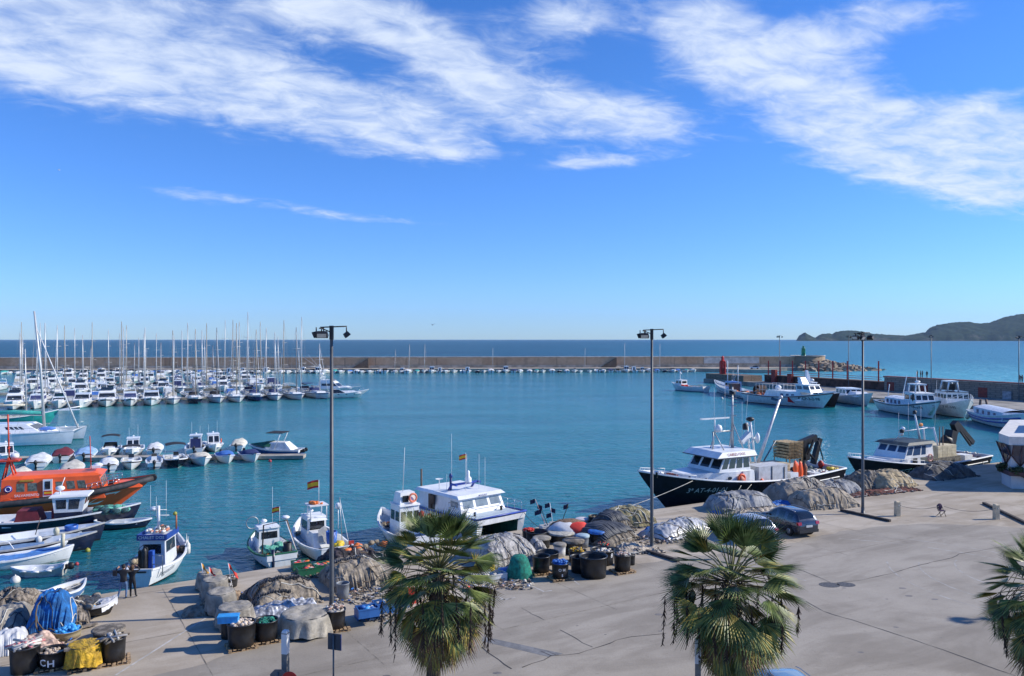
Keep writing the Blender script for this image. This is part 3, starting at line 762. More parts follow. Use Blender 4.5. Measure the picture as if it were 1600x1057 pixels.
# ------------------------------------------------------------------ yachts of the marina
def sailboat(root, L, mast, hullm=None, cover='navy', detail=2, genoa='white', bimini=None, bott='navy', spray='navy', stripe=None):
    B = L * .31; h = Hull(L, B, .95 + L * .02, bow=.35, stern=.0, draft=.5, tw=.62, rake=1.1, full=.42, bul=.06, p=1.9)
    hm = hullm or white()
    h.build(root, (hm, antif(bott), stripe or (dblue() if hullm is None else white()), white()), n=12 if detail < 2 else 16, deck=(white(), mat('cream_nonslip', (.68, .66, .60), .8, var=.05)), wlz=.10)
    z = h.fb
    x1, x0 = L * .22, -L * .12
    cb = wheelhouse(root, (x0, x1, B * .30), (x0 + .1, x1 - .9, B * .24), z - .1, z + .42, white(), {'left': [(.1, .9, .3, .75)], 'right': [(.1, .9, .3, .75)]}, name='coachroof', each=False)
    ck = MB(); ck.box(-L * .42, x0 - .05, -B * .2, B * .2, z - .3, z + .0); ck.box(-L * .43, x0, B * .2, B * .26, z - .05, z + .22); ck.box(-L * .43, x0, -B * .26, -B * .2, z - .05, z + .22)
    ck.build('cockpit', mat('cockpit_grey', (.45, .45, .42), .7), root)
    xm = L * .10
    m = MB(); m.tube([(xm, 0, z + .3), (xm - .05, 0, z + mast * .5), (xm - .25, 0, z + mast)], [.115, .105, .075], 8)
    m.build('mast', [alu(), mat('mast_tan', (.40, .34, .26), .5), mat('mast_dark_grey', (.20, .20, .21), .5)][int(mast * 2) % 3], root)
    for f_, w_ in ((.36, .30), (.68, .24)):
        MB().bar((xm - .1, -B * w_, z + mast * f_), (xm - .1, B * w_, z + mast * f_), .035, n=4).build('spreader', alu(), root)
    bm = MB(); bm.bar((xm - .1, 0, z + 1.35), (-L * .33, 0, z + 1.45), .07, n=6); bm.build('boom', alu(), root)
    cv = MB(); cv.tube([(xm - .15, 0, z + 1.75), (xm - 1, 0, z + 1.58), (-L * .15, 0, z + 1.56), (-L * .33, 0, z + 1.54)], [.13, .18, .15, .09], 8)
    cv.build('sail_cover', canvas(cover), root)
    r_ = MB(); st = h.pt(1, 1); zt = z + mast
    for q in ((-L / 2 + .1, 0, z),): r_.bar(q, (xm - .25, 0, zt), .014, n=3)
    for s_ in (1, -1):
        r_.tube([(xm, s_ * B * .44, z), (xm - .1, s_ * B * .30, z + mast * .36), (xm - .1, s_ * B * .24, z + mast * .68), (xm - .24, 0, zt * .99)], .013, 3)
    r_.build('rigging', mat('stay_wire', (.35, .35, .36), .5, .4), root)
    gj = MB(); gj.bar((st.x - .25, 0, st.z + .15), (xm - .15, 0, z + mast * .93), .065, .035, 6); gj.build('furled_genoa', canvas(genoa), root)
    rl = MB(); rig_rail(rl, h, .04, .985, .55, .016, 8); rl.build('guard_rail', chrome(), root)
    if spray:
        s2 = MB(); s2.add([(x0 - .9, -B * .3, z + .25), (x0 - .9, B * .3, z + .25), (x0 - .8, B * .27, z + 1.15), (x0 - .8, -B * .27, z + 1.15), (x0 + .35, B * .26, z + .45), (x0 + .35, -B * .26, z + .45), (x0 - .1, B * .25, z + 1.1), (x0 - .1, -B * .25, z + 1.1)],
                          [(3, 2, 6, 7), (7, 6, 4, 5), (0, 3, 7, 5), (1, 4, 6, 2)], 0)
        s2.build('sprayhood', canvas(spray), root)
    if bimini:
        s2 = MB(); s2.grid(lambda u, v: (-L * .42 + u * L * .17, (v - .5) * B * .72, z + 2.0 + .12 * math.sin(v * PI) + .05 * math.sin(u * PI)), 3, 5)
        for a, b in ((-L * .40, B * .33), (-L * .27, B * .33)):
            s2.bar((a, b, z), (a, b, z + 2.02), .018, n=4); s2.bar((a, -b, z), (a, -b, z + 2.02), .018, n=4)
        s2.build('bimini', canvas(bimini), root)
    return h
def cruiser(root, L, hullm=None, fly=False, stripe=None, canv=None, winm=None, dark=False, bott='navy', hard=True):
    """motor yacht, bow to +x"""
    B = L * .33; h = Hull(L, B, 1.0 + L * .02, bow=.65, stern=.0, draft=.4, tw=.86, rake=1.7, full=.30, bul=.06, p=2.0, vee=1.1)
    h.build(root, (hullm or white(), antif(bott), stripe or (hullm or white()), white()), n=14, deck=(white(), white()), wlz=.12)
    z = h.fb; gl = winm or glass()
    # foredeck trunk
    tk = MB(); tk.fr((-.02 * L, .36 * L, -B * .33, B * .33), (.0, .24 * L, -B * .24, B * .24), z + .05, z + .62); tk.build('foredeck_trunk', white(), root)
    hgt = 1.55 if hard else .95
    b = (-.28 * L, .17 * L, B * .40); t = (-.26 * L, .04 * L, B * .34)
    wheelhouse(root, b, t, z - .1, z + hgt, white(), {'front': [(.05, .95, .42, .92)], 'left': [(.02, .8, .5, .88)], 'right': [(.2, .98, .5, .88)]}, name='cabin', roof=.12 if hard else None, each=False, gl=gl)
    if fly:
        f = MB(); f.fr((-.24 * L, .04 * L, -B * .33, B * .33), (-.24 * L, -.03 * L, -B * .30, B * .30), z + hgt + .1, z + hgt + .75); f.build('flybridge', white(), root)
        f = MB(); f.fr((-.01 * L, .02 * L, -B * .28, B * .28), (-.06 * L, -.05 * L, -B * .24, B * .24), z + hgt + .7, z + hgt + 1.1); f.build('flybridge_screen', gl, root)
    ar = MB(); za = z + hgt + (.75 if fly else .1)
    for s_ in (1, -1): ar.bar((-.27 * L, s_ * B * .36, z + .4), (-.22 * L, s_ * B * .30, za + .75), .06, n=5)
    ar.bar((-.22 * L, -B * .30, za + .75), (-.22 * L, B * .30, za + .75), .07, n=5)
    ar.ell((-.22 * L, 0, za + .9), .24, .24, .12, n=8, m=4); antenna(ar, -.22 * L, B * .25, za + .8, 1.8)
    ar.build('radar_arch', white(), root)
    ck = MB(); ck.box(-.47 * L, -.29 * L, -B * .34, B * .34, z - .35, z + .03); ck.box(-.46 * L, -.42 * L, -B * .3, B * .3, z, z + .4); ck.build('cockpit', mat('cockpit_grey', (.45, .45, .42), .7), root)
    if canv:
        c_ = MB(); c_.fr((-.46 * L, -.25 * L, -B * .38, B * .38), (-.42 * L, -.25 * L, -B * .33, B * .33), z + .1, z + hgt + .05); c_.build('cockpit_canopy', canvas(canv), root)
    rl = MB(); rig_rail(rl, h, .50, .985, .62, .018, 6, mid=False); rl.build('bow_rail', chrome(), root)
    return h
def smallboat(root, L, hullm=None, cover=None, kind='cover', bott='white', motor=True, canv=None, stripe=None):
    B = L * .39; h = Hull(L, B, .62 + .02 * L, bow=.35, stern=.0, draft=.25, tw=.85, rake=.8, full=.32, bul=.40, p=2.3)
    h.build(root, (hullm or white(), antif(bott), stripe or (hullm or white()), white()), n=10, deck=(white(), mat('boat_floor', (.5, .5, .47), .8, var=.2)), wlz=.08, cap=.12)
    z = h.fb
    if kind == 'cover':
        sd = int(L * 100)
        def fn(u, v):
            t = .03 + u * .93; w_ = h.half(t) + .05; y = (v * 2 - 1)
            hump = (.12 + .42 * math.exp(-((u - .50) / .20) ** 2)) * (1 - abs(y) ** 3.5) + .02
            return (-L / 2 + L * t, y * w_, h.sheer(t) + .03 + hump + .05 * noise.noise(Vector((u * 6, v * 5, sd))) - (.12 if v in (0, 1) else 0))
        MB().grid(fn, 12, 8).build('cover', canvas(cover or 'blue'), root)
    elif kind == 'house':
        wheelhouse(root, (-.10 * L, .20 * L, B * .30), (-.08 * L, .10 * L, B * .27), z - .4, z + 1.35, white(), {'front': 2, 'left': 1, 'right': 1, 'back': [(.3, .7, .1, .9)]}, roof=.12, each=False)
        f = MB(); f.fr((.18 * L, .42 * L, -B * .3, B * .3), (.18 * L, .36 * L, -B * .2, B * .2), z - .1, z + .38); f.build('fore_cabin', white(), root)
        a = MB(); antenna(a, 0, B * .2, z + 1.4, 1.7); antenna(a, -.05 * L, -B * .2, z + 1.4, 1.2); a.ell((0, 0, z + 1.6), .14, .14, .1, n=8, m=4); a.build('aerial', white(), root)
    elif kind == 'console':
        f = MB(); f.fr((-.05 * L, .10 * L, -.32, .32), (-.02 * L, .06 * L, -.28, .28), z - .4, z + .45); f.build('console', white(), root)
        f = MB(); f.fr((.05 * L, .09 * L, -.3, .3), (0, .03 * L, -.26, .26), z + .45, z + .8); f.build('windscreen', glass(), root)
        f = MB(); f.box(-.22 * L, -.12 * L, -.45, .45, z - .4, z + .1); f.box(-.42 * L, -.36 * L, -B * .35, B * .35, z - .3, z + .02); f.build('seat', canvas('white'), root)
    elif kind == 'cuddy':
        f = MB(); f.fr((.0, .40 * L, -B * .34, B * .34), (.04 * L, .28 * L, -B * .22, B * .22), z - .1, z + .40); f.build('fore_cabin', white(), root)
        f = MB(); f.fr((-.02 * L, .10 * L, -B * .34, B * .34), (-.10 * L, -.02 * L, -B * .28, B * .28), z + .25, z + .85); f.build('windscreen', glass(), root)
        f = MB(); f.box(-.30 * L, -.2 * L, -.5, .5, z - .4, z + .12); f.build('seat', canvas('white'), root)
    if canv:
        c_ = MB(); zc = z + 1.55
        c_.grid(lambda u, v: (-.30 * L + u * .38 * L, (v - .5) * B * .86, zc + .16 * math.sin(v * PI) + .10 * math.sin(u * PI)), 4, 6)
        c_.v += []; c_.build('bimini', canvas(canv), root)
        for s_ in (1, -1):
            q = MB()
            for a in (-.28, .05): q.bar((-.08 * L, s_ * B * .43, z), (a * L, s_ * B * .43, zc), .016, n=4)
            q.build('bimini_frame', chrome(), root)
    if motor: outboard(root, -L / 2, 0, h.fb - .02, tilt=-.5)
    return h

UR = Vector((.902, .432, 0)); UN = Vector((-.432, .902, 0))       # marina: along the rows, and away from the camera
HEAD = math.atan2(-UN.y, -UN.x)                                   # bows to the open water
def wl(px, py): return P(px, py, 0)
# front row, left to right: (photo px, bow waterline py, builder, label)
hulln = lambda: navy()
front = [
 (18, 641, 'c', dict(L=11, fly=True, canv='beige'), 'tall white flybridge motor yacht, leftmost boat of the marina front row'),
 (55, 640, 'c', dict(L=10, winm='navy'), 'white motor yacht with navy windscreen cover, second from left in the marina front row'),
 (90, 639, 'c', dict(L=9.5, hard=False), 'low white motor yacht with pale foredeck, third from left in the marina front row'),
 (127, 638.5, 'c', dict(L=11, fly=False, bott='teal'), 'white trawler yacht with upright front window, fourth from left in the marina front row'),
 (166, 636.5, 'c', dict(L=13, fly=True, bott='black', stripe='blackp'), 'big white sports yacht with black waterline, fifth from left in the marina front row'),
 (203, 635.5, 'c', dict(L=10, winm='canvasnavy', bott='black', stripe='blackp'), 'white yacht with navy canvas over its windscreen, sixth from left in the front row'),
 (237, 634.5, 'c', dict(L=12, bott='black', stripe='blackp', canv='black'), 'white sports cruiser with black windscreen, just left of the first front row sailing yacht'),
 (271, 632.5, 's', dict(L=11.5, mast=15.5, cover='white', spray='beige'), 'white sailing yacht with cream sprayhood, first sailing yacht in the marina front row'),
 (307, 631.5, 's', dict(L=12.5, mast=15.8, hull='navy', cover='beige', stripe='w', spray='black'), 'black hulled sailing yacht, second sailing yacht in the marina front row'),
 (341, 630.5, 's', dict(L=12.5, mast=16.2, cover='black', spray='black', bimini='beige'), 'white sailing yacht with dark canopy, third sailing yacht in the marina front row'),
 (373, 629.5, 's', dict(L=13, mast=17.3, cover='white', spray='white'), 'white sailing yacht with the tallest mast of the marina front row'),
 (404, 627.5, 's', dict(L=12.5, mast=15.8, hull='blue', cover='blue', bimini='navy', stripe='w'), 'deep blue hulled sailing yacht with blue sail cover in the marina front row'),
 (434, 626.5, 's', dict(L=12, mast=15.2, cover='navy', bimini='beige'), 'white sailing yacht with beige bimini, right of the deep blue sailing yacht'),
 (468, 625.5, 's', dict(L=13.5, mast=16.4, cover='black', bimini='grey', spray='grey'), 'white sailing yacht with grey cockpit tent, left of the short masted rightmost one'),
 (505, 624.0, 's', dict(L=14.5, mast=12.3, cover='white', bimini='navy', spray='navy'), 'grey white sailing yacht with short mast, rightmost sailing yacht of the marina front row')]
MAR = {'navy': mat('windscreen_cover_navy', (.03, .04, .14), .7), 'canvasnavy': canvas('navy')}
for i, (px, py, kd, kw, lab) in enumerate(front):
    p = wl(px, py); kw = dict(kw); L = kw['L']
    c_ = p + UN * (L / 2 - .8)
    hd_ = HEAD + R([3, -2, 2, -3, 0, 2, -1, 1, 3, 4, 2, 3, -1, 4, 9][i])
    root = thing('motor_yacht' if kd == 'c' else 'sailing_yacht', lab, 'motor yacht' if kd == 'c' else 'sailing yacht', (c_.x, c_.y, 0), hd_, 'yachts berthed in the marina')
    if kd == 'c':
        for k_ in ('winm',):
            if k_ in kw: kw[k_] = MAR[kw[k_]]
        if kw.get('stripe') == 'blackp': kw['stripe'] = blackp()
        kw['L'] *= 1.12; cruiser(root, **kw)
    else:
        hm = {'navy': mat('black_blue_gelcoat', (.012, .016, .035), .2, coat=.4), 'blue': mat('deep_blue_gelcoat', (.02, .05, .18), .2, coat=.4)}.get(kw.pop('hull', None))
        kw['stripe'] = None if kw.get('stripe') is None else white()
        sailboat(root, hullm=hm, **kw)
# two broadside yachts at the right end of the rows
p = wl(541, 622); root = thing('motor_yacht', 'sleek white open motor yacht with pointed bow, rightmost boat of the marina', 'motor yacht', (p.x - 1, p.y + .5, 0), R(12), 'yachts berthed in the marina')
h_ = Hull(13, 3.9, 1.15, bow=.9, stern=-.1, draft=.4, tw=.85, rake=3.2, full=.34, bul=.06, p=2.0, vee=1.1)
h_.build(root, (white(), antif('white'), white(), white()), deck=(white(), white()))
q = MB(); q.fr((-2.5, 4.6, -1.3, 1.3), (-1.2, 2.6, -.9, .9), 1.1, 1.75); q.build('foredeck_trunk', white(), root)
q = MB(); q.fr((-3, .6, -1.5, 1.5), (-2.8, -1, -1.2, 1.2), 1.3, 2.15); q.build('windscreen', glass(), root)
for i in range(3): q = MB(); pp = h_.side(-1 + i * 1.9, .95, -1); q.ell(pp, .28, .03, .09, n=8, m=4); q.build('porthole', glass(), root)
q = MB(); rig_rail(q, h_, .5, .985, .6, .018, 6, mid=False); q.build('bow_rail', chrome(), root)
p = wl(517, 616); root = thing('motor_yacht', 'large white flybridge yacht with dark oval side windows behind the open motor yacht', 'motor yacht', (p.x, p.y + 4, 0), R(-8), 'yachts berthed in the marina')
cruiser(root, L=15, fly=True)
q = MB(); q.bar((-3.2, .5, 3), (-4.2, .5, 7.8), .09, n=5); q.bar((-3.2, -.5, 3), (-4.2, -.5, 7.8), .09, n=5); q.ell((-3.4, 0, 5.2), .5, .5, .35); q.bar((-3.9, 0, 6.4), (-7.5, 0, 10.5), .03, n=4); q.bar((-3.9, 0, 6.4), (-9, 0, 9.8), .03, n=4); q.build('tuna_tower', white(), root)

# the rows behind: prototypes, then copies
protos = []
def hide(o): return o
pk = [('s', dict(L=11, mast=15, cover='navy', spray='navy')), ('s', dict(L=12.5, mast=18.5, cover='white', spray='beige', bimini='beige')), ('s', dict(L=10, mast=11.5, cover='blue', spray='blue')),
      ('s', dict(L=11.5, mast=16.5, cover='beige', spray='grey', hullm=navy(), stripe=white())), ('s', dict(L=9, mast=12.5, cover='green', spray=None)), ('s', dict(L=13, mast=19.5, cover='black', spray='navy', bimini='navy')),
      ('c', dict(L=11, fly=True)), ('c', dict(L=9.5, canv='navy')), ('c', dict(L=12, fly=True, canv='beige')), ('c', dict(L=10, hard=False, canv='blue')), ('c', dict(L=10.5, hullm=navy(), stripe=white())), ('c', dict(L=8.5, canv='white'))]
desc = ['white sailing yacht with navy canvas', 'white sailing yacht with beige bimini', 'small white sailing yacht with blue canvas', 'navy hulled sailing yacht', 'little white sailing yacht with green sail cover', 'long white sailing yacht, dark canopies',
        'white flybridge motor yacht', 'white motor yacht with navy canopy', 'tall white yacht with beige canopy', 'low white motor yacht with blue canopy', 'navy hulled motor yacht', 'small white motor yacht with white canopy']
rn = random.Random(77)
made = {}
rows = [(14.5, 1, 14, 'second'), (38, 0, 14, 'third'), (52, 1, 14, 'fourth'), (74, 0, 15, 'fifth'), (88, 1, 15, 'sixth'), (108, 0, 14, 'seventh')]
base = wl(505, 624.5)
for r_i, (off, away, cnt, rname) in enumerate(rows):
    s0 = -1.0 - (r_i > 0) * 3
    x_along = s0
    for i in range(cnt):
        kidx = rn.choice([0, 0, 1, 2, 3, 4, 5, 0, 6, 7, 8, 9, 11, 10, 6, 7] if r_i in (2, 3, 5) else [0, 1, 2, 3, 5, 6, 7, 8, 9, 11])
        Lk = pk[kidx][1]['L']
        c_ = base + UR * x_along + UN * (off + (Lk / 2))
        x_along -= (4.6 if kidx < 6 else 4.9) + rn.uniform(-.2, .7) + (2.6 if rn.random() < .07 else 0)
        hd_ = (HEAD + PI if away else HEAD) + R(rn.uniform(-3, 3))
        lab = f"{desc[kidx]}, {ordn(i)} from right in {rname} marina row"
        if kidx not in made:
            root = thing('sailing_yacht' if kidx < 6 else 'motor_yacht', lab, 'sailing yacht' if kidx < 6 else 'motor yacht', (c_.x, c_.y, 0), hd_, 'yachts berthed in the marina')
            (sailboat if pk[kidx][0] == 's' else cruiser)(root, **pk[kidx][1]); made[kidx] = root
        else: dup(made[kidx], (c_.x, c_.y, 0), hd_, lab, rn.uniform(.92, 1.08))
pon = mat('pontoon_planks', (.36, .33, .28), .85, var=.2, vs=1)
for k, off in enumerate((13.2, 64 - 12.4, 88 - 1.2)):
    a = base + UR * 1 + UN * off; b = base - UR * 95 + UN * off
    q = MB(); n_ = UN * 1.1
    q.slab([(a - n_).to_tuple()[:2], (a + n_).to_tuple()[:2], (b + n_).to_tuple()[:2], (b - n_).to_tuple()[:2]], .1, .55)
    o = q.build('pontoon', pon); tag(o, f'floating pontoon walkway between the {["first and second", "third and fourth", "fifth and sixth"][k]} marina rows', 'pontoon')

# small boats along the breakwater
sk = [(dict(L=6, kind='cover', cover='navy'), 'small white boat under a navy cover'), (dict(L=6.5, kind='cuddy'), 'small white cuddy boat'), (dict(L=6, kind='cover', cover='white'), 'small white boat under a white cover'),
      (dict(L=7, kind='house'), 'small white boat with a pilothouse'), (dict(L=5.5, kind='console'), 'small open white boat'), (dict(L=6, kind='cover', cover='blue'), 'small white boat under a blue cover'),
      (dict(L=6.5, kind='cuddy', canv='beige'), 'small white boat with beige bimini'), (dict(L=5.5, kind='cover', cover='teal'), 'small white boat under a teal cover'), (dict(L=6, kind='console', hullm=navy()), 'small navy open boat')]
made2 = {}; rn = random.Random(12)
NB = 94
for i in range(NB):
    px = -6 + i * (1084 + 6) / (NB - 1) + rn.uniform(-2, 2)
    ki = rn.choice([0, 1, 1, 2, 2, 3, 4, 4, 5, 6, 7, 8, 3])
    Y_ = 355 + rn.uniform(-1.5, .5); x_ = (px - 800) / F * Y_; Y_ = brk(x_, Y_).y; x_ = (px - 800) / F * Y_
    hd_ = R(-90 + rn.uniform(-6, 6)) if rn.random() < .6 else R(90 + rn.uniform(-6, 6))
    lab = f"{sk[ki][1]}, {ordn(i)} from the left along the breakwater"
    sc_ = rn.uniform(1.0, 1.3)
    if ki not in made2:
        root = thing('small_motorboat', lab, 'motorboat', (x_, Y_, 0), hd_, 'small boats moored along the breakwater'); smallboat(root, **sk[ki][0]); made2[ki] = root
    else: dup(made2[ki], (x_, Y_, 0), hd_, lab, sc_)
# sailing boats lying among them
for i, (px, mh) in enumerate(((618, 9), (640, 11), (664, 11))):
    Y_ = 345; x_ = (px - 800) / F * Y_
    dup(made[4], (x_, Y_, 0), R(-88), f"little sailing yacht with bare mast by the breakwater, {ordn(i)} from the left of three", mh / 12)
# street lamps on the breakwater
for i, px in enumerate((914, 976, 1031, 90, 228, 770)):
    y_ = brk((px - 800) * .3, 366).y; x_ = (px - 800) / F * y_
    lab = f"thin pale street lamp on the breakwater quay, {['fourth', 'fifth', 'sixth', 'first', 'second', 'third'][i]} from the left"
    hgt = (8, 11.2, 11)[i] if i < 3 else 9
    if i == 0:
        b1 = thing('street_lamp', lab, 'street lamp', (x_, y_, 1.5), 0, 'street lamps on the breakwater')
        MB().bar((0, 0, 0), (0, 0, 9), .11, .07, 6).build('pole', mat('pale_pole', (.6, .6, .58), .5), b1)
        MB().ell((0, -.45, 9.02), .16, .5, .12, n=8, m=4).build('lamp_head', mat('lamp_head_grey', (.5, .5, .5), .5), b1)
    else: dup(b1, (x_, y_, 1.5), 0, lab, hgt / 9)
# parked car shapes are further on; here the middle pontoon and its boats
q = MB(); a = wl(476, 717); b = wl(-60, 722)
nn_ = Vector((-(b - a).y, (b - a).x, 0)).normalized() * .9
q.slab([tuple((a - nn_)[:2]), tuple((a + nn_)[:2]), tuple((b + nn_)[:2]), tuple((b - nn_)[:2])][::-1], .1, .5)
tag(q.build('pontoon', pon), 'low floating pontoon between the two middle rows of small boats', 'pontoon')
mid = [  # px, py of the near waterline, heading (bow), kind
 (12, 727, -80, dict(L=7, kind='house'), 'white pilothouse boat at the left edge of the middle pontoon'),
 (56, 735, 90, dict(L=6.4, kind='cover', cover='white'), 'boat with tall white cover behind the orange rescue boat mast'),
 (94, 724, 90, dict(L=6, kind='cover', cover='maroon'), 'boat under a maroon cover behind the orange rescue boat'),
 (131, 722, 90, dict(L=6, kind='cover', cover='lightblue'), 'boat under a light blue cover on the middle pontoon'),
 (169, 716, -90, dict(L=6.2, kind='cuddy', canv='black'), 'cuddy boat with dark canopy right of the light blue covered boat'),
 (206, 716, -88, dict(L=6.6, kind='house'), 'white pilothouse boat in the middle of the middle pontoon'),
 (240, 713, 90, dict(L=5, kind='cover', cover='white', stripe=dblue()), 'small boat under a white cover between pilothouse boat and black bowrider'),
 (303, 711, 90, dict(L=6.6, kind='house', stripe=None), 'fishing launch with a navy panel on the back of its wheelhouse'),
 (337, 708, -80, dict(L=6.6, kind='house'), 'white pilothouse boat with orange lifebuoy near the end of the pontoon'),
 (369, 706, 85, dict(L=5, kind='cover', cover='cream'), 'small boat under a cream cover right of the lifebuoy boat'),
 (26, 760, 90, dict(L=5.5, kind='cover', cover='cream'), 'boat under a cream cover at the left edge in the near row'),
 (108, 748, 90, dict(L=6, kind='cover', cover='beige'), 'boat under a beige cover just above the rescue boat roof'),
 (170, 739, 95, dict(L=5, kind='cover', cover='white'), 'white covered runabout with black outboard above the rescue boat bow'),
 (205, 736, -85, dict(L=5.6, kind='console', canv='black', stripe=blackp()), 'open boat with small black canopy in the near row'),
 (241, 734, 95, dict(L=4.6, kind='console', hullm=mat('rib_grey', (.42, .43, .44), .7)), 'grey inflatable boat with outboard left of the black bowrider'),
 (279, 733, -80, dict(L=6.6, kind='console', hullm=mat('black_gelcoat', (.012, .014, .02), .15, coat=.5), canv='black', motor=False), 'black hulled bowrider with dark canopy in the near row'),
 (321, 730, -75, dict(L=5.8, kind='cover', cover='cream'), 'white boat under a cream cover right of the black bowrider'),
 (359, 726, -75, dict(L=5.0, kind='cover', cover='blue'), 'small white boat under a bright blue cover in the near row'),
 (400, 724, -72, dict(L=5.4, kind='cover', cover='navy'), 'white boat under a navy cover at the right end of the near row')]
for (px, py, hd_, kw, lab) in mid:
    p = wl(px, py); L = kw['L']; hh = R(hd_) + (math.atan2(F, px - 800) - R(90)) * .8; d = Vector((math.cos(hh), math.sin(hh), 0))
    c_ = p + (d if math.sin(hh) > 0 else -d) * (L / 2)
    root = thing('small_motorboat', lab, 'motorboat', (c_.x, c_.y, 0), hh, 'small boats on the middle pontoon'); smallboat(root, **kw)
    if px == 303: MB().box(-.86, -.80, -.62, .62, .55, 1.75).build('navy_panel', canvas('navy'), root)
    if px == 337: ring(root, (.2, 1.0, 1.2), .26, .06, 'y')
p = wl(430, 712)
root = thing('small_motorboat', 'white and blue motorboat with green cover and raised black bimini, right end of the pontoon', 'motorboat', (p.x, p.y, 0), R(172))
h_ = Hull(7.0, 2.5, .85, bow=.5, stern=0, draft=.3, tw=.88, rake=1.6, full=.32, bul=.3, p=2.1, vee=1.1)
h_.build(root, (mat('blue_hull_gelcoat', (.03, .10, .30), .2, coat=.4), antif('white'), white(), white()), deck=(white(), white()))
q = MB(); q.fr((-2.6, 1.2, -1.1, 1.1), (-1.6, .3, -.7, .7), .8, 1.75); q.build('white_tent', canvas('white'), root)
q = MB(); q.grid(lambda u, v: (.2 + u * 3.0, (v * 2 - 1) * (1.15 - .9 * u ** 2), 1.2 + .7 * (1 - u) * (1 - (v * 2 - 1) ** 2) + .25 * u), 8, 6); q.build('cover', canvas('green'), root)
q = MB()
for s_ in (1, -1): q.bar((-.4, s_ * 1.1, 1), (-1.2, s_ * 1.1, 2.9), .06, n=5)
q.build('wakeboard_arch', white(), root)
q = MB(); q.box(-1.4, .7, -1.15, 1.15, 2.9, 2.98); q.build('bimini', canvas('black'), root)
outboard(root, -3.5, .35, .75, tilt=-1.0); outboard(root, -3.5, -.4, .75, tilt=-.9)
# ------------------------------------------------------------------ fishing boats
V = Vector
def rootat(name, label, cat, stern, bow, group=None):
    """thing whose +x runs from stern to bow, both points of the waterline"""
    c_ = (stern + bow) / 2; d = bow - stern
    r = thing(name, label, cat, (c_.x, c_.y, 0), math.atan2(d.y, d.x), group); return r, d.length
def gear(parent, name, mb, m): return mb.build(name, m, parent)
def lumps(mb, x0, x1, y0, y1, z, n, rn, s=.3, mats=3, flat=.6):
    for _ in range(n):
        a = s * rn.uniform(.5, 1.2)
        mb.ell((rn.uniform(x0, x1), rn.uniform(y0, y1), z + a * flat * .4), a, a * rn.uniform(.6, 1.1), a * flat, rn.randrange(mats), 7, 4, .4, rn.random() * 9)
netm = lambda: [mat('green_net', (.03, .16, .11), .9, var=.4, vs=9, bump=.6), mat('tan_net', (.32, .26, .18), .9, var=.35, vs=9, bump=.6), mat('dark_net', (.05, .06, .08), .9, var=.4, vs=9, bump=.6)]
buoym = lambda: [mat('orange_float', (.75, .18, .03), .5), mat('yellow_float', (.70, .50, .03), .5), mat('white_float', (.70, .68, .62), .5)]
def flag(parent, x, y, z, h, s=1.0, name='flag'):
    """red-yellow-red flag on its staff"""
    MB().bar((x, y, z), (x, y, z + h), .018 * s + .006, n=5).build('flag_staff', white(), parent)
    fl = MB()
    def fn(a, b): return lambda u, v: (-u * .95 * s, .10 * s * math.sin(u * 7) * u, -(a + (b - a) * v) * .62 * s - .22 * s * u * u)
    for a, b, mi in ((0, .25, 0), (.25, .75, 1), (.75, 1, 0)): fl.grid(fn(a, b), 8, 2, mi)
    fl.build(name, [mat('flag_red', (.60, .02, .02), .7), mat('flag_yellow', (.85, .50, .02), .7)], parent, loc=(x, y, z + h), rz=-parent.rotation_euler.z)

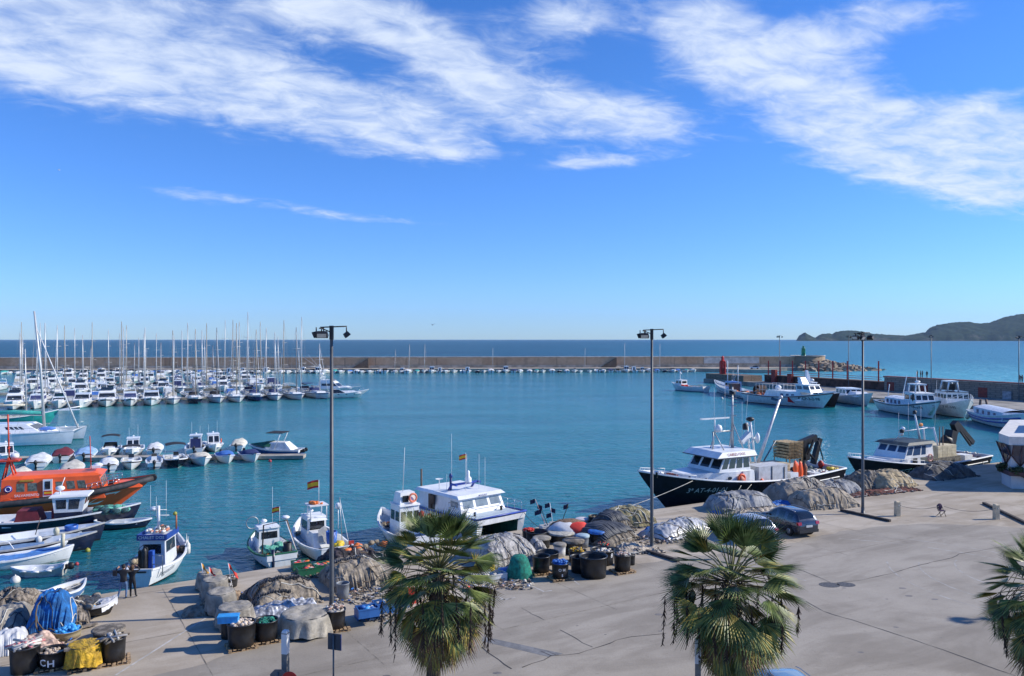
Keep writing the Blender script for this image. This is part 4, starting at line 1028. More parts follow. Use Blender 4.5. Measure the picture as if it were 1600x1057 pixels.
# --- the big black trawler
def trawler(stern, bow, label, kind):
    r, L = rootat('fishing_trawler', label, 'fishing boat', stern, bow)
    if kind == 0: h = Hull(L + 2.2, 6.0, 1.95, bow=1.5, stern=.35, draft=.5, tw=.80, rake=3.3, full=.26, bul=.75, p=2.6, vee=1.1)
    else: h = Hull(L + 1.5, 5.4, 1.6, bow=1.3, stern=.15, draft=.5, tw=.80, rake=2.8, full=.28, bul=.6, p=2.6, vee=1.1)
    dk = mat('trawler_deck', (.34, .33, .30), .8, var=.3, vs=1.5, dirt=.4)
    h.build(r, (blackp(), antif('black'), blackp(), wpaint()), n=30, deck=(wpaint(), dk), cap=.14, wlz=.15)
    # white strake along the sheer
    for sd in (1, -1):
        q = MB(); ts = [i / 30 for i in range(31)]
        q.tube([h.pt(t, .985, sd) + V((0, sd * .02, 0)) for t in ts], .065, 6); q.build('rubbing_strake', wpaint(), r)
    for sd in (1, -1): q = MB(); q.tube([h.pt(.04 + .30 * i / 12, .74, sd) + V((0, sd * .05, 0)) for i in range(13)], .06, 6); q.build('lower_strake', wpaint(), r)
    def casing(x0, x1, wmax, z0, z1, gap, mb, top=.12):
        xs = [x0 + (x1 - x0) * i / 10 for i in range(11)]
        W_ = [max(.25, min(wmax, h.half(h.tx(x)) - gap, abs(h.side(x, z0, 1, 0).y) - .10)) for x in xs]
        for k, (zz_, sh_) in enumerate(((z0, 0), (z1, top))): pass
        lo = [(x, w_, z0) for x, w_ in zip(xs, W_)] + [(x, -w_, z0) for x, w_ in zip(xs[::-1], W_[::-1])]
        hi = [(x - (.4 if i == 10 else 0), w_ - top, z1) for i, (x, w_) in enumerate(zip(xs, W_))] + [(x - (.4 if i == 0 else 0), -(w_ - top), z1) for i, (x, w_) in enumerate(zip(xs[::-1], W_[::-1]))]
        n_ = len(lo); mb.add(lo + hi, [tuple(range(n_)), tuple(range(2 * n_ - 1, n_ - 1, -1))] + [(i, i + n_, (i + 1) % n_ + n_, (i + 1) % n_) for i in range(n_)])
    dz = h.deckz(0)
    Lh = h.L
    if kind == 0:
        # forward casing with curved front, wheelhouse on top
        q = MB(); casing(.3, 7.6, 2.35, dz, dz + 1.65, .55, q)
        cs = q.build('casing', wpaint(), r)
        for x in (3.2, 5.6):
            for sd in (1, -1): q = MB(); q.ell((x, sd * (min(2.35, h.half(h.tx(x)) - .55) - .06), dz + 1.15), .26, .05, .16, n=10, m=5); q.build('porthole', glass(), cs)
        q = MB(); q.box(1.0, 1.75, 2.26, 2.38, dz + .05, dz + 1.65); q.build('door', mat('white_door', (.7, .7, .68), .5), cs)
        wz = dz + 1.65
        wh = wheelhouse(r, (.6, 4.3, 2.1), (.7, 3.5, 1.95), wz, wz + 1.3, wpaint(), {'left': 4, 'right': 4, 'front': 3, 'back': 1}, v=(.22, .86))
        q = MB(); q.fr((.0, 4.6, -2.3, 2.3), (.1, 3.9, -2.1, 2.1), wz + 1.3, wz + 1.75); rf = q.build('roof', wpaint(), wh)
        q = MB(); q.box(-.02, 4.65, -2.33, 2.33, wz + 1.22, wz + 1.3); q.build('eave', mat('eave_dark', (.05, .06, .08), .6), wh)
        text('name_lettering', 'CABEZU DOS', .34, mat('sign_red_dark', (.25, .03, .03), .5), rf, (2.4, 2.24, wz + 1.53), (-1, 0, 0), (0, -.2, 1), .01)
        text('registration_lettering', '3ª AT-4-01-01', .62, mat('hull_lettering', (.55, .55, .55), .5), r, (Lh / 2 - 6.0, 0, 1.55), (-1, 0, 0), (0, 0, 1), .01, surf=lambda p: h.side(p.x, p.z, 1, .03))
        # mast, radar and aerials
        q = MB(); mz = wz + 1.7
        q.tube([(.8, 0, mz), (.8, 0, mz + 5.6)], [.14, .08], 8); q.bar((.8, 0, mz + 1.6), (3.1, 0, mz + 1.6), .07); q.bar((3.1, 0, mz), (3.1, 0, mz + 1.6), .07)
        for s_ in (.9, -.9): q.bar((.3, s_, mz), (.8, 0, mz + 2.4), .05); q.bar((2.6, s_, mz), (2.9, 0, mz + 1.5), .05)
        for z_ in (3.0, 3.9, 4.6): q.bar((.8, -.5, mz + z_), (.8, .5, mz + z_), .04, n=5)
        q.box(.6, 1.0, -.35, .35, mz + 5.2, mz + 5.35)
        q.build('mast', steel(), r)
        q = MB(); q.box(1.2, 4.6, -.08, .08, mz + 2.75, mz + 2.87); q.bar((2.9, 0, mz + 1.6), (2.9, 0, mz + 2.75), .06); q.build('radar_scanner', wpaint(), r)
        q = MB(); q.lathe([(0, 0), (.28, .05), (.34, .35), (.25, .62), (0, .72)], (2.9, .5, mz + 1.6), 10); q.build('radar_dome', wpaint(), r)
        q = MB(); q.lathe([(.24, 0), (.24, .5), (.0, .62)], (-.2, .6, mz + 1.7), 8); q.lathe([(.3, 0), (.3, .35), (.0, .45)], (.8, 0, mz + 4.9), 8); q.build('searchlight', black(), r)
        for x, y, z_, hh, dx in ((2.6, 1.0, 3.0, 4.0, 0), (3.4, .5, 1.8, 5.0, 0), (-.2, .2, 2.2, 3.2, 0), (-1.0, -.4, 1.4, 4.6, -.5), (-1.6, .3, 1.0, 2.8, 0)):
            q = MB(); antenna(q, x, y, mz + z_ - 1.2, hh, .022, dx); q.build('whip_aerial', wpaint(), r)
        # funnel and white gantry behind the wheelhouse
        q = MB(); q.obox((-.5, .3, mz + .9), 1.3, .5, .45, .0, 0, Matrix.Rotation(R(35), 3, 'Y')); q.bar((-1.6, .5, wz), (-.9, .5, mz + 2.4), .09); q.bar((-2.0, -.6, wz), (-1.2, -.2, mz + 2.2), .09); q.bar((-1.1, .5, mz + 2.0), (-1.1, -.6, mz + 2.0), .07); q.bar((-1.5, .6, mz + 1.0), (-.5, .6, mz + .2), .05)
        q.ell((-1.4, .9, mz + .9), .22, .22, .5, 0, 8, 5); q.build('gantry', wpaint(), r)
        q = MB(); q.ell((-1.0, .4, mz + 2.6), .38, .38, .22, n=10, m=5); q.build('exhaust_cap', black(), r)
        q = MB(); q.tube([(-2.4, -.3, dz + 1.2), (-5.6, -.4, mz + 4.3)], [.17, .12], 8); q.ell((-5.7, -.4, mz + 4.4), .2, .2, .2); q.build('derrick', mat('pale_steel', (.62, .62, .63), .45, .2), r)
        q = MB(); q.bar((-2.7, .4, dz + 2), (-4.2, .4, dz + 3.8), .07); q.build('hydraulic_ram', mat('ram_blue_dark', (.03, .07, .13), .4), r)
        # deck houses and stores aft of the wheelhouse
        q = MB(); q.box(-3.6, -.1, .6, 2.4, dz, dz + 1.9); q.box(-3.6, -.1, -2.3, .2, dz, dz + 1.5); q.build('deck_shelter', mat('shelter_grey', (.55, .56, .57), .6, var=.1, dirt=.3), r)
        q = MB(); q.box(-1.68, -1.62, 2.4, 2.45, dz, dz + 1.85); q.box(-3.2, -3.14, 2.4, 2.45, dz, dz + 1.7); q.build('shelter_seam', black(), r)
        boxm = mat('fish_box_cream', (.60, .50, .34), .75, var=.15, vs=3)
        rn = random.Random(3)
        for i in range(6):
            q = MB(); a = -5.4 + i * .66
            for k in range(5): q.box(a, a + .62, -1.0, 1.0, dz + .02 + k * .34, dz + .33 + k * .34); q.box(a + .05, a + .57, -1.02, 1.02, dz + .10 + k * .34, dz + .2 + k * .34)
            q.build('fish_box_stack', boxm, r)
        q = MB(); q.box(-7.7, -5.9, -1.6, .4, dz + 1.9, dz + 2.0)
        for i in range(11): q.bar((-7.7 + i * .18, .45, dz + 1.5), (-7.7 + i * .18, .45, dz + 3.6), .035, n=4); q.bar((-7.7 + i * .18, -1.5, dz + 2.2), (-7.7 + i * .18, -1.5, dz + 3.5), .035, n=4)
        for k in range(5): q.box(-7.7, -5.9, -1.5, .4, dz + 2.05 + k * .3, dz + 2.25 + k * .3)
        for x, y in ((-7.6, -1.5), (-6, -1.5), (-7.6, .4), (-6, .4)): q.bar((x, y, dz), (x, y, dz + 2), .05)
        q.build('crate_rack', mat('rack_timber', (.50, .36, .18), .8, var=.3, vs=4), r)
        q = MB(); q.ell((-5.2, 1.9, dz + 1.3), .35, .16, .75, 0, 8, 6, .3); q.ell((-5.8, 1.9, dz + 1.0), .3, .16, .85, 0, 8, 6, .4, 3); q.ell((-6.4, 1.9, dz + .95), .25, .16, .7, 1, 8, 6, .4, 5); q.build('hanging_oilskins', [orange(), mat('oilskin_brown', (.22, .07, .03), .7)], r)
        q = MB(); q.box(-5.2, -4.2, 1.3, 2.2, dz, dz + 1.0); q.box(-8.2, -7.4, 1.0, 2.1, dz, dz + .75); q.box(-6.9, -6.0, 1.2, 2.2, dz, dz + .45); q.build('deck_box', wpaint(), r)
        # black knuckle crane
        q = MB(); q.lathe([(.5, 0), (.5, .9), (.35, 1.0), (.35, 1.6)], (-8.6, -.4, dz), 10); q.obox((-8.9, -.4, dz + 2.5), .6, .6, 2.0, 0, 0, Matrix.Rotation(R(12), 3, 'Y')); q.obox((-9.2, -.4, dz + 3.35), 2.4, .55, .62, 0, 0, Matrix.Rotation(R(14), 3, 'Y')); q.obox((-10.5, -.4, dz + 2.3), .45, .42, 2.6, 0, 0, Matrix.Rotation(R(-20), 3, 'Y')); q.obox((-9.2, .1, dz + 2.8), 1.6, .16, .2, 0, 0, Matrix.Rotation(R(60), 3, 'Y')); q.bar((-8.2, -.2, dz + 3.2), (-9.9, -.2, dz + 1.6), .1); q.bar((-10.2, .1, dz + 3.4), (-10.9, .1, dz + 1.4), .06)
        q.build('knuckle_crane', black(), r)
        q = MB(); q.ell((-10.9, -.2, dz + 1.0), .3, .3, .38, n=8, m=5); q.build('crane_hook_block', red(), r)
        rn = random.Random(8); q = MB(); lumps(q, -11.3, -8.0, -1.9, 1.8, dz + .25, 55, rn, .5, 3); q.build('net_pile', [mat('net_maroon', (.14, .02, .025), .95, var=.4, vs=6, bump=.6), mat('net_grey_green', (.18, .24, .22), .95, var=.4, vs=6), netm()[2]], r)
        q = MB(); lumps(q, -10.9, -10.2, 1.0, 1.8, dz + .75, 8, rn, .3, 1); q.build('yellow_floats', buoym()[1:2], r)
        q = MB(); lumps(q, -9.8, -8, .6, 1.9, dz + .65, 22, rn, .2, 1); q.build('white_floats', buoym()[2:], r)
        q = MB(); lumps(q, -9.5, -7.4, .6, 1.9, dz + .25, 16, rn, .42, 1); q.build('green_net_pile', [mat('net_sea_green', (.10, .22, .20), .9, var=.4, vs=6)], r)
        ring(r, (2.0, 2.44, dz + 1.05), .36, .10, 'y')
        q = MB(); q.ell((2.0, 2.5, dz + .75), .34, .16, .55, 0, 8, 6, .3); q.build('orange_buoy', mat('faded_orange', (.65, .20, .12), .6), r)
        q = MB(); q.ell((-.35, 2.5, dz + .35), .26, .2, .55, 0, 8, 6); q.build('orange_barrel', orange(), r)
        # foredeck: winch, bollards, red gear
        q = MB(); q.box(8.2, 9.6, -.5, .5, h.deckz(9), h.deckz(9) + .5); q.bar((8.6, -.8, h.deckz(9) + .5), (8.6, .8, h.deckz(9) + .5), .16, n=8); q.build('anchor_windlass', steel(), r)
        q = MB(); lumps(q, 8.0, 9.0, .3, 1.2, h.deckz(9) + .55, 8, rn, .3, 1); q.build('maroon_net', [mat('net_maroon', (.14, .02, .025), .95)], r)
        for x in (7.4, 10.2):
            q = MB(); q.lathe([(.09, 0), (.09, .4), (.14, .42), (.0, .5)], (x, 1.0 if x > 8 else 1.9, h.deckz(x) + .4), 8); q.build('bollard', black(), r)
        q = MB(); rig_rail(q, h, .80, .985, .25, .03, 5, mid=False); q.build('bow_rail', wpaint(), r)
        fender(r, (-1.5, 3.15, 1.1), .16, .9); fender(r, (-3.2, 3.15, 1.0), .16, .9)
    else:
        q = MB(); casing(1.6, 6.8, 1.9, dz, dz + 1.25, .5, q); cs = q.build('casing', wpaint(), r)
        for x in (5.2, 5.8, 4.4):
            yy = min(1.9, h.half(h.tx(x)) - .5) - .04; q = MB(); q.box(x, x + .3, yy - .1, yy + .02, dz + .75, dz + .95); q.build('porthole', glass(), cs)
        q = MB(); q.box(2.3, 2.9, 1.86, 1.94, dz + .05, dz + 1.25); q.ell((2.6, 1.92, dz + .7), .26, .06, .42, 0, 10, 6); q.build('door', black(), cs)
        wz = dz + 1.25
        wh = wheelhouse(r, (-.6, 4.2, 1.8), (-.6, 3.3, 1.65), wz, wz + 1.35, wpaint(), {'left': [(.03, .22, .25, .85), (.26, .52, .2, .88), (.56, .72, .2, .88)], 'right': 3, 'front': 3, 'back': 1}, gl=mat('tinted_blue_glass', (.04, .08, .16), .1))
        q = MB(); q.fr((-.9, 3.9, -1.95, 1.95), (-.7, 3.3, -1.7, 1.7), wz + 1.35, wz + 1.6); q.build('roof', mat('roof_dark', (.03, .05, .06), .6, var=.3), wh)
        ring(r, (.2, 1.95, wz - .1), .34, .08, 'y', mat('faded_lifebuoy', (.65, .35, .30), .6))
        q = MB(); mz = wz + 1.6; q.tube([(-1.0, 0, mz - .2), (-.1, 0, mz + 2.7)], [.13, .09], 8); q.bar((-3.2, .8, wz), (-2.4, .6, mz + 1.2), .10); q.bar((-3.2, -.8, wz), (-2.4, -.6, mz + 1.2), .10); q.bar((-2.4, -.6, mz + 1.1), (-2.4, .6, mz + 1.1), .08); q.bar((-2.5, 0, mz + 1.1), (2.6, 0, mz + .9), .05); q.bar((2.6, -.5, mz), (2.6, .5, mz + .9), .05); q.build('mast', wpaint(), r)
        q = MB(); q.ell((2.6, .5, mz + 1.3), .24, .24, .22); q.ell((1.8, -.2, mz + .7), .2, .2, .3); q.build('radar_dome', wpaint(), r)
        q = MB(); q.lathe([(.2, 0), (.25, .3), (.0, .4)], (2.9, .6, mz + .9), 8); q.lathe([(.2, 0), (.2, .3), (.0, .4)], (-.1, 0, mz + 2.7), 8); q.build('searchlight', black(), r)
        for x, z_, hh in ((3.0, .2, 2.8), (1.4, .4, 3.6), (-.7, 1, 2.6), (-3.1, 1.2, 5.0)):
            q = MB(); antenna(q, x, .3, mz + z_, hh, .022, -.35 if x < -3 else 0); q.build('whip_aerial', wpaint(), r)
        fq = MB(); fq.ell((-1.0, .1, mz + 1.5), .36, .06, .2, 0, 8, 4, .3); fq.build('flag', mat('faded_flag_orange', (.75, .25, .03), .7), r)
        bx = mat('polystyrene_box_cream', (.66, .58, .40), .8, var=.12, vs=2)
        for i in range(4):
            for j in range(2):
                q = MB()
                for k in range(6): q.box(-5.6 + i * .82, -4.82 + i * .82, -.9 + j * 1.05, .1 + j * 1.05, dz + .25 + k * .30, dz + .52 + k * .30); q.box(-5.57 + i * .82, -4.85 + i * .82, -.87 + j * 1.05, .07 + j * 1.05, dz + .5 + k * .3, dz + .56 + k * .3)
                q.build('fish_box_stack', bx, r)
        q = MB(); q.box(-5.4, -.6, 1.6, 1.75, dz + .1, dz + .95); q.build('weather_board', mat('dull_brown_board', (.20, .18, .14), .8, var=.3, vs=3), r)
        q = MB(); q.box(-7.3, -5.9, .6, 1.9, dz, dz + .95); q.box(-8.6, -7.4, .8, 1.6, dz, dz + .5); q.build('deck_box', wpaint(), r)
        q = MB(); q.lathe([(.5, 0), (.5, 1.4)], (-7.2, -.5, dz), 10); q.obox((-7.1, -.5, dz + 2.4), 1.0, .9, 1.9, 0, 0, Matrix.Rotation(R(-18), 3, 'Y')); q.obox((-7.9, -.4, dz + 3.7), .75, .6, 1.2, 0, 0, Matrix.Rotation(R(30), 3, 'Y')); q.obox((-9.6, -.4, dz + 2.9), 3.8, .45, .5, 0, 0, Matrix.Rotation(R(-38), 3, 'Y')); q.obox((-9.3, -.2, dz + 2.5), 3.0, .2, .2, 0, 0, Matrix.Rotation(R(-42), 3, 'Y')); q.ell((-6.4, -.5, dz + 2.1), .7, .7, .8, 0, 10, 6, .3); q.build('knuckle_crane', black(), r)
        for x in (-3.0, -3.6):
            q = MB(); q.bar((x, .9, dz), (x, .9, dz + 4.1), .06); q.build('frame_post', mat('rusty_post', (.20, .12, .08), .8), r)
        rn = random.Random(9); q = MB(); lumps(q, -11.0, -8.2, -1.6, 1.5, dz + .2, 45, rn, .42, 2); q.build('net_pile', [mat('net_maroon', (.14, .02, .025), .95, var=.4, vs=6, bump=.6), netm()[2]], r)
        q = MB(); lumps(q, -10.0, -9.0, -.5, 1.4, dz + .75, 16, rn, .17, 1); q.build('white_floats', buoym()[2:], r)
        text('registration_lettering', '3ª AT-4-1-97', .52, mat('hull_lettering', (.55, .55, .55), .5), r, (Lh / 2 - 6.6, 0, 1.15), (-1, 0, 0), (0, 0, 1), .01, surf=lambda p: h.side(p.x, p.z, 1, .03))
        q = MB(); rig_rail(q, h, .60, .985, .35, .025, 8, mid=False); q.build('bow_rail', wpaint(), r)
        fender(r, (-7.8, 2.7, .9), .3, .5, black())
    return r, h
tr1, h1_ = trawler(V((30.0, 76.5, 0)), V((11.7, 67.0, 0)), 'black hulled trawler with white wheelhouse and tall mast moored at the quay', 0)
tr2, h2_ = trawler(V((51.6, 88.1, 0)), V((34.3, 78.7, 0)), 'black hulled fishing boat with a stack of cream fish boxes moored near the white building', 1)

# --- medium and small fishing boats, one builder with options
def fishboat(label, stern, bow, B=3, fb=.9, bowh=.7, hm=None, bt='green', rail=None, stripe=None, cab=(.35, .62, .26, 1.7), cabm=None, front=2, sides=2, back=1, cabv=(.5, .88), tw=.6, mast=2.5, flagat=None, extras=None, group=None, deck=None, name='fishing_boat', rake=.7, bul=.4, full=.32, aer=(2.2, 1.6), roofm=None, stern_h=.25, slope=(.15, .05), p=2.0):
    r, L = rootat(name, label, 'fishing boat', stern, bow, group)
    h = Hull(L, B, fb, bow=bowh, stern=stern_h, draft=.35, tw=tw, rake=rake, full=full, bul=bul, p=p, vee=1.0)
    h.build(r, (hm or wpaint(), antif(bt), stripe or hm or wpaint(), rail or wpaint()), n=18, deck=deck, cap=.09)
    if cab:
        a, b, w_, ch = cab; x0, x1 = -L / 2 + a * L, -L / 2 + b * L; zz = h.deckz((x0 + x1) / 2)
        wins = {}
        if front: wins['front'] = front
        if sides: wins['left'] = sides; wins['right'] = sides
        if back: wins['back'] = back
        wh = wheelhouse(r, (x0, x1, B * w_), (x0 + slope[1], x1 - slope[0], B * w_ * .94), zz, zz + ch, cabm or wpaint(), wins, roof=.1, rm=roofm, v=cabv)
        xt = (x0 + x1) / 2; zt = zz + ch + .1
        if mast:
            q = MB(); q.tube([(xt, 0, zt), (xt, 0, zt + mast)], [.05, .03], 6); q.bar((xt, -.4, zt + mast * .55), (xt, .4, zt + mast * .55), .022, n=4); q.bar((xt - .35, 0, zt + mast * .75), (xt + .35, 0, zt + mast * .75), .02, n=4)
            q.build('mast', wpaint(), r)
        for i, a_ in enumerate(aer):
            q = MB(); antenna(q, xt - .25 + .3 * i, (.3 if i % 2 else -.3), zt, a_, .014, .05 * i); q.build('whip_aerial', wpaint(), r)
        q = MB(); q.ell((xt + .25, .15, zt + .25), .22, .22, .13, n=10, m=5); q.build('radar_dome', white(), r)
    if extras: extras(r, h, L)
    return r, h
def deckgear(r, h, x0, x1, seed=0, n=26, mats=None, s=.28, w_=.32, name='net_pile', lift=.1):
    rn = random.Random(seed); q = MB(); ms = mats or netm()
    lumps(q, x0, x1, -h.B * w_, h.B * w_, h.deckz((x0 + x1) / 2) + lift, n, rn, s, len(ms)); q.build(name, ms, r)
def fpost(r, pts, m=None, rad=.03, name='frame_tube'): MB().tube(pts, rad, 5).build(name, m or steel(), r)

# wheelhouse boat with the blue name board, by the two people
def ex(r, h, L):
    zz = h.deckz(0)
    q = MB(); q.box(-1.35, -1.22, -.86, .86, zz + 1.72, zz + 2.06); q.box(-1.3, .75, .84, .90, zz + 1.72, zz + 2.06); q.box(-1.3, .75, -.90, -.84, zz + 1.72, zz + 2.06); nb = q.build('name_board', mat('board_blue', (.02, .06, .28), .45), r)
    text('name_lettering', 'CHALET DOS', .26, mat('lettering_white', (.8, .8, .8), .5), nb, (-1.362, 0, zz + 1.89), (0, -1, 0), (0, 0, 1), .012)
    rn = random.Random(4); q = MB(); lumps(q, -1.0, .6, -.6, .6, zz + 2.1, 26, rn, .16, 3); q.build('roof_gear', [mat('net_salmon', (.55, .22, .14), .9), netm()[1], buoym()[2]], r)
    fpost(r, [(-.2, 0, zz + 2), (-.2, 0, zz + 3.6)], wpaint(), .09, 'mast'); fpost(r, [(-.2, -.8, zz + 3.0), (-.2, .8, zz + 3.0)], wpaint(), .03); fpost(r, [(-.2, -.5, zz + 3.35), (-.2, .7, zz + 3.35)], wpaint(), .025)
    for y, hh in ((.45, 2.0), (.1, 1.3), (-.5, 2.3)): q = MB(); antenna(q, -.3, y, zz + 2.9, hh, .012); q.build('whip_aerial', wpaint(), r)
    q = MB(); q.ell((-.2, .3, zz + 3.42), .22, .22, .14); q.build('radar_dome', white(), r)
    q = MB(); q.ell((-.2, -1.0, zz + 3.1), .13, .13, .13); q.build('yellow_light', mat('olive_float', (.35, .34, .05), .5), r)
    q = MB(); q.bar((.3, -.9, zz + 2), (.3, -.9, zz + 3.0), .05); q.build('orange_flare_tube', mat('rust_orange', (.45, .13, .06), .6), r)
    # hauler and drum on the after deck
    q = MB(); q.box(-2.2, -1.9, -.05, .45, zz, zz + 1.3); q.lathe([(.16, 0), (.16, 1.2), (.1, 1.35), (0, 1.4)], (-2.15, .1, zz + .1), 10); q.build('net_hauler', black(), r)
    q = MB(); q.box(-2.05, -1.7, -.35, -.1, zz, zz + 1.25); q.build('blue_pump', mat('pump_blue', (.03, .10, .42), .4), r)
    fpost(r, [(-2.3, .35, zz), (-2.3, .35, zz + 1.5), (-2.3, .1, zz + 1.7), (-2.3, -.15, zz + 1.5), (-2.3, -.15, zz + .9)], black(), .025)
    fpost(r, [(-2.5, -.5, zz), (-2.5, -.5, zz + 1.1), (-2.5, -1.1, zz + 1.1), (-2.5, -1.1, zz)]); fpost(r, [(-2.5, -.5, zz + .6), (-2.5, -1.1, zz + .6)])
    q = MB(); q.box(-3.2, -2.6, -.4, 1.0, zz + .28, zz + .36); q.build('black_grating', black(), r)
    deckgear(r, h, .9, 2.4, 5, 20, [mat('net_dark_brown', (.10, .08, .06), .95, var=.4, vs=8), mat('net_salmon', (.55, .22, .14), .9), netm()[1]], .32)
    q = MB(); lumps(q, -1.5, -.5, .85, 1.1, zz + .38, 12, random.Random(1), .30, 1); q.build('beige_net_bundle', [mat('beige_net', (.46, .38, .26), .9, var=.35, vs=8, bump=.5)], r)
    fender(r, h.side(L * .22, 1.1, -1, .15), .15, .8); fender(r, h.side(L * .30, 1.15, -1, .15), .15, .8)
    text('name_lettering', 'Agustin', .45, mat('script_grey', (.25, .27, .30), .5), r, (-L * .28, 0, .62), (1, 0, .16), (-.16, 0, 1), 0, surf=lambda p: h.side(p.x, p.z, -1, .03))
fishboat('white fishing boat with a blue name board on its wheelhouse, beside the two people', V((-21.9, 45.9, 0)), V((-22.3, 52.1, 0)), B=2.9, fb=.95, bowh=.75, bt='black', cab=(.30, .62, .27, 1.8), cabm=mat('pale_grey_wheelhouse', (.60, .63, .66), .5, var=.06, dirt=.15), back=[(.15, .85, .5, .82)], front=2, sides=1, mast=0, aer=(), tw=.5, extras=ex, stern_h=.1, rake=.4, deck=mat('deck_blue_grey', (.30, .36, .42), .7, var=.2, dirt=.3))
# white boat with green rail
def ex(r, h, L):
    zz = h.deckz(0); ring(r, (L * .5 + .15, .35, 1.7), .42, .035, 'x', steel(), 'hauler_wheel')
    fpost(r, [(-2.1, 1.0, zz), (-2.1, .9, zz + 2.3), (-2.1, -.6, zz + 2.45), (-2.3, -1.25, zz)], mat('brown_pole', (.13, .09, .07), .7), .05); fpost(r, [(-2.1, -.5, zz + 2.45), (-2.4, -1.2, zz + .2)], wpaint(), .035)
    q = MB(); q.ell((-2.1, -.5, zz + 2.65), .28, .28, .13, n=10, m=5); q.build('satellite_dome', white(), r)
    q = MB(); lumps(q, -1.6, -.5, -.5, .6, zz + .35, 12, random.Random(2), .42, 1); q.build('green_net_pile', [mat('bright_green_net', (.12, .42, .32), .9, var=.35, vs=8)], r)
    deckgear(r, h, -2.7, -1.2, 6, 20, buoym() + netm()[1:2], .2)
    q = MB(); q.lathe([(.26, 0), (.28, .9), (.24, .9), (.22, .1)], (-1.7, -.75, zz), 10); q.build('black_bin', black(), r)
    q = MB(); q.lathe([(.10, 0), (.12, 1.1), (0, 1.1)], (-3.1, .55, .2), 8); q.build('rudder_post', navy(), r)
    flag(r, -.3, -.6, zz + 1.6, 1.4, .55)
fishboat('little white fishing boat with green rail and green net moored stern to the quay', V((-14.6, 49.6, 0)), V((-17.9, 55.0, 0)), B=2.7, fb=.75, bowh=.55, bt='green', rail=mat('rail_green', (.03, .16, .08), .5), cab=(.50, .70, .26, 1.5), back=1, cabv=(.55, .85), mast=0, aer=(2.6,), extras=ex, tw=.75)
# white boat with open upper helm and big flag
def ex(r, h, L):
    zz = h.deckz(0)
    q = MB(); q.fr((-.3, 1.0, -.6, .6), (-.2, .8, -.5, .5), zz + 1.6, zz + 1.75)
    for x, y in ((-.2, .55), (-.2, -.55), (.8, .5), (.8, -.5)): q.bar((x, y, zz + 1.7), (x * .9, y, zz + 2.6), .04)
    q.build('upper_helm', wpaint(), r)
    q = MB(); q.box(-.35, .9, -.65, .65, zz + 2.6, zz + 2.68); tp = q.build('upper_roof', wpaint(), r)
    q = MB(); lumps(q, -.2, .6, -.4, .4, zz + 2.72, 9, random.Random(3), .2, 1); q.build('orange_life_jackets', buoym()[:1], r)
    flag(r, -.2, .0, zz + 2.7, 1.7, .85)
    q = MB(); q.bar((-1.6, -.9, zz + 1.2), (-1.6, -.9, zz + 2.6), .03); q.lathe([(.0, 0), (.2, 0), (.2, .3), (.12, .36), (0, .38)], (-1.6, -.9, zz + 2.6), 10); q.build('radar_dome', white(), r)
    q = MB(); q.fr((-1.4, .2, -.75, .75), (-1.1, 0, -.65, .65), zz, zz + .95); q.build('engine_box', wpaint(), r)
    q = MB(); q.add([(-1.45, -.4, zz + .4), (-1.45, .4, zz + .4), (-1.3, .4, zz + 1.2), (-1.3, 0, zz + 1.45), (-1.3, -.4, zz + 1.2)], [(4, 3, 2, 1, 0)]); q.build('grey_canvas_door', canvas('grey'), r)
    fpost(r, [(-2.2, -1.0, zz), (-1.9, -.9, zz + 3.4)], steel(), .03); fpost(r, [(-1.9, -.9, zz + 3.3), (-3.2, -1.2, zz)], wpaint(), .02); fpost(r, [(2.2, .7, zz + .4), (.9, .6, zz + 2.4)], rope(), .015)
    q = MB(); q.lathe([(.34, 0), (.38, .8), (.33, .8), (.3, .15)], (-2.0, -.3, zz + .4), 12); q.build('blue_tub', blue(), r)
    q = MB(); lumps(q, -2.9, -2.1, -.9, -.3, zz + .3, 9, random.Random(7), .3, 1); q.build('yellow_floats', buoym()[1:2], r)
    deckgear(r, h, 1.4, 2.5, 9, 10, netm()[1:2], .3)
    q = MB(); q.box(-3.45, -3.35, -1.35, -1.0, .8, 1.25); q.build('red_quarter_board', red(), r)
fishboat('white fishing boat with open upper helm and large red and yellow flag', V((-11.3, 50.6, 0)), V((-15.6, 57.6, 0)), B=3.1, fb=.85, bowh=.65, bt='black', cab=(.52, .72, .22, 1.6), back=1, sides=1, mast=0, aer=(), extras=ex, tw=.72, full=.28)
# white boat with orange lifebuoy left of the catamaran
def ex(r, h, L):
    zz = h.deckz(0)
    q = MB(); q.fr((-.7, .5, -.65, .65), (-.55, .3, -.55, .55), zz + 2.2, zz + 3.0); up = q.build('upper_cabin', wpaint(), r)
    q = MB(); q.box(-.72, -.66, .0, .45, zz + 2.35, zz + 2.8); q.build('window', glass(), up)
    ring(r, (-.80, -.30, zz + 2.62), .28, .075, 'x', mat('lifebuoy_coral', (.80, .22, .12), .5))
    q = MB(); antenna(q, -.2, .2, zz + 3, 3.2, .028, -.3); q.build('whip_aerial', wpaint(), r)
    q = MB(); q.ell((-1.0, -.9, zz + 1.4), .2, .2, .28); q.build('red_buoy', red(), r)
    deckgear(r, h, .7, 2.2, 13, 24, [buoym()[0], netm()[1], netm()[2], mat('rust_brown_net', (.30, .12, .06), .9)], .24)
    text('name_lettering', 'MARINA', .16, mat('sign_blue_dark', (.03, .05, .2), .5), r, (-.95, 0, zz + 2.02), (0, -1, 0), (0, 0, 1), .01)
fishboat('white fishing boat with coral lifebuoy on its upper cabin, left of the blue trimmed catamaran', V((-5.6, 52.9, 0)), V((-9.9, 59.3, 0)), B=3.2, fb=1.05, bowh=.8, bt='green', cab=(.38, .60, .25, 2.1), back=3, cabv=(.50, .82), sides=2, mast=0, aer=(), extras=ex, tw=.75, full=.34)

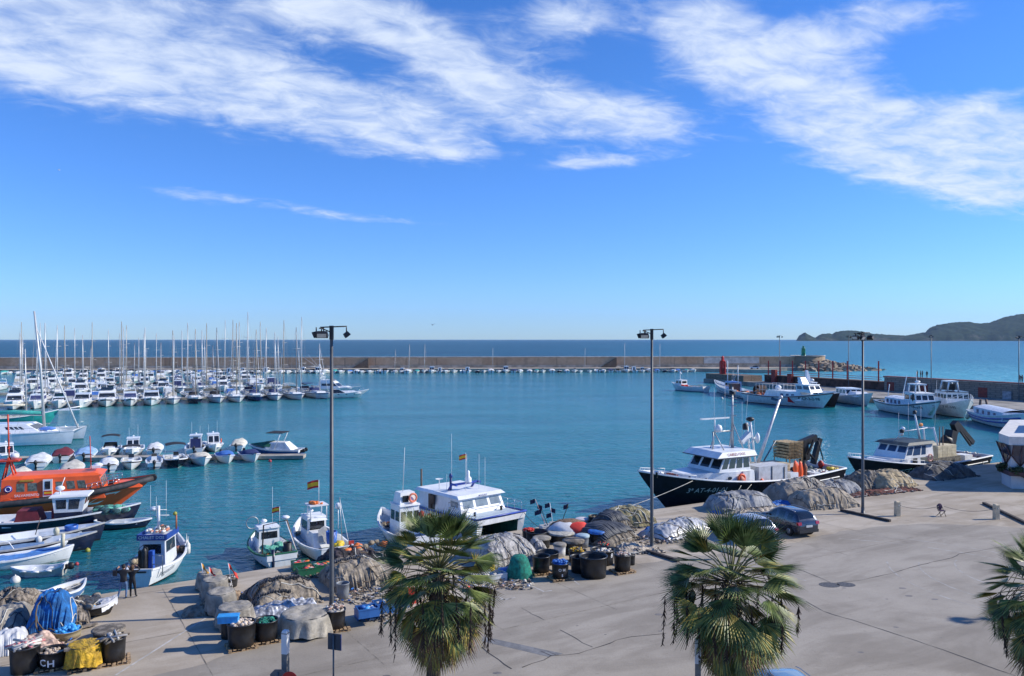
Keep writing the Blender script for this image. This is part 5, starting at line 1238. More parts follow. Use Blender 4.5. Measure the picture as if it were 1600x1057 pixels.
# --- the white and blue catamaran
r = thing('catamaran', 'white catamaran workboat with blue gunwale and dark green tunnel between its hulls', 'catamaran', (-3.3, 58.2, .08), R(-48.6))
L_, W_ = 7.9, 4.7; zt = 1.85
q = MB()
for sd in (1, -1):
    def sec(t, sd=sd):
        x = -L_ / 2 + L_ * t; yo = sd * W_ / 2 * (1 if t < .6 else 1 - .05 * ((t - .6) / .4) ** 2); yi = sd * (W_ / 2 - 1.25 + .55 * max(0, (t - .7) / .3) ** 1.5)
        sh = zt + .22 * max(0, (t - .4) / .6) ** 2; rk = .55 * max(0, (t - .6) / .4) ** 2
        ym = sd * (W_ / 2 - .35 - .1 * t)
        return [V((x, yo, sh)), V((x - rk * .3, yo - sd * .05, sh * .5)), V((x - rk, ym, -.5)), V((x - rk * .8, yi + sd * .1, .2)), V((x - rk * .3, yi, 1.6))]
    ts = [i / 14 for i in range(15)]; S = [sec(t) for t in ts]
    for j in range(4):
        vs = [s_[j] for s_ in S] + [s_[j + 1] for s_ in S]; fs = [(i, i + 15, i + 16, i + 1) for i in range(14)]
        q.add(vs, fs if sd > 0 else [f[::-1] for f in fs], 0 if j < 2 else 1, False)
    q.add(S[-1], [(0, 1, 2, 3, 4) if sd > 0 else (4, 3, 2, 1, 0)], 0); q.add(S[0], [(4, 3, 2, 1, 0) if sd > 0 else (0, 1, 2, 3, 4)], 0)
q.box(-L_ / 2 + .05, L_ / 2 - .3, -W_ / 2 + 1.2, W_ / 2 - 1.2, 1.5, 1.64, 2)
q.fr((L_ / 2 - .6, L_ / 2 - .02, -W_ / 2 + .2, W_ / 2 - .2), (L_ / 2 - .6, L_ / 2 + .02, -W_ / 2 + .08, W_ / 2 - .08), 1.62, 2.0, 0)
q.build('hull', [wpaint(), antif('green'), mat('tunnel_green', (.01, .07, .05), .5)], r)
q = MB(); q.add([(-L_ / 2, -W_ / 2, 1.84), (L_ / 2, -W_ / 2 + .1, 2.03), (L_ / 2, W_ / 2 - .1, 2.03), (-L_ / 2, W_ / 2, 1.84)], [(0, 1, 2, 3)]); q.build('deck', mat('pale_blue_deck', (.50, .58, .62), .6, var=.08, dirt=.2), r)
q = MB()
q.tube([(-L_ / 2, W_ / 2 + .02, 1.88), (0, W_ / 2 + .02, 1.92), (L_ / 2, W_ / 2 - .06, 2.08), (L_ / 2 + .05, 0, 2.12), (L_ / 2, -W_ / 2 + .06, 2.08), (0, -W_ / 2 - .02, 1.92), (-L_ / 2, -W_ / 2 - .02, 1.88)], .075, 6); q.build('blue_gunwale', mat('gunwale_blue', (.03, .07, .35), .4), r)
wh = wheelhouse(r, (-3.6, 1.95, 2.05), (-3.5, 1.45, 1.9), 1.9, 3.1, wpaint(), {'front': [(.06, .30, .42, .85), (.36, .64, .42, .85), (.70, .94, .42, .85)], 'right': [(.78, .95, .45, .8)], 'left': [(.05, .2, .45, .8)]}, gl=mat('hazy_glass', (.22, .27, .30), .1))
q = MB(); q.fr((-3.75, 1.75, -2.2, 2.2), (-3.6, 1.4, -2.05, 2.05), 3.1, 3.3); q.build('roof', wpaint(), wh)
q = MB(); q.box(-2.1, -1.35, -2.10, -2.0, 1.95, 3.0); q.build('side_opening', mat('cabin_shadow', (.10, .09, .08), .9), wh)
q = MB(); q.box(-1.9, -1.6, -2.2, -2.05, 2.0, 3.0); q.ell((-1.4, -2.2, 2.7), .25, .12, .35, 0, 8, 5, .3); q.build('hanging_jackets', mat('jacket_brown', (.10, .07, .05), .9), wh)
text('name_lettering', 'MARIBEL', .22, mat('sign_blue_dark', (.03, .05, .2), .5), wh, (1.79, 0, 3.2), (0, 1, 0), (.3, 0, 1), .01)
q = MB(); q.tube([(-1.0, -1.1, 3.2), (-.5, -1.1, 3.8), (.1, -1.1, 3.8)], .09, 6); q.tube([(-1.0, 1.1, 3.2), (-.5, 1.1, 3.8), (.1, 1.1, 3.8)], .09, 6); q.tube([(-.2, -1.1, 3.8), (-.2, 1.1, 3.8)], .09, 6); q.build('blue_arch', mat('gunwale_blue', (.03, .07, .35), .4), r)
q = MB(); q.lathe([(.26, 0), (.26, .3), (.12, .45), (.12, .8), (0, .9)], (-.2, .2, 3.85), 10); q.build('radar_dome', white(), r)
q = MB(); q.lathe([(.30, .75), (.1, .7), (.04, .65), (.04, 0)], (-1.8, -1.3, 3.3), 12); q.build('vent_dish', wpaint(), r)
for x, y, hh in ((-.8, -.9, 4.2), (.0, -.2, 2.8), (.1, 1.0, 2.6), (.2, 1.5, 2.3), (-1.0, -1.2, 1.2)):
    q = MB(); antenna(q, x, y, 3.3, hh, .02); q.build('whip_aerial', wpaint(), r)
flag(r, .0, -.1, 3.7, 2.3, .6)
q = MB(); q.bar((-3.7, -1.6, 1.9), (-3.7, -1.6, 4.6), .08, n=5); q.build('brown_post', mat('brown_pole', (.13, .09, .07), .7), r)
q = MB(); q.lathe([(.1, 0), (.1, .9), (.16, .95), (.1, 1.2), (0, 1.25)], (-.9, -.9, 3.3), 8); q.build('blue_exhaust', dblue(), r)
q = MB()
for sd in (1, -1):
    q.tube([(.5, sd * 2.15, 2.75), (3.6, sd * 2.1, 2.75)], .02, 4); q.tube([(.5, sd * 2.15, 2.4), (3.6, sd * 2.1, 2.4)], .015, 4)
    for k in range(5): q.bar((.5 + k * .78, sd * 2.13, 2.0), (.5 + k * .78, sd * 2.13, 2.75), .02, n=4)
q.tube([(3.6, -2.1, 2.75), (3.75, 0, 2.78), (3.6, 2.1, 2.75)], .02, 4); q.build('deck_rail', chrome(), r)
for x in (2.6, 2.2): q = MB(); q.lathe([(.09, 0), (.09, .22), (.14, .25), (0, .3)], (x, 1.4 * (-1 if x > 2.5 else 1), 2.0), 8); q.build('bollard', black(), r)
ring(r, (-1.5, -2.42, 1.35), .25, .08, 'y'); fender(r, (.3, -2.5, 1.2), .14, .5, dblue())
h_ = None

# --- orange rescue boat
r, L = rootat('rescue_boat', 'long orange rescue boat with orange cabin and black rubber fender strake', 'rescue boat', V((-49.8, 62.7, 0)), V((-32.4, 69.3, 0)))
h = Hull(L + 1.4, 5.0, 1.35, bow=1.25, stern=0, draft=.5, tw=.88, rake=3.4, full=.32, bul=.35, p=2.4, vee=1.25)
og = orange()
h.build(r, (og, og, rubber(), rubber()), n=26, deck=(og, mat('rescue_deck_red', (.45, .06, .02), .7, var=.2)), cap=.2)
for sd in (1, -1):
    q = MB(); q.tube([h.pt(i / 26, .90, sd) + V((0, sd * .05, -.02)) for i in range(27)], .27, 8); q.build('rubber_fender', mat('rubber_grey_black', (.05, .05, .055), .7, var=.3, dirt=.2), r)
q = MB(); q.tube([V((p_.x, 0, p_.z)) + V((.1, a, 0)) for p_, a in ((h.pt(1, .9), -.25), (h.pt(1, .9), .25))], .27, 8); q.build('bow_fender', rubber(), r)
n_before = len(r.children)
# white flash on the bow side, facing the quay
for sd in (-1, 1):
    q = MB(); vs = []
    for (x0, z0) in ((4.6, .45), (5.5, .45), (7.3, 1.45), (6.2, 1.4)): vs.append(h.side(x0, z0, sd, .03))
    q.add(vs, [(0, 1, 2, 3) if sd < 0 else (3, 2, 1, 0)]); q.build('white_flash', white(), r)
dz = h.deckz(0)
x0_, x1_ = -4.5, 3.2; LX = lambda f_: x0_ + (x1_ - x0_) * f_; ht = 1.95
wh = wheelhouse(r, (x0_, x1_, 1.75), (x0_ + .1, x1_ - .5, 1.6), dz, dz + ht, og, {'right': [(.15, .23, .48, .82), (.26, .35, .48, .82), (.54, .61, .48, .82), (.65, .73, .48, .82), (.76, .84, .48, .82)], 'left': 5, 'front': [(.08, .35, .45, .85), (.4, .62, .45, .85), (.66, .94, .45, .85)]}, name='cabin', gl=mat('curtained_glass', (.14, .17, .15), .15, var=.3, vs=5))
q = MB(); q.box(LX(.40), LX(.49), -1.79, -1.66, dz + .1, dz + 1.85); do = q.build('door', white(), wh)
q = MB(); q.box(LX(.42), LX(.47), -1.81, -1.79, dz + 1.05, dz + 1.7); q.build('window', glass(), do)
q = MB(); q.box(LX(.41), LX(.485), -1.81, -1.79, dz + .55, dz + .66, 0); q.box(LX(.41), LX(.485), -1.81, -1.79, dz + .66, dz + .82, 1); q.box(LX(.41), LX(.485), -1.81, -1.79, dz + .82, dz + .92, 0); q.build('flag_panel', [mat('flag_red', (.60, .02, .02), .7), mat('flag_yellow', (.85, .50, .02), .7)], do)
q = MB(); q.fr((x0_ + .1, x1_ - .2, -1.55, 1.55), (x0_ + .4, x1_ - .9, -1.25, 1.25), dz + ht, dz + ht + .22); q.build('roof', og, wh)
text('lettering', 'SALVAMENTO', .28, mat('lettering_white', (.8, .8, .8), .5), wh, (LX(.25), -1.78, dz + .62), (1, 0, 0), (0, .05, 1), .02)
text('lettering', 'MARÍTIMO', .28, mat('lettering_white', (.8, .8, .8), .5), wh, (LX(.68), -1.78, dz + .66), (1, 0, 0), (0, .05, 1), .02)
q = MB(); q.lathe([(0, 0), (.30, 0), (.30, .03), (0, .03)], n=18); q.v = [(x + LX(.075), -1.72 - z, y + dz + 1.2) for x, y, z in q.v]; em = q.build('round_emblem', mat('emblem_blue', (.04, .05, .35), .5), wh)
q = MB(); ring(em, (LX(.075), -1.77, dz + 1.2), .19, .03, 'y', mat('lettering_white', (.8, .8, .8), .5), 'emblem_ring')
q = MB(); q.box(LX(.18), LX(.31), -1.68, -1.62, dz + 1.74, dz + 1.88); q.build('yellow_plate', mat('plate_ochre', (.55, .30, .03), .6), wh)
q = MB(); mx = -4.5
for x, y in ((mx - .1, .5), (mx - .1, -.5), (mx + .8, .5), (mx + .8, -.5)): q.bar((x, y, dz + 1.8), (mx + .3, y * .5, dz + 3.6), .07)
q.box(mx - .4, mx + 1.1, -.6, .6, dz + 3.3, dz + 3.42); q.bar((mx + .3, 0, dz + 3.3), (mx + .2, 0, dz + 7.2), .06); q.bar((mx + .3, -.5, dz + 4.4), (mx + .3, .5, dz + 4.4), .03); q.bar((mx + .3, -.4, dz + 5.6), (mx + .3, .4, dz + 5.6), .03)
q.bar((2.0, -.7, dz + 2.3), (1.9, -.7, dz + 5.2), .04); q.build('mast', mat('mast_orange_red', (.62, .06, .02), .5), r)
q = MB(); q.ell((mx + .7, 0, dz + 3.7), .35, .35, .25); q.ell((2.4, .3, dz + 2.55), .4, .4, .2); q.box(1.9, 2.7, -.6, -.2, dz + 2.4, dz + 2.6); q.build('roof_gear', white(), r)
q = MB()
for i in range(8): q.bar((-5.4, -1.75, dz + .3 + i * .24), (-4.6, -1.75, dz + .3 + i * .24), .03, n=4)
q.bar((-5.4, -1.75, dz), (-5.4, -1.75, dz + 2.2), .05); q.bar((-4.6, -1.75, dz), (-4.6, -1.75, dz + 2.2), .05); q.build('ladder', og, r)
for c_ in r.children:
    if c_.name.split('.')[0] in ('cabin', 'mast', 'roof_gear', 'ladder', 'grab_rail'): c_.location.x = 3.0
q = MB(); rig_rail(q, h, .74, .86, .55, .025, 6); q.build('guard_rail', chrome(), r)
q = MB(); q.fr((6.6, 9.0, -1.1, 1.1), (6.8, 8.6, -.7, .7), h.deckz(6) + .1, h.deckz(6) + .55); q.build('foredeck_hatch', og, r)
q = MB(); rig_rail(q, h, .02, .2, .8, .025, 5); q.build('stern_rail', navy(), r)
q = MB()
for i in range(4): q.tube([(-.9 + i * 1.0 + .4 * math.cos(a * PI / 6), -1.95, dz + .1 + .35 * math.sin(a * PI / 6)) for a in range(7)], .035, 5)
q.build('grab_rail', og, r)
for x, rr in ((3.6, .3), (-3.2, .17), (-7.8, .3)):
    p_ = h.side(x, 1.0, -1, .25); fender(r, p_, rr, rr * 2.05 if rr > .2 else .75)

# --- moored boats at the left, bows to the right
def ex(r, h, L):
    zz = h.deckz(1)
    wh = wheelhouse(r, (.7, 2.6, 1.0), (.55, 2.85, 1.0), zz + .8, zz + 1.95, wpaint(), {'right': [(.10, .42, .25, .85), (.50, .84, .2, .85)], 'left': 2, 'front': 2, 'back': 1}, roof=.20)
    q = MB(); q.box(.7, 2.6, -1.0, 1.0, zz, zz + .8); q.build('navy_casing', navy(), r)
    q = MB(); q.box(.5, .7, -.9, -.3, zz, zz + 1.1); q.build('maroon_door', canvas('maroon'), r)
    q = MB(); q.ell((.9, 0, zz + 2.5), .34, .26, .2); q.bar((.9, 0, zz + 2.0), (.9, 0, zz + 2.5), .06); q.bar((.9, 0, zz + 2.4), (1.2, .1, zz + 3.3), .03); q.build('radar', white(), r)
    q = MB(); q.fr((-2.0, -.2, -.9, .9), (-1.8, -.5, -.8, .8), zz + .1, zz + 1.05); q.build('maroon_cover', canvas('maroon'), r)
    deckgear(r, h, 3.2, 5.5, 21, 60, [mat('dark_teal_net', (.03, .09, .10), .95, var=.4, vs=8), mat('bright_green_net', (.12, .42, .32), .9, var=.35, vs=8)], .40, .30, 'green_net_pile', .25)
    for i in range(5): q = MB(); q.box(-6.0 + i * .85, -5.4 + i * .85, -1.5, -.7, zz, zz + .35); q.build('white_crate', white(), r)
fishboat('navy hulled fishing boat with white wheelhouse and green net in its bow', V((-41.9, 57.8, 0)), V((-29.4, 61.9, 0)), B=3.4, fb=1.0, bowh=.65, hm=navy(), bt='black', cab=None, extras=ex, tw=.7, deck=mat('deck_blue_grey', (.30, .36, .42), .7, var=.2, dirt=.3), rake=.9, bul=.45)
def thwarts(r, h, L, xs, m=None, z=.18):
    for x in xs: w_ = h.half(h.tx(x)) - .1; q = MB(); q.box(x - .12, x + .12, -w_, w_, h.sheer(h.tx(x)) - z - .04, h.sheer(h.tx(x)) - z); q.build('thwart', m or wpaint(), r)
fishboat('small dark navy rowing boat beyond the white and navy fishing boats', V((-32.0, 60.0, 0)), V((-28.1, 61.0, 0)), B=1.5, fb=.5, bowh=.15, hm=navy(), bt='black', cab=None, tw=.6, name='rowing_boat', bul=.3, extras=lambda r, h, L: thwarts(r, h, L, (-1, 0, .9)))
def ex(r, h, L):
    zz = h.deckz(0)
    q = MB(); q.fr((1.2, 4.0, -.9, .9), (1.2, 3.8, -.7, .7), zz, zz + .45); q.build('fore_locker', mat('pale_blue_grey', (.50, .56, .62), .6, dirt=.3), r)
    q = MB(); q.box(-3.6, -2.2, -.8, .3, zz, zz + .8); q.box(-2.0, -1.4, -.5, .5, zz, zz + 1.35); q.build('net_hauler', mat('pale_blue_grey', (.50, .56, .62), .6, dirt=.3), r)
    q = MB(); lumps(q, -2.4, -1.8, -.8, -.3, zz + .9, 9, random.Random(4), .28, 1); q.build('grey_net_bundle', [mat('grey_net', (.22, .21, .18), .95, var=.4, vs=8)], r)
    q = MB(); q.lathe([(.0, 0), (.42, 0), (.45, .35), (.38, .38), (.36, .1)], (3.2, .1, zz + .45), 14); q.build('blue_tub', blue(), r)
    q = MB(); q.ell((1.2, -1.4, .85), .2, .2, .28); q.build('white_buoy', buoym()[2], r)
    fpost(r, [(1.0, .7, zz + .3), (1.3, .5, zz + 1.5)], mat('brown_pole', (.13, .09, .07), .7), .03)
    q = MB(); rig_rail(q, h, .45, .75, .0001, .03, 5, mid=False); q.build('rail', mat('cream_rail', (.6, .55, .4), .6), r)
fishboat('navy hulled fishing boat with pale blue hauler and blue tub in its bow', V((-38.8, 51.4, 0)), V((-29.7, 57.0, 0)), B=2.9, fb=.85, bowh=.4, hm=navy(), bt='black', rail=mat('rail_grey', (.42, .42, .40), .6), cab=None, extras=ex, tw=.7, deck=mat('deck_pale_blue', (.42, .52, .60), .7, var=.12, dirt=.3), bul=.4, rake=.4)
def ex(r, h, L):
    zz = h.deckz(0)
    thwarts(r, h, L, (2.6, .4, -2.6))
    q = MB(); q.box(-.9, 1.6, -.7, .7, zz, zz + .34); q.build('blue_hatch', mat('faded_blue_paint', (.16, .28, .48), .7, var=.15, dirt=.2), r)
    q = MB(); q.box(-2.2, -1.4, -.5, .5, zz, zz + .95); q.bar((-1.9, 0, zz), (-2.0, 0, zz + 1.7), .05); q.build('net_hauler', mat('pale_blue_grey', (.50, .56, .62), .6, dirt=.3), r)
    deckgear(r, h, -4.2, -2.3, 31, 26, [netm()[1], mat('grey_net', (.22, .21, .18), .95, var=.4, vs=8), mat('faded_orange', (.65, .20, .12), .6)], .26)
    fpost(r, [(-1.2, -.9, zz), (-1.0, -1.0, zz + 1.1), (-.3, -1.0, zz + .9), (.2, -.9, zz)], wpaint(), .03)
    q = MB(); q.ell((2.3, 1.0, zz + .9), .2, .2, .28); q.build('cream_buoy', mat('cream_float', (.62, .58, .42), .5), r)
    text('lettering', 'Anna', .3, mat('sign_blue_dark', (.03, .05, .2), .5), r, (.3, -.71, zz + .17), (1, 0, 0), (0, 0, 1), .01)
fishboat('navy open fishing boat with faded blue hatch, third from the quay', V((-37.6, 50.2, 0)), V((-29.0, 54.6, 0)), B=2.5, fb=.75, bowh=.45, hm=navy(), bt='black', rail=mat('rail_grey', (.42, .42, .40), .6), cab=None, extras=ex, tw=.65, deck=mat('deck_pale_blue', (.42, .52, .60), .7, var=.12, dirt=.3), bul=.42, rake=.5)
def ex(r, h, L):
    thwarts(r, h, L, (2.0, .6, -.8, -2.2))
    q = MB(); q.grid(lambda u, v: (-2.9 + u * 5.4, (v * 2 - 1) * h.half(h.tx(-2.9 + u * 5.4)) * .86, h.sheer(h.tx(-2.9 + u * 5.4)) - .02 - .16 * (1 - (v * 2 - 1) ** 2) + .07 * noise.noise(V((u * 9, v * 6, 3)))), 16, 8); q.build('blue_tarpaulin', mat('tarp_sky_blue', (.09, .25, .58), .6, var=.15, vs=3), r)
    q = MB(); q.bar((2.5, .2, .8), (2.55, .2, 1.75), .12, n=8); q.build('cream_post', mat('cream_float', (.62, .58, .42), .5), r)
fishboat('white open boat covered with a sky blue tarpaulin, next to the small tender', V((-34.6, 48.7, 0)), V((-29.1, 51.9, 0)), B=2.1, fb=.62, bowh=.35, bt='white', cab=None, extras=ex, tw=.65, bul=.35, rake=.4, name='open_boat')
fishboat('white double ended boat lying behind the blue tarpaulin boat', V((-35.2, 50.3, 0)), V((-30.2, 53.1, 0)), B=1.7, fb=.55, bowh=.35, bt='white', cab=None, tw=.3, bul=.3, name='open_boat', extras=lambda r, h, L: thwarts(r, h, L, (-1.3, 0, 1.2)))
def ex(r, h, L):
    outboard(r, -L / 2 + .05, 0, .55, s=.9, tilt=-1.1); thwarts(r, h, L, (-.6, .4), z=.05)
    for x in (-.8, -.1, .6):
        q = MB(); q.tube([h.pt(h.tx(x), .95, 1) + V((-.2, .05, 0)), h.pt(h.tx(x), .95, 1) + V((.2, .05, 0))], .06, 6); q.build('side_pad', white(), r)
fishboat('tiny grey tender with a black tilted outboard motor', V((-27.8, 48.6, 0)), V((-30.9, 48.1, 0)), B=1.25, fb=.42, bowh=.15, hm=mat('tender_grey', (.45, .45, .40), .6, dirt=.3), bt='white', cab=None, extras=ex, tw=.7, bul=.25, rake=.3, name='tender')
def ex(r, h, L):
    thwarts(r, h, L, (-.8, .1, .9), mat('grey_thwart', (.38, .38, .36), .7, dirt=.4), z=.1)
    for y in (-.25, .2): q = MB(); q.bar((-1.2, y, h.sheer(.5) - .02), (1.0, y * .5, h.sheer(.5) + .02), .03, n=5); q.build('oar', mat('oar_grey', (.40, .38, .34), .7), r)
fishboat('white rowing boat with blue sides and two oars lying at the quay edge', V((-25.5, 42.7, 0)), V((-24.7, 45.3, 0)), B=1.7, fb=.55, bowh=.2, hm=mat('faded_blue_hull', (.10, .20, .42), .5), bt='white', stripe=wpaint(), cab=None, extras=ex, tw=.75, bul=.32, rake=.25, name='rowing_boat', deck=mat('grey_bilge', (.30, .30, .28), .8, dirt=.4), p=1.6)

# --- catamaran yacht and teal boat at the left
r = thing('catamaran_yacht', 'big white sailing catamaran with tall leaning mast at the left edge', 'sailing yacht', (-69.2, 109.8, 0), R(14))
for sd in (1, -1):
    h = Hull(15.5, 1.9, 1.75, bow=.15, stern=0, draft=.4, tw=.7, rake=.5, full=.28, bul=.05, p=1.9); o1 = len(C.objects)
    e = h.build(r, (white(), antif('teal'), white(), white()), deck=(white(), white())); e.location.y = sd * 3.0
    for c_ in r.children:
        if c_.name.startswith('deck') and c_.location.y == 0: c_.location.y = sd * 3.0
q = MB(); q.fr((-5.6, 4.6, -2.9, 2.9), (-5.4, 3.6, -2.7, 2.7), 1.0, 1.85); q.build('bridge_deck', white(), r)
wh = wheelhouse(r, (-4.2, 3.2, 2.4), (-4.0, 1.4, 2.0), 1.8, 2.85, white(), {'right': [(.48, .54, .35, .7), (.57, .63, .35, .7), (.66, .72, .35, .7), (.75, .81, .35, .7)], 'left': 3, 'front': [(.1, .9, .3, .8)]}, name='coachroof')
q = MB(); q.ell((-6.2, -2.0, 2.1), 1.9, .9, .75, 0, 14, 6, lo=-.2); q.build('cockpit_glass', glass(), r)
q = MB(); q.grid(lambda u, v: (-8.2 + u * 4.8, (v - .5) * 5.0, 2.95 + .2 * math.sin(v * PI) + .08 * math.sin(u * PI)), 4, 6); q.build('teal_bimini', canvas('teal'), r)
q = MB(); q.tube([(3.1, 0, 2.0), (2.6, 0, 10.5), (1.8, 0, 18.6)], [.19, .17, .12], 10); q.build('mast', alu(), r)
q = MB(); q.bar((2.9, 0, 3.9), (-5.5, 0, 4.2), .10, n=6); q.build('boom', alu(), r)
q = MB(); q.tube([(2.7, 0, 4.25), (-1, 0, 4.4), (-5.4, 0, 4.4)], [.25, .28, .12], 8); q.build('sail_cover', canvas('teal'), r)
q = MB(); q.bar((7.4, 0, 2.0), (2.1, 0, 16.2), .12, .06, 6); q.build('furled_genoa', canvas('white'), r)
q = MB(); q.bar((7.4, -3, 1.85), (7.4, 3, 1.85), .10); q.bar((7.4, 0, 1.8), (7.4, 0, 2.6), .05); q.build('crossbeam', alu(), r)
for sd in (1, -1): q = MB(); q.tube([(.5, sd * 3.4, 1.8), (1.9, sd * 1.2, 9.5), (1.9, 0, 17.4)], .015, 3); q.build('shroud', mat('stay_wire', (.35, .35, .36), .5, .4), r)
q = MB(); q.ell((3.9, -1.4, 2.15), 1.1, .5, .28, 0, 12, 6); q.build('blue_dinghy_cover', mat('dinghy_blue', (.12, .28, .75), .6), r)
q = MB()
for sd in (1, -1):
    q.tube([(0, sd * 3.8, 2.4), (7.3, sd * 3.3, 2.55)], .018, 4)
    for k in range(6): q.bar((1.2 * k, sd * (3.8 - .08 * k), 1.75), (1.2 * k, sd * (3.8 - .08 * k), 2.45), .015, n=4)
q.build('guard_rail', chrome(), r)
p = wl(-60, 668); p2 = wl(92, 662)
r, L = rootat('sailing_yacht', 'teal hulled wooden yacht with bowsprit lying just beyond the big catamaran', 'sailing yacht', p, p2)
tl = mat('teal_gelcoat', (.03, .36, .32), .35, dirt=.1)
h = Hull(L, 4.2, 1.35, bow=1.1, stern=.3, draft=.4, tw=.6, rake=1.6, full=.36, bul=.3)
h.build(r, (tl, antif('white'), tl, white()), deck=(white(), mat('cream_deck', (.58, .54, .42), .7)))
q = MB(); q.bar((L / 2 - .6, 0, 2.3), (L / 2 + 3.6, 0, 2.9), .10, n=6); q.box(L / 2 + 0, L / 2 + 3.2, -.5, .5, 2.25, 2.38); q.build('bowsprit', white(), r)
wheelhouse(r, (-3, 3.4, 1.4), (-2.8, 2.9, 1.2), 1.3, 2.3, mat('cream_cabin', (.66, .62, .50), .5), {'right': 4, 'left': 4, 'front': 2}, name='cabin')
q = MB(); q.tube([(2.2, 0, 2), (2.0, 0, 13)], [.12, .08], 8); q.build('mast', alu(), r)
q = MB(); q.tube([(2.0, 0, 3.4), (-3.5, 0, 3.5)], [.2, .12], 8); q.build('sail_cover', canvas('cream'), r)
q = MB(); rig_rail(q, h, .1, .98, .5, .018, 10); q.build('guard_rail', chrome(), r)

# --- the boats moored along the jetty on the right
wb = wpaint()
def ex(r, h, L):
    deckgear(r, h, -4.8, -1.0, 51, 40, [netm()[1], mat('cream_float', (.62, .58, .42), .5), mat('rust_brown_net', (.30, .12, .06), .9)], .42)
    q = MB(); lumps(q, 0, 1.6, .6, 1.6, h.deckz(0) + .4, 12, random.Random(5), .5, 1); q.build('red_tarpaulin', [mat('tarp_red', (.72, .05, .03), .7)], r)
    q = MB(); q.bar((3, 0, 2.2), (3, 0, 5.6), .09); q.ell((3, 0, 4.9), .4, .4, .3); q.build('radar', wb, r)
    q = MB(); q.box(-6.2, -2, -1.8, -1.6, 1.7, 1.85); q.box(-6.2, -2, 1.6, 1.8, 1.7, 1.85); q.build('cream_rail', mat('cream_float', (.62, .58, .42), .5), r)
fishboat('white boat with bright red tarpaulin amidships, farthest left along the jetty', wl(1104, 613), wl(1049, 609.5), B=4.4, fb=1.3, bowh=1.0, bt='blue', cab=(.62, .8, .30, 1.7), extras=ex, mast=0, aer=(3,), tw=.8, rake=1.6)
def ex(r, h, L):
    q = MB(); q.box(-3.2, -.6, -.1, 1.9, h.deckz(-2), h.deckz(-2) + 2.2); q.build('net_drum_gantry', mat('brown_gantry', (.14, .09, .07), .7, dirt=.4), r)
    deckgear(r, h, -8, -3, 52, 40, [netm()[1], buoym()[0], netm()[2], mat('maroon_drum', (.14, .02, .02), .9)], .6)
    q = MB(); q.bar((-2, 0, 2), (-2, 0, 8), .1); q.bar((-2, 0, 7), (2, 0, 3), .05); q.bar((-5, 0, 6), (-2, 0, 5), .05); q.bar((3.6, .8, 2.4), (3.6, .8, 9.0), .1); q.build('mast', wb, r)
    for sd in (1, -1): q = MB(); q.tube([h.pt(.25 + i * .03, .45, sd) + V((0, sd * .04, 0)) for i in range(24)], .12, 5); q.build('navy_line', navy(), r)
fishboat('white fishing boat with navy line and raised bow beside the red light tower', wl(1188, 627), wl(1116, 612), B=5.2, fb=1.6, bowh=1.7, bt='blue', cab=(.48, .62, .28, 2.3), cabm=mat('light_blue_cabin', (.45, .58, .75), .5), roofm=mat('blue_paint', (.03, .12, .42), .4), extras=ex, mast=3, tw=.8, rake=2.2, bul=.6)
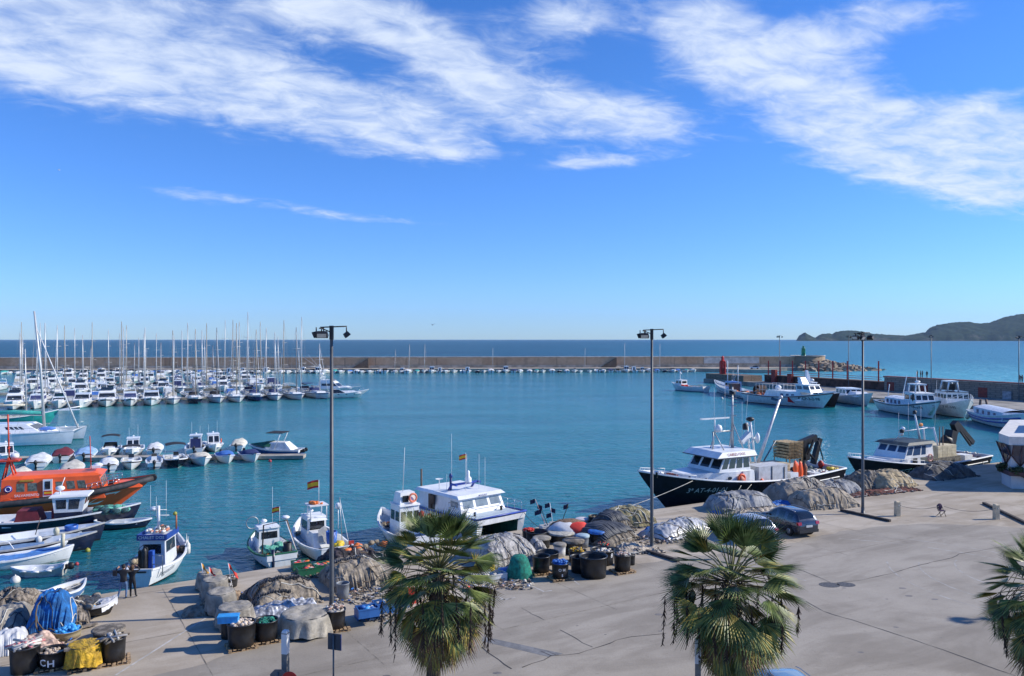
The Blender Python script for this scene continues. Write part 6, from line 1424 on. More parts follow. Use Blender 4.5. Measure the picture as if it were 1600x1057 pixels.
def ex(r, h, L):
    z0 = h.deckz(-2)
    wheelhouse(r, (-5.5, 5.2, 2.2), (-4.6, 4.6, 2.0), z0, z0 + 1.9, wb, {'left': [(.10, .17, .35, .75), (.24, .31, .35, .75), (.38, .45, .35, .75)], 'right': [(.45, .53, .30, .72), (.60, .68, .30, .72), (.75, .83, .30, .72)]}, name='deckhouse', gl=mat('navy_port_panel', (.02, .06, .16), .3))
    q = MB(); rig_rail(q, h, .2, .55, 2.6, .04, 8); q.build('upper_rail', wb, r)
    w2 = wheelhouse(r, (3.6, 7.4, 1.9), (3.2, 6.6, 1.7), z0 + 1.9, z0 + 3.5, wb, {'front': 2, 'left': 2, 'right': 2}, roof=.2, v=(.4, .85))
    q = MB(); q.fr((3.4, 4.6, -1.0, 1.0), (3.0, 3.8, -.8, .8), z0 + 3.6, z0 + 5.0); t_ = q.build('funnel_arch', wb, r)
    q = MB(); pane(face((3.4, 4.6, -1, 1), (3.0, 3.8, -.8, .8), z0 + 3.6, z0 + 5.0, 'front'), .15, .85, .25, .85, q); q.build('window', glass(), t_)
    q = MB(); q.ell((-3.5, .6, z0 + 2.4), .7, .7, .6); q.build('liferaft_dome', wb, r)
    deckgear(r, h, -11, -6.2, 53, 60, [netm()[2], mat('maroon_drum', (.14, .02, .02), .9), buoym()[0], netm()[1]], .8, .36, 'net_pile', .5)
    q = MB(); q.lathe([(1.1, -1.2), (1.1, 1.2)], (0, 0, 0), 14); q.v = [(x - 8.2, z, y + z0 + 1.6) for x, y, z in q.v]; q.build('net_drum', mat('drum_brown', (.07, .04, .03), .9, var=.4), r)
    for sd in (1, -1):
        q = MB(); q.tube([h.pt(i / 24, .93, sd) + V((0, sd * .03, 0)) for i in range(25)], .09, 5); q.build('maroon_strake', mat('strake_maroon', (.20, .02, .03), .5), r)
    text('registration_lettering', '4ª CP-3-2-98', .85, mat('sign_dark', (.04, .05, .06), .5), r, (L * .28, 0, 1.9), (1, 0, 0), (0, 0, 1), .01, surf=lambda p: h.side(p.x, p.z, -1, .03))
    q = MB(); q.add([h.side(1.6, 1.0, -1, .05), h.side(3.3, .75, -1, .05), h.side(3.0, 1.0, -1, .05), h.side(2.2, 2.3, -1, .05)], [(0, 1, 2, 3)]); q.build('red_sail_emblem', mat('emblem_red', (.80, .03, .03), .5), r)
    q = MB(); q.add([h.side(-2.8, 1.2, -1, .05), h.side(-1.5, 1.0, -1, .05), h.side(.6, 1.25, -1, .05), h.side(-1.5, 1.6, -1, .05), h.side(-2.2, 1.9, -1, .05)], [(0, 1, 2, 3, 4)]); q.build('grey_emblem', mat('emblem_grey_blue', (.12, .18, .25), .5), r)
fishboat('long white trawler with maroon strake and red sail emblem on its side', wl(1170, 628), wl(1303, 640), B=6.0, fb=2.0, bowh=1.6, bt='red', cab=None, extras=ex, tw=.8, rake=3.0, bul=.7, hm=mat('white_hull_warm', (.74, .75, .72), .4, var=.08, dirt=.35))
def ex(r, h, L):
    z0 = h.deckz(0)
    wheelhouse(r, (-3.4, 3.6, 2.0), (-3.2, 2.8, 1.8), z0, z0 + 2.0, wb, {'right': 4, 'left': 4, 'front': 3}, roof=.25, rm=mat('blue_paint', (.03, .12, .42), .4))
    wheelhouse(r, (-2.8, .6, 1.7), (-2.8, 0, 1.6), z0 + 2.1, z0 + 3.4, wb, {'right': 2, 'left': 2, 'front': 2}, roof=.3)
    q = MB(); q.fr((-1.6, -.2, -.5, .5), (-2.2, -1.4, -.2, .2), z0 + 3.5, z0 + 6.2); q.build('mast', wb, r)
    q = MB(); q.ell((.2, .4, z0 + 4.0), .5, .5, .35); q.build('radar_dome', wb, r)
    text('registration_lettering', '3ª VA-5-196', .8, mat('hull_lettering', (.55, .55, .55), .5), r, (L * .24, 0, 1.4), (1, 0, 0), (0, 0, 1), .01, surf=lambda p: h.side(p.x, p.z, -1, .03))
    deckgear(r, h, -8, -4, 54, 40, None, .6)
fishboat('black hulled fishing boat with blue roofed white cabin, rafted beyond the long white trawler', wl(1226, 622), wl(1312, 638.5), B=5.4, fb=1.7, bowh=1.6, hm=blackp(), bt='black', cab=None, extras=ex, tw=.8, rake=2.6, bul=.6)
def ex(r, h, L):
    z0 = h.deckz(0)
    wheelhouse(r, (-2.4, 3.4, 2.1), (-2.4, 2.4, 1.8), z0, z0 + 1.9, white(), {'right': 3, 'left': 3, 'front': 3}, roof=.2)
    q = MB(); q.fr((3.2, 8.0, -1.9, 1.9), (3.2, 6.4, -1.2, 1.2), z0 + .4, z0 + 1.4); q.build('foredeck_trunk', white(), r)
fishboat('white bowed fishing launch with sleek foredeck behind the black cabin boat', wl(1292, 624), wl(1364, 637), B=5.6, fb=1.7, bowh=1.4, bt='blue', cab=None, extras=ex, tw=.85, rake=3.0, bul=.3, hm=mat('white_hull_warm', (.74, .75, .72), .4))
def mk(label, st, bw_, hm, blue_roof, seed, bt='navy', upper=True):
    def ex(r, h, L):
        z0 = h.deckz(0)
        q = MB(); q.grid(lambda u, v: (-L * .30 + u * L * .46, (v * 2 - 1) * 2.0, z0 + 1.6 + .35 * math.sin(v * PI)), 6, 8); q.box(-L * .30, L * .16, -2.0, 2.0, z0, z0 + 1.62); q.build('deckhouse', mat('pale_blue_house', (.62, .68, .76), .5, dirt=.2), r)
        for i in range(4):
            for sd in (1, -1): q = MB(); q.box(-L * .26 + i * 1.5, -L * .26 + i * 1.5 + .7, sd * 2.03 - .03, sd * 2.03 + .03, z0 + .6, z0 + 1.3); q.build('side_panel', mat('navy_port_panel', (.02, .06, .16), .3), r)
        w2 = wheelhouse(r, (L * .05, L * .27, 1.9), (L * .05, L * .23, 1.75), z0 + .6, z0 + 3.0, wb, {'front': 3, 'left': 2, 'right': 2}, roof=.3, v=(.5, .85))
        if upper:
            q = MB()
            for x, y in ((L * .06, 1.1), (L * .06, -1.1), (L * .17, 1.0), (L * .17, -1.0)): q.bar((x, y, z0 + 3.1), (x - .1, y * .8, z0 + 4.6), .14)
            q.box(L * .04, L * .18, -1.1, 1.1, z0 + 4.5, z0 + 4.75); q.build('arch', wb, r)
        q = MB(); q.bar((L * .1, 0, z0 + 4.6), (L * .1, 0, z0 + 7), .07); q.ell((L * .12, 0, z0 + 5.1), .5, .5, .25); q.bar((-L * .2, .5, z0 + 1.5), (-L * .12, .5, z0 + 6.0), .10); q.bar((-L * .45, 0, z0), (-L * .40, 0, z0 + 4), .1); q.build('mast', wb, r)
        q = MB(); q.ell((L * .2, -1.6, z0 + 2.2), .5, .4, .8, 0, 8, 5, .3); q.build('side_gear', black(), r)
        for sd in (1, -1): q = MB(); q.tube([h.pt(i / 24, .93, sd) + V((0, sd * .03, 0)) for i in range(25)], .10, 5); q.build('navy_strake', navy(), r)
        deckgear(r, h, -L * .48, -L * .32, seed, 36, None, .6)
        text('registration_lettering', '3ª VA-3-98', .7, mat('sign_dark', (.04, .05, .06), .5), r, (L * .24, 0, 1.9), (1, 0, 0), (0, 0, 1), .01, surf=lambda p: h.side(p.x, p.z, -1, .03))
        q = MB(); q.tube([h.pt(.96, .75, -1) + V((0, -.2, 0)), h.pt(.93, .3, -1) + V((0, -.2, 0))], .3, 6); q.build('bow_fender', rope(), r)
    fishboat(label, st, bw_, B=5.8, fb=1.9, bowh=1.7, bt=bt, cab=None, extras=ex, tw=.8, rake=3.0, bul=.6, hm=hm)
mk('white fishing boat with pale blue deckhouse and navy strake, middle of the jetty moorings', wl(1382, 641), wl(1470, 657), mat('white_hull_warm', (.74, .75, .72), .4, var=.08, dirt=.35), False, 61)
def ex(r, h, L):
    z0 = h.deckz(0)
    w2 = wheelhouse(r, (-3, 2.6, 2.1), (-3, 2.3, 1.95), z0, z0 + 3.2, wb, {'front': 4, 'left': 4, 'right': 4}, v=(.62, .86), roof=.25, rm=navy())
    q = MB()
    for x, y in ((-2.4, 1.2), (-2.4, -1.2), (.4, 1.0), (.4, -1.0)): q.bar((x, y, z0 + 3.3), (x, y * .7, z0 + 5.1), .16)
    q.box(-2.6, .6, -.9, .9, z0 + 5.0, z0 + 5.25); q.build('arch', wb, r)
    q = MB(); q.box(-1.6, -.4, -.7, .7, z0 + 3.4, z0 + 4.6); q.build('dark_gear_box', black(), r)
    q = MB(); rig_rail(q, h, .6, .98, 1.0, .04, 7); q.build('bow_rail', wb, r)
    text('registration_lettering', '3ª AT-3-95', .6, mat('sign_dark', (.04, .05, .06), .5), r, (L * .22, 0, 1.9), (1, 0, 0), (0, 0, 1), .01, surf=lambda p: h.side(p.x, p.z, -1, .03))
fishboat('tall white fishing boat with a row of bridge windows and navy roof', wl(1462, 644), wl(1516, 656), B=5.8, fb=1.9, bowh=1.8, bt='red', cab=None, extras=ex, tw=.8, rake=2.8, bul=.6, hm=mat('white_hull_warm', (.74, .75, .72), .4, var=.08, dirt=.35))
def ex(r, h, L):
    z0 = h.deckz(0)
    q = MB(); q.grid(lambda u, v: (-L * .36 + u * L * .6, (v * 2 - 1) * 2.0, z0 + 1.5 + .4 * math.sin(v * PI)), 6, 8); q.box(-L * .36, L * .24, -2.0, 2.0, z0, z0 + 1.52); q.build('deckhouse', mat('pale_blue_house', (.62, .68, .76), .5, dirt=.2), r)
    for i in range(4): q = MB(); q.box(-L * .28 + i * 2.4, -L * .28 + i * 2.4 + .8, -2.06, -2.0, z0 + .6, z0 + 1.2); q.build('side_panel', mat('navy_port_panel', (.02, .06, .16), .3), r)
    for k in (.55, .78):
        q = MB(); q.tube([h.pt(.04 + i / 26, k, -1) + V((0, -.04, 0)) for i in range(24)], .13, 5); q.build('navy_line', mat('gunwale_blue', (.03, .07, .35), .4), r)
    q = MB(); q.bar((-L * .40, -.8, z0), (-L * .36, -.8, z0 + 2.8), .22); q.bar((-L * .40, .8, z0), (-L * .46, .8, z0 + 2.6), .22); q.build('stern_gantry', mat('brown_gantry', (.14, .09, .07), .7, dirt=.4), r)
    p_ = h.side(-L * .46, .7, -1, .45); fender(r, p_, .42, 1.0, mat('cream_float', (.62, .58, .42), .5))
fishboat('white fishing boat with two blue lines cut off by the right edge above the building', V((84.4, 141, 0)), V((80.4, 121, 0)), B=5.6, fb=1.7, bowh=1.5, bt='navy', cab=None, extras=ex, tw=.8, rake=2.6, bul=.6)
# mooring lines
def line(label, a, b, sag, m=None, rad=.022):
    a, b = V(a), V(b); n = 14
    q = MB(); q.tube([a.lerp(b, i / n) - V((0, 0, sag * 4 * (i / n) * (1 - i / n))) for i in range(n + 1)], rad, 5)
    tag(q.build('mooring_line', m or rope()), label, 'mooring line')
def hw(r_, p): 
    M = Matrix.Translation(r_.location) @ Matrix.Rotation(r_.rotation_euler.z, 4, 'Z'); return M @ V(p)
line('pale rope from the black trawler bow down to the quay by the lamp post', hw(tr1, (7.4, 2.3, 2.6)), (4.5, 57.2, 1.25), .3)
line('pale rope hanging from the side of the black trawler to the quay, left one', hw(tr1, (2.6, 3.0, 1.9)), P(1122, 786, 1.25), .5)
line('pale rope hanging from the side of the black trawler to the quay, right one', hw(tr1, (1.4, 3.0, 1.9)), P(1128, 788, 1.25), .35)
tq = mat('turquoise_rope', (.20, .52, .48), .8)
line('turquoise rope from the fish box boat leading right to the quay', hw(tr2, (4.0, 2.6, 1.5)), P(1450, 735, 1.25), .1, tq)
line('turquoise rope from the fish box boat leading left to the net heap', hw(tr2, (4.2, 2.6, 1.5)), P(1386, 735, 1.25), .1, tq)
line('dark rope from the catamaran workboat bow to the quay', hw(bpy.data.objects['catamaran'], (3.9, 2.0, 2.1)), P(846, 826, 1.25), .15, ropedk())
# floats on the water
for i, (px, py, rr, m_, lab) in enumerate([(24, 910, .28, buoym()[2], 'white round mooring buoy floating left of the white rowing boat'), (137, 862, .17, mat('olive_float', (.35, .34, .05), .5), 'small yellow green buoy by the bow of the tarpaulin boat'), (120, 883, .13, mat('red_float', (.4, .04, .05), .5), 'small red buoy behind the grey tender'), (422, 722, .2, mat('red_float', (.4, .04, .05), .5), 'small red buoy at the end boat of the middle pontoon'), (1128, 624, .35, buoym()[2], 'small pale buoy floating before the navy line boat'), (1524, 655, .0, None, '')]):
    if not lab: continue
    p = wl(px, py); q = MB(); q.ell((0, 0, rr * .4), rr, rr, rr, 0, 12, 8); q.lathe([(rr * .2, rr * 1.3), (rr * .12, rr * 1.6), (0, rr * 1.65)], n=6)
    tag(q.build('mooring_buoy', m_, loc=(p.x, p.y, 0)), lab, 'buoy')
# ------------------------------------------------------------------ things on the quay
def g3(px, py, z=QZ): return P(px, py, z)
# lamp masts with floodlights
def floodmast(label, x, y, hh=14.0, first=None, rz=0):
    if first is not None: return dup(first, (x, y, QZ), rz, label, hh / 14.0)
    r = thing('floodlight_mast', label, 'floodlight', (x, y, QZ), rz, 'tall floodlight masts')
    pm = mat('mast_grey_paint', (.10, .105, .11), .5, .2, var=.1)
    q = MB(); q.tube([(0, 0, 0), (0, 0, .5), (0, 0, 14)], [.13, .115, .075], 10); q.build('pole', pm, r)
    q = MB(); q.lathe([(.26, 0), (.26, .04), (.14, .06), (.13, .5)], n=10); q.build('base_plate', pm, r)
    q = MB(); q.bar((-.55, 0, 14.0), (.75, 0, 14.05), .035); q.bar((-.5, .35, 13.95), (-.5, -.35, 13.95), .035); q.bar((-.5, 0, 13.95), (0, 0, 13.75), .03); q.box(-.09, .09, -.09, .09, 13.4, 14.08); q.build('crossarm', black(), r)
    for k, (x_, y_, ax, tl) in enumerate([(-.42, -.30, -1.3, .6), (-.46, .28, -1.9, .6), (.74, -.05, .3, .9), (-.75, 0, PI, .4)]):
        q = MB(); M = Matrix.Translation((x_, y_, 13.66)) @ Matrix.Rotation(ax, 4, 'Z') @ Matrix.Rotation(tl, 4, 'Y')
        q.fr((-.12, .12, -.20, .20), (-.15, .15, -.26, .26), -.10, .12); q.v = [tuple(M @ V((z_ * 1.0, y2, -x2))) for x2, y2, z_ in q.v]
        f_ = q.build('floodlight', black(), r)
        q = MB(); q.box(.125, .135, -.22, .22, -.11, .11); q.v = [tuple(M @ V(v_)) for v_ in q.v]; q.build('lamp_glass', mat('lamp_glass', (.55, .55, .50), .15), f_)
        q = MB(); q.bar((x_, y_, 13.75), (x_, y_, 14.0), .03); q.build('bracket', black(), r)
    return r
fm0 = floodmast('tall floodlight mast rising from the net heaps, leftmost of the near three', -8.85, 38.3)
floodmast('tall floodlight mast right of the black tubs, middle of the near three', 8.9, 49.7, 14, fm0, R(-20))
floodmast('tall floodlight mast by the dark kerb beam, rightmost of the near three', 27.0, 60.1, 13.9, fm0, R(25))
floodmast('floodlight mast outside the right edge whose shadow falls on the parking area', 43.3, 39.8, 14, fm0, R(10))
for i, (px, Yd, top) in enumerate([(1218, 244, 524), (1326, 216, 524), (1455, 191, 523), (1592, 172, 524)]):
    p = PY(px, top, Yd); floodmast(f"thin dark lamp mast on the jetty, {ordn(i)} from the left", p.x, p.y, p.z - QZ - .2, fm0, R(30 * i))
# low dark kerb beams beside the masts
for (a, b, lab) in (((994, 858), (1060, 879), 'low dark kerb beam at the foot of the middle mast'), ((1314, 799), (1391, 816), 'low dark kerb beam at the foot of the right mast'), ((1537, 788), (1606, 821), 'low dark kerb beam at the right edge behind the bollard')):
    a, b = g3(*a), g3(*b); d = b - a
    q = MB(); q.obox((0, 0, .09), d.length, .22, .18, 0)
    tag(q.build('kerb_beam', mat('dark_kerb', (.075, .06, .05), .85, var=.3, vs=4), loc=(a + b) / 2, rz=math.atan2(d.y, d.x)), lab, 'kerb')
# bollards with a chain, and the folding chair between them
sm = mat('bollard_stone', (.66, .54, .36), .85, var=.15, vs=3)
for px, py, lab in ((1402, 806.5, 'square beige stone bollard left of the folding chair'), (1556.5, 811.5, 'square beige stone bollard right of the folding chair')):
    p = g3(px, py); r = thing('bollard', lab, 'bollard', p, R(8), 'stone bollards with a chain')
    q = MB(); q.fr((-.17, .17, -.17, .17), (-.16, .16, -.16, .16), 0, 1.05); q.fr((-.16, .16, -.16, .16), (-.12, .12, -.12, .12), 1.05, 1.12); q.build('post', sm, r)
    q = MB(); q.ell((0, -.17, .8), .05, .03, .05); q.build('chain_eye', steel(), r)
def chain(a, b, sag, lab):
    n = 24; q = MB(); q.tube([a.lerp(b, i / n) - V((0, 0, sag * 4 * (i / n) * (1 - i / n))) for i in range(n + 1)], .016, 4)
    tag(q.build('chain', mat('chain_grey', (.16, .15, .14), .6, .4)), lab, 'chain')
A_, B_, C_ = g3(1402, 806.5), g3(1471, 807), g3(1556.5, 811.5)
chain(A_ + V((.15, -.15, .82)), B_ + V((-.2, 0, .75)), .22, 'sagging chain between the left bollard and the folding chair'); chain(B_ + V((.2, 0, .75)), C_ + V((-.15, -.15, .82)), .28, 'sagging chain between the folding chair and the right bollard')
r = thing('folding_chair', 'small folding chair with dark purple seat and back standing between two bollards', 'chair', B_, R(12))
cm = mat('dark_purple_cloth', (.045, .02, .06), .8)
q = MB(); q.box(-.20, .20, -.20, .20, .42, .46); q.build('seat', cm, r)
q = MB(); q.ell((0, .20, .68), .25, .035, .26, 0, 14, 8); q.build('backrest', cm, r)
for sx in (-1, 1):
    MB().tube([(sx * .21, .24, .80), (sx * .21, -.22, .0)], .024, 5).build('leg', black(), r); MB().tube([(sx * .19, -.2, .44), (sx * .19, .26, .0)], .024, 5).build('leg', black(), r)

# ---- tubs, pallets, contents
tubm = mat('tub_black_plastic', (.020, .021, .024), .42, var=.25, vs=2, dirt=.10)
TUB = {}
def tub(px, py, wpx, hpx, label, content=None, rim=1.0, cm_=None, level=.80, m=None, textv=None, taper=.90, pallet=None, grp=None, tcol=None):
    """tub standing with its foot at photo pixel (px, py), wpx wide, hpx tall (side wall), on the quay"""
    pz = QZ + (.13 if pallet else 0)
    p = P(px, py, pz); s_ = p.y / F; rad = wpx * s_ / 2; hh = hpx * s_ / .97
    c_ = p + V((0, rad * taper * .9, 0))
    r = thing('tub', label, 'tub', (c_.x, c_.y, pz), random.Random(px * 7 + py).uniform(-.3, .3), grp or 'round plastic tubs on the quay')
    q = MB(); rb = rad * taper
    q.lathe([(0, .0), (rb, 0), (rad * (taper + 1) / 2, hh * .5), (rad * .985, hh * .93), (rad * 1.03, hh * .94), (rad * 1.04, hh), (rad * .97, hh), (rad * .95, hh * .9), (rb * .95, .05), (0, .05)], n=28)
    q.build('shell', m or tubm, r)
    rn = random.Random(int(px * 13 + py))
    if content:
        q = MB(); ms = cm_ if isinstance(cm_, list) else [cm_]
        if content == 'lumps':
            q.lathe([(0, hh * (level + .05)), (rad * .5, hh * (level + .03)), (rad * .94, hh * (level - .1))], n=18, wob=.03)
            for _ in range(44):
                a, d_ = rn.uniform(0, 2 * PI), rad * .82 * math.sqrt(rn.random()); u = rad * rn.uniform(.10, .22)
                q.ell((d_ * math.cos(a), d_ * math.sin(a), hh * level + .05 + (1 - d_ / rad) * rad * .16), u, u * rn.uniform(.5, 1), u * .7, rn.randrange(len(ms)), 7, 4, .5, rn.random() * 9)
        elif content == 'lid':
            q.lathe([(rad * 1.08, hh * .86), (rad * 1.10, hh * 1.0), (rad * .95, hh * 1.06), (0, hh * 1.10)], n=24, wob=.05, seed=px)
        elif content == 'drape':
            folds = 11 + rn.randrange(5); ph = rn.random() * 6
            def fn(u, v):
                a = 2 * PI * u
                if v < .45:
                    k = v / .45; rr = rad * 1.03 * k; z_ = hh * (1.06 - .03 * k * k) + .10 * rad * noise.noise(V((math.cos(a) * k * 2.2, math.sin(a) * k * 2.2, px)))
                else:
                    k = (v - .45) / .55; rr = rad * (1.06 + .20 * k + .07 * k * math.sin(a * folds + ph + 4 * noise.noise(V((math.cos(a), math.sin(a), px)))) + .14 * k * noise.noise(V((math.cos(a) * 3, math.sin(a) * 3, px + 5 + k)))); z_ = hh * 1.03 * (1 - k * (.90 + .08 * math.sin(a * 3 + ph)))
                return (rr * math.cos(a), rr * math.sin(a), max(.015, z_))
            q.grid(fn, 72, 14)
        elif content == 'tube_gear':
            q.lathe([(0, hh * .9), (rad * .94, hh * .82)], n=18)
            for k in range(12):
                a = rn.uniform(0, PI); x_, y_ = rn.uniform(-.5, .5) * rad, rn.uniform(-.5, .5) * rad
                q.bar((x_ - math.cos(a) * rad * .9, y_ - math.sin(a) * rad * .9, hh * (.95 + .1 * rn.random())), (x_ + math.cos(a) * rad * .9, y_ + math.sin(a) * rad * .9, hh * (.97 + .18 * rn.random())), rad * .09, n=6, mi=rn.randrange(len(ms)))
            for _ in range(16):
                a, d_ = rn.uniform(0, 2 * PI), rad * .8 * math.sqrt(rn.random()); u = rad * rn.uniform(.1, .2); q.ell((d_ * math.cos(a), d_ * math.sin(a), hh * 1.05), u, u, u * .7, rn.randrange(len(ms)), 7, 4, .5, rn.random() * 9)
        q.build({'lumps': 'contents', 'lid': 'cover', 'drape': 'draped_cloth', 'tube_gear': 'contents'}[content], ms, r)
    if textv:
        for (tx, sz, ox, oz) in textv:
            vs, fs = text_mb(tx, sz * rad * 2, .02)
            mb = MB(); pts = []
            for v_ in vs:
                a = -PI / 2 - r.rotation_euler.z + (v_.x + ox * rad) / (rad * .97) ; z_ = hh * oz + v_.y; rr = rad * (taper + (1 - taper) * z_ / hh) + .025
                pts.append((rr * math.cos(a), rr * math.sin(a), z_))
            mb.add(pts, fs).build('lettering', tcol or mat('lettering_white', (.8, .8, .8), .5), r)
    if pallet:
        make_pallet(c_.x, c_.y, pallet, label)
    return r
PAL = [None]
def make_pallet(x, y, lab, tl=''):
    rz = R(28) + random.Random(int(x * 100)).uniform(-.15, .15)
    lab = 'wooden pallet under the ' + lab
    if PAL[0]: return dup(PAL[0], (x, y, QZ), rz, lab)
    r = thing('pallet', lab, 'pallet', (x, y, QZ), rz, 'wooden pallets under the tubs'); PAL[0] = r
    for i in range(7): MB().box(-.6 + i * .185, -.6 + i * .185 + .13, -.5, .5, .10, .125).build('deck_board', wood(), r)
    for j in (-.45, 0, .45):
        q = MB()
        for i in (-.55, 0, .55): q.box(i - .07, i + .07, j - .05, j + .05, .02, .10)
        q.box(-.6, .6, j - .05, j + .05, 0, .02); q.build('runner', wood(), r)
    return r
blm = lambda: [mat('bottle_white', (.60, .56, .49), .6), mat('bottle_pink', (.50, .33, .26), .6), mat('gear_brown', (.20, .14, .10), .8)]
ym = mat('tarp_yellow', (.58, .35, .02), .6, var=.3, vs=4, bump=.5, bs=14, crease=.8); gy = mat('grey_cloth', (.33, .30, .25), .9, var=.22, vs=2, bump=.5, bs=25, crease=.25); gyb = mat('brown_grey_net', (.24, .205, .16), .95, var=.35, vs=3, bump=.7, bs=25, crease=.22)
teal = mat('teal_green_net', (.02, .20, .14), .9, var=.35, vs=8); bt_ = mat('tarp_blue', (.03, .16, .50), .6, var=.25, vs=4); beige = mat('beige_fish_net', (.52, .44, .34), .95, var=.25, vs=4, bump=.6, bs=20)
silver = mat('silver_plastic', (.55, .56, .58), .3, .3, var=.35, vs=6); redt_ = mat('tarp_red', (.72, .05, .03), .7)
# centre right cluster of tubs
tub(839, 851, 35, 17, 'big empty black tub at the left end of the tub cluster near the catamaran')
tub(826, 846, 20, 15, 'black tub heaped with red tarpaulin behind the catamaran rope', 'lumps', cm_=redt_, level=1.0)
tub(847, 858, 27, 15, 'tub covered with a flat grey net left of the cluster centre', 'lid', cm_=gy)
tub(877, 850, 40, 14, 'wide tub covered with pale grey net in the back of the cluster', 'lid', cm_=mat('pale_net', (.46, .44, .38), .9, var=.2, vs=5, bump=.5))
tub(875, 871, 20, 18, 'white drum draped with a grey net like a mushroom', 'lid', cm_=gy, m=white(), level=1)
tub(897, 868, 32, 20, 'black tub with grey sheet lid in the middle of the cluster', 'lid', cm_=gyb)
tub(911, 857, 20, 18, 'grey drum with a pale blue lid beside the blue lidded tub', 'lid', cm_=mat('pale_blue_lid', (.38, .50, .55), .6), m=mat('tub_grey', (.22, .24, .26), .5))
tub(934, 853, 27, 20, 'black tub under a bright blue sheet beside the float nets', 'lid', cm_=bt_)
tub(932, 824, 24, 15, 'black tub at the back edge behind the white one', 'lumps', cm_=[gyb, ym], level=.7)
tub(911, 823, 22, 10, 'pinkish white tub at the quay edge', 'lid', cm_=mat('pink_white', (.68, .60, .60), .6), m=white())
tub(856, 884, 37, 17, 'open black tub in the front part of the cluster, behind the small one')
tub(846, 896, 28, 24, 'tall open black tub standing left of the lettered tub', pallet='tall open black tub left of the lettered one')
tub(876, 905, 27, 22, 'black tub lettered O H under a crumpled blue sheet', 'lumps', cm_=bt_, level=1.0, textv=[('O H', .22, .15, .62), ('5', .2, .2, .25)], pallet='lettered tub with the blue sheet')
tub(903, 881, 28, 18, 'black tub with yellow ropes inside between the lettered and the largest tub', 'lumps', cm_=[ym, gyb], level=.95)
tub(906, 897, 28, 24, 'open black tub hidden half behind the largest tub')
tub(929, 906, 44, 32, 'largest open black tub at the front of the cluster', rim=1)
tub(943, 885, 38, 22, 'black tub with white bottles behind the largest tub', 'lumps', cm_=[blm()[0], gyb], level=.75, textv=[('8', .25, .75, .7)])
tub(943, 866, 22, 12, 'small tub of dark gear with a red rag behind the bottle tub', 'lumps', cm_=[gyb, redt_, teal], level=.95)
tub(974, 894, 27, 24, 'black tub with white and brown gear at the right end of the cluster', 'lumps', cm_=blm(), level=.95, pallet='tub at the right end of the cluster')
tub(986, 884, 15, 15, 'small black tub at the far right end of the cluster', 'lumps', cm_=[gyb], level=.8)
# front left cluster
tub(371, 1014, 43, 35, 'black tub full of cream floats in front of the grey net heaps', 'lumps', cm_=[mat('cork_cream', (.62, .50, .38), .8, var=.2), mat('cork_light', (.70, .60, .50), .8)], level=.86, pallet='tub full of cream floats')
tub(411, 1003, 37, 29, 'black tub filled with green net beside the cream float tub', 'lumps', cm_=[teal], level=.85, pallet='tub filled with green net')
tub(354, 1000, 26, 30, 'black tub with yellow net and a blue box on top', 'lumps', cm_=[ym, mat('gear_brown', (.20, .14, .10), .8)], level=1.0)
tub(521, 984, 32, 27, 'black tub with white and pink gear in front of the left floodlight mast', 'lumps', cm_=blm(), level=1.02, pallet='tub in front of the left floodlight mast')
tub(352, 920, 30, 13, 'black tub lettered TER with red flags beside the covered tubs', 'lumps', cm_=[gyb, blm()[0]], level=.75, textv=[('TER', .26, .35, .45)])
for i, (x, y, w_, h_) in enumerate([(322, 925, 34, 26), (330, 940, 36, 30), (339, 962, 40, 32), (360, 985, 50, 30), (470, 998, 72, 30)]):
    tub(x, y, w_, h_, ['tub under grey cloth nearest the water at the left end of the net heaps', 'second tub from the water draped in grey cloth', 'third tub from the water draped in grey cloth', 'wide tub draped in grey cloth behind the yellow net tub', 'widest tub draped in pale folded cloth by the green net tub'][i], 'drape', cm_=gy if i < 4 else mat('pale_drape', (.39, .355, .29), .9, var=.2, vs=2, bump=.4, crease=.25), grp='tubs draped in cloth')
tub(534, 938, 20, 24, 'grey drum standing behind the left floodlight mast', m=mat('tub_grey', (.22, .24, .26), .5))
# bottom left cluster
tub(28, 1056, 44, 40, 'black tub with pink gear and grey pipes in the bottom left corner', 'tube_gear', cm_=[mat('grey_pipe', (.34, .33, .32), .6), mat('pink_rope', (.60, .22, .22), .8), blm()[0]])
tub(73, 1046, 42, 24, 'black tub lettered C H in white at the bottom left', 'lumps', cm_=[mat('cork_cream', (.62, .50, .38), .8, var=.2)], level=.7, textv=[('C', .36, -.22, .42), ('H', .36, .36, .34)], pallet='tub lettered C H')
tub(170, 1036, 36, 34, 'black tub with a torn cardboard hung over its rim, bottom left', 'tube_gear', cm_=[gyb, blm()[0], mat('grey_pipe', (.34, .33, .32), .6)], pallet='tub with torn cardboard')
tub(121, 1046, 44, 32, 'black tub half covered by a crinkled yellow sheet, bottom left', 'drape', cm_=ym, pallet='tub with the yellow sheet')
tub(160, 1004, 46, 14, 'tub wrapped in grey brown sheet with an open black rim, bottom left', 'lid', cm_=gyb)
tub(95, 1002, 42, 12, 'tub with a sky blue folded sheet, bottom left', 'lumps', cm_=[mat('tarp_sky', (.05, .35, .75), .5)], level=.9, m=mat('tub_tan', (.36, .30, .18), .7))

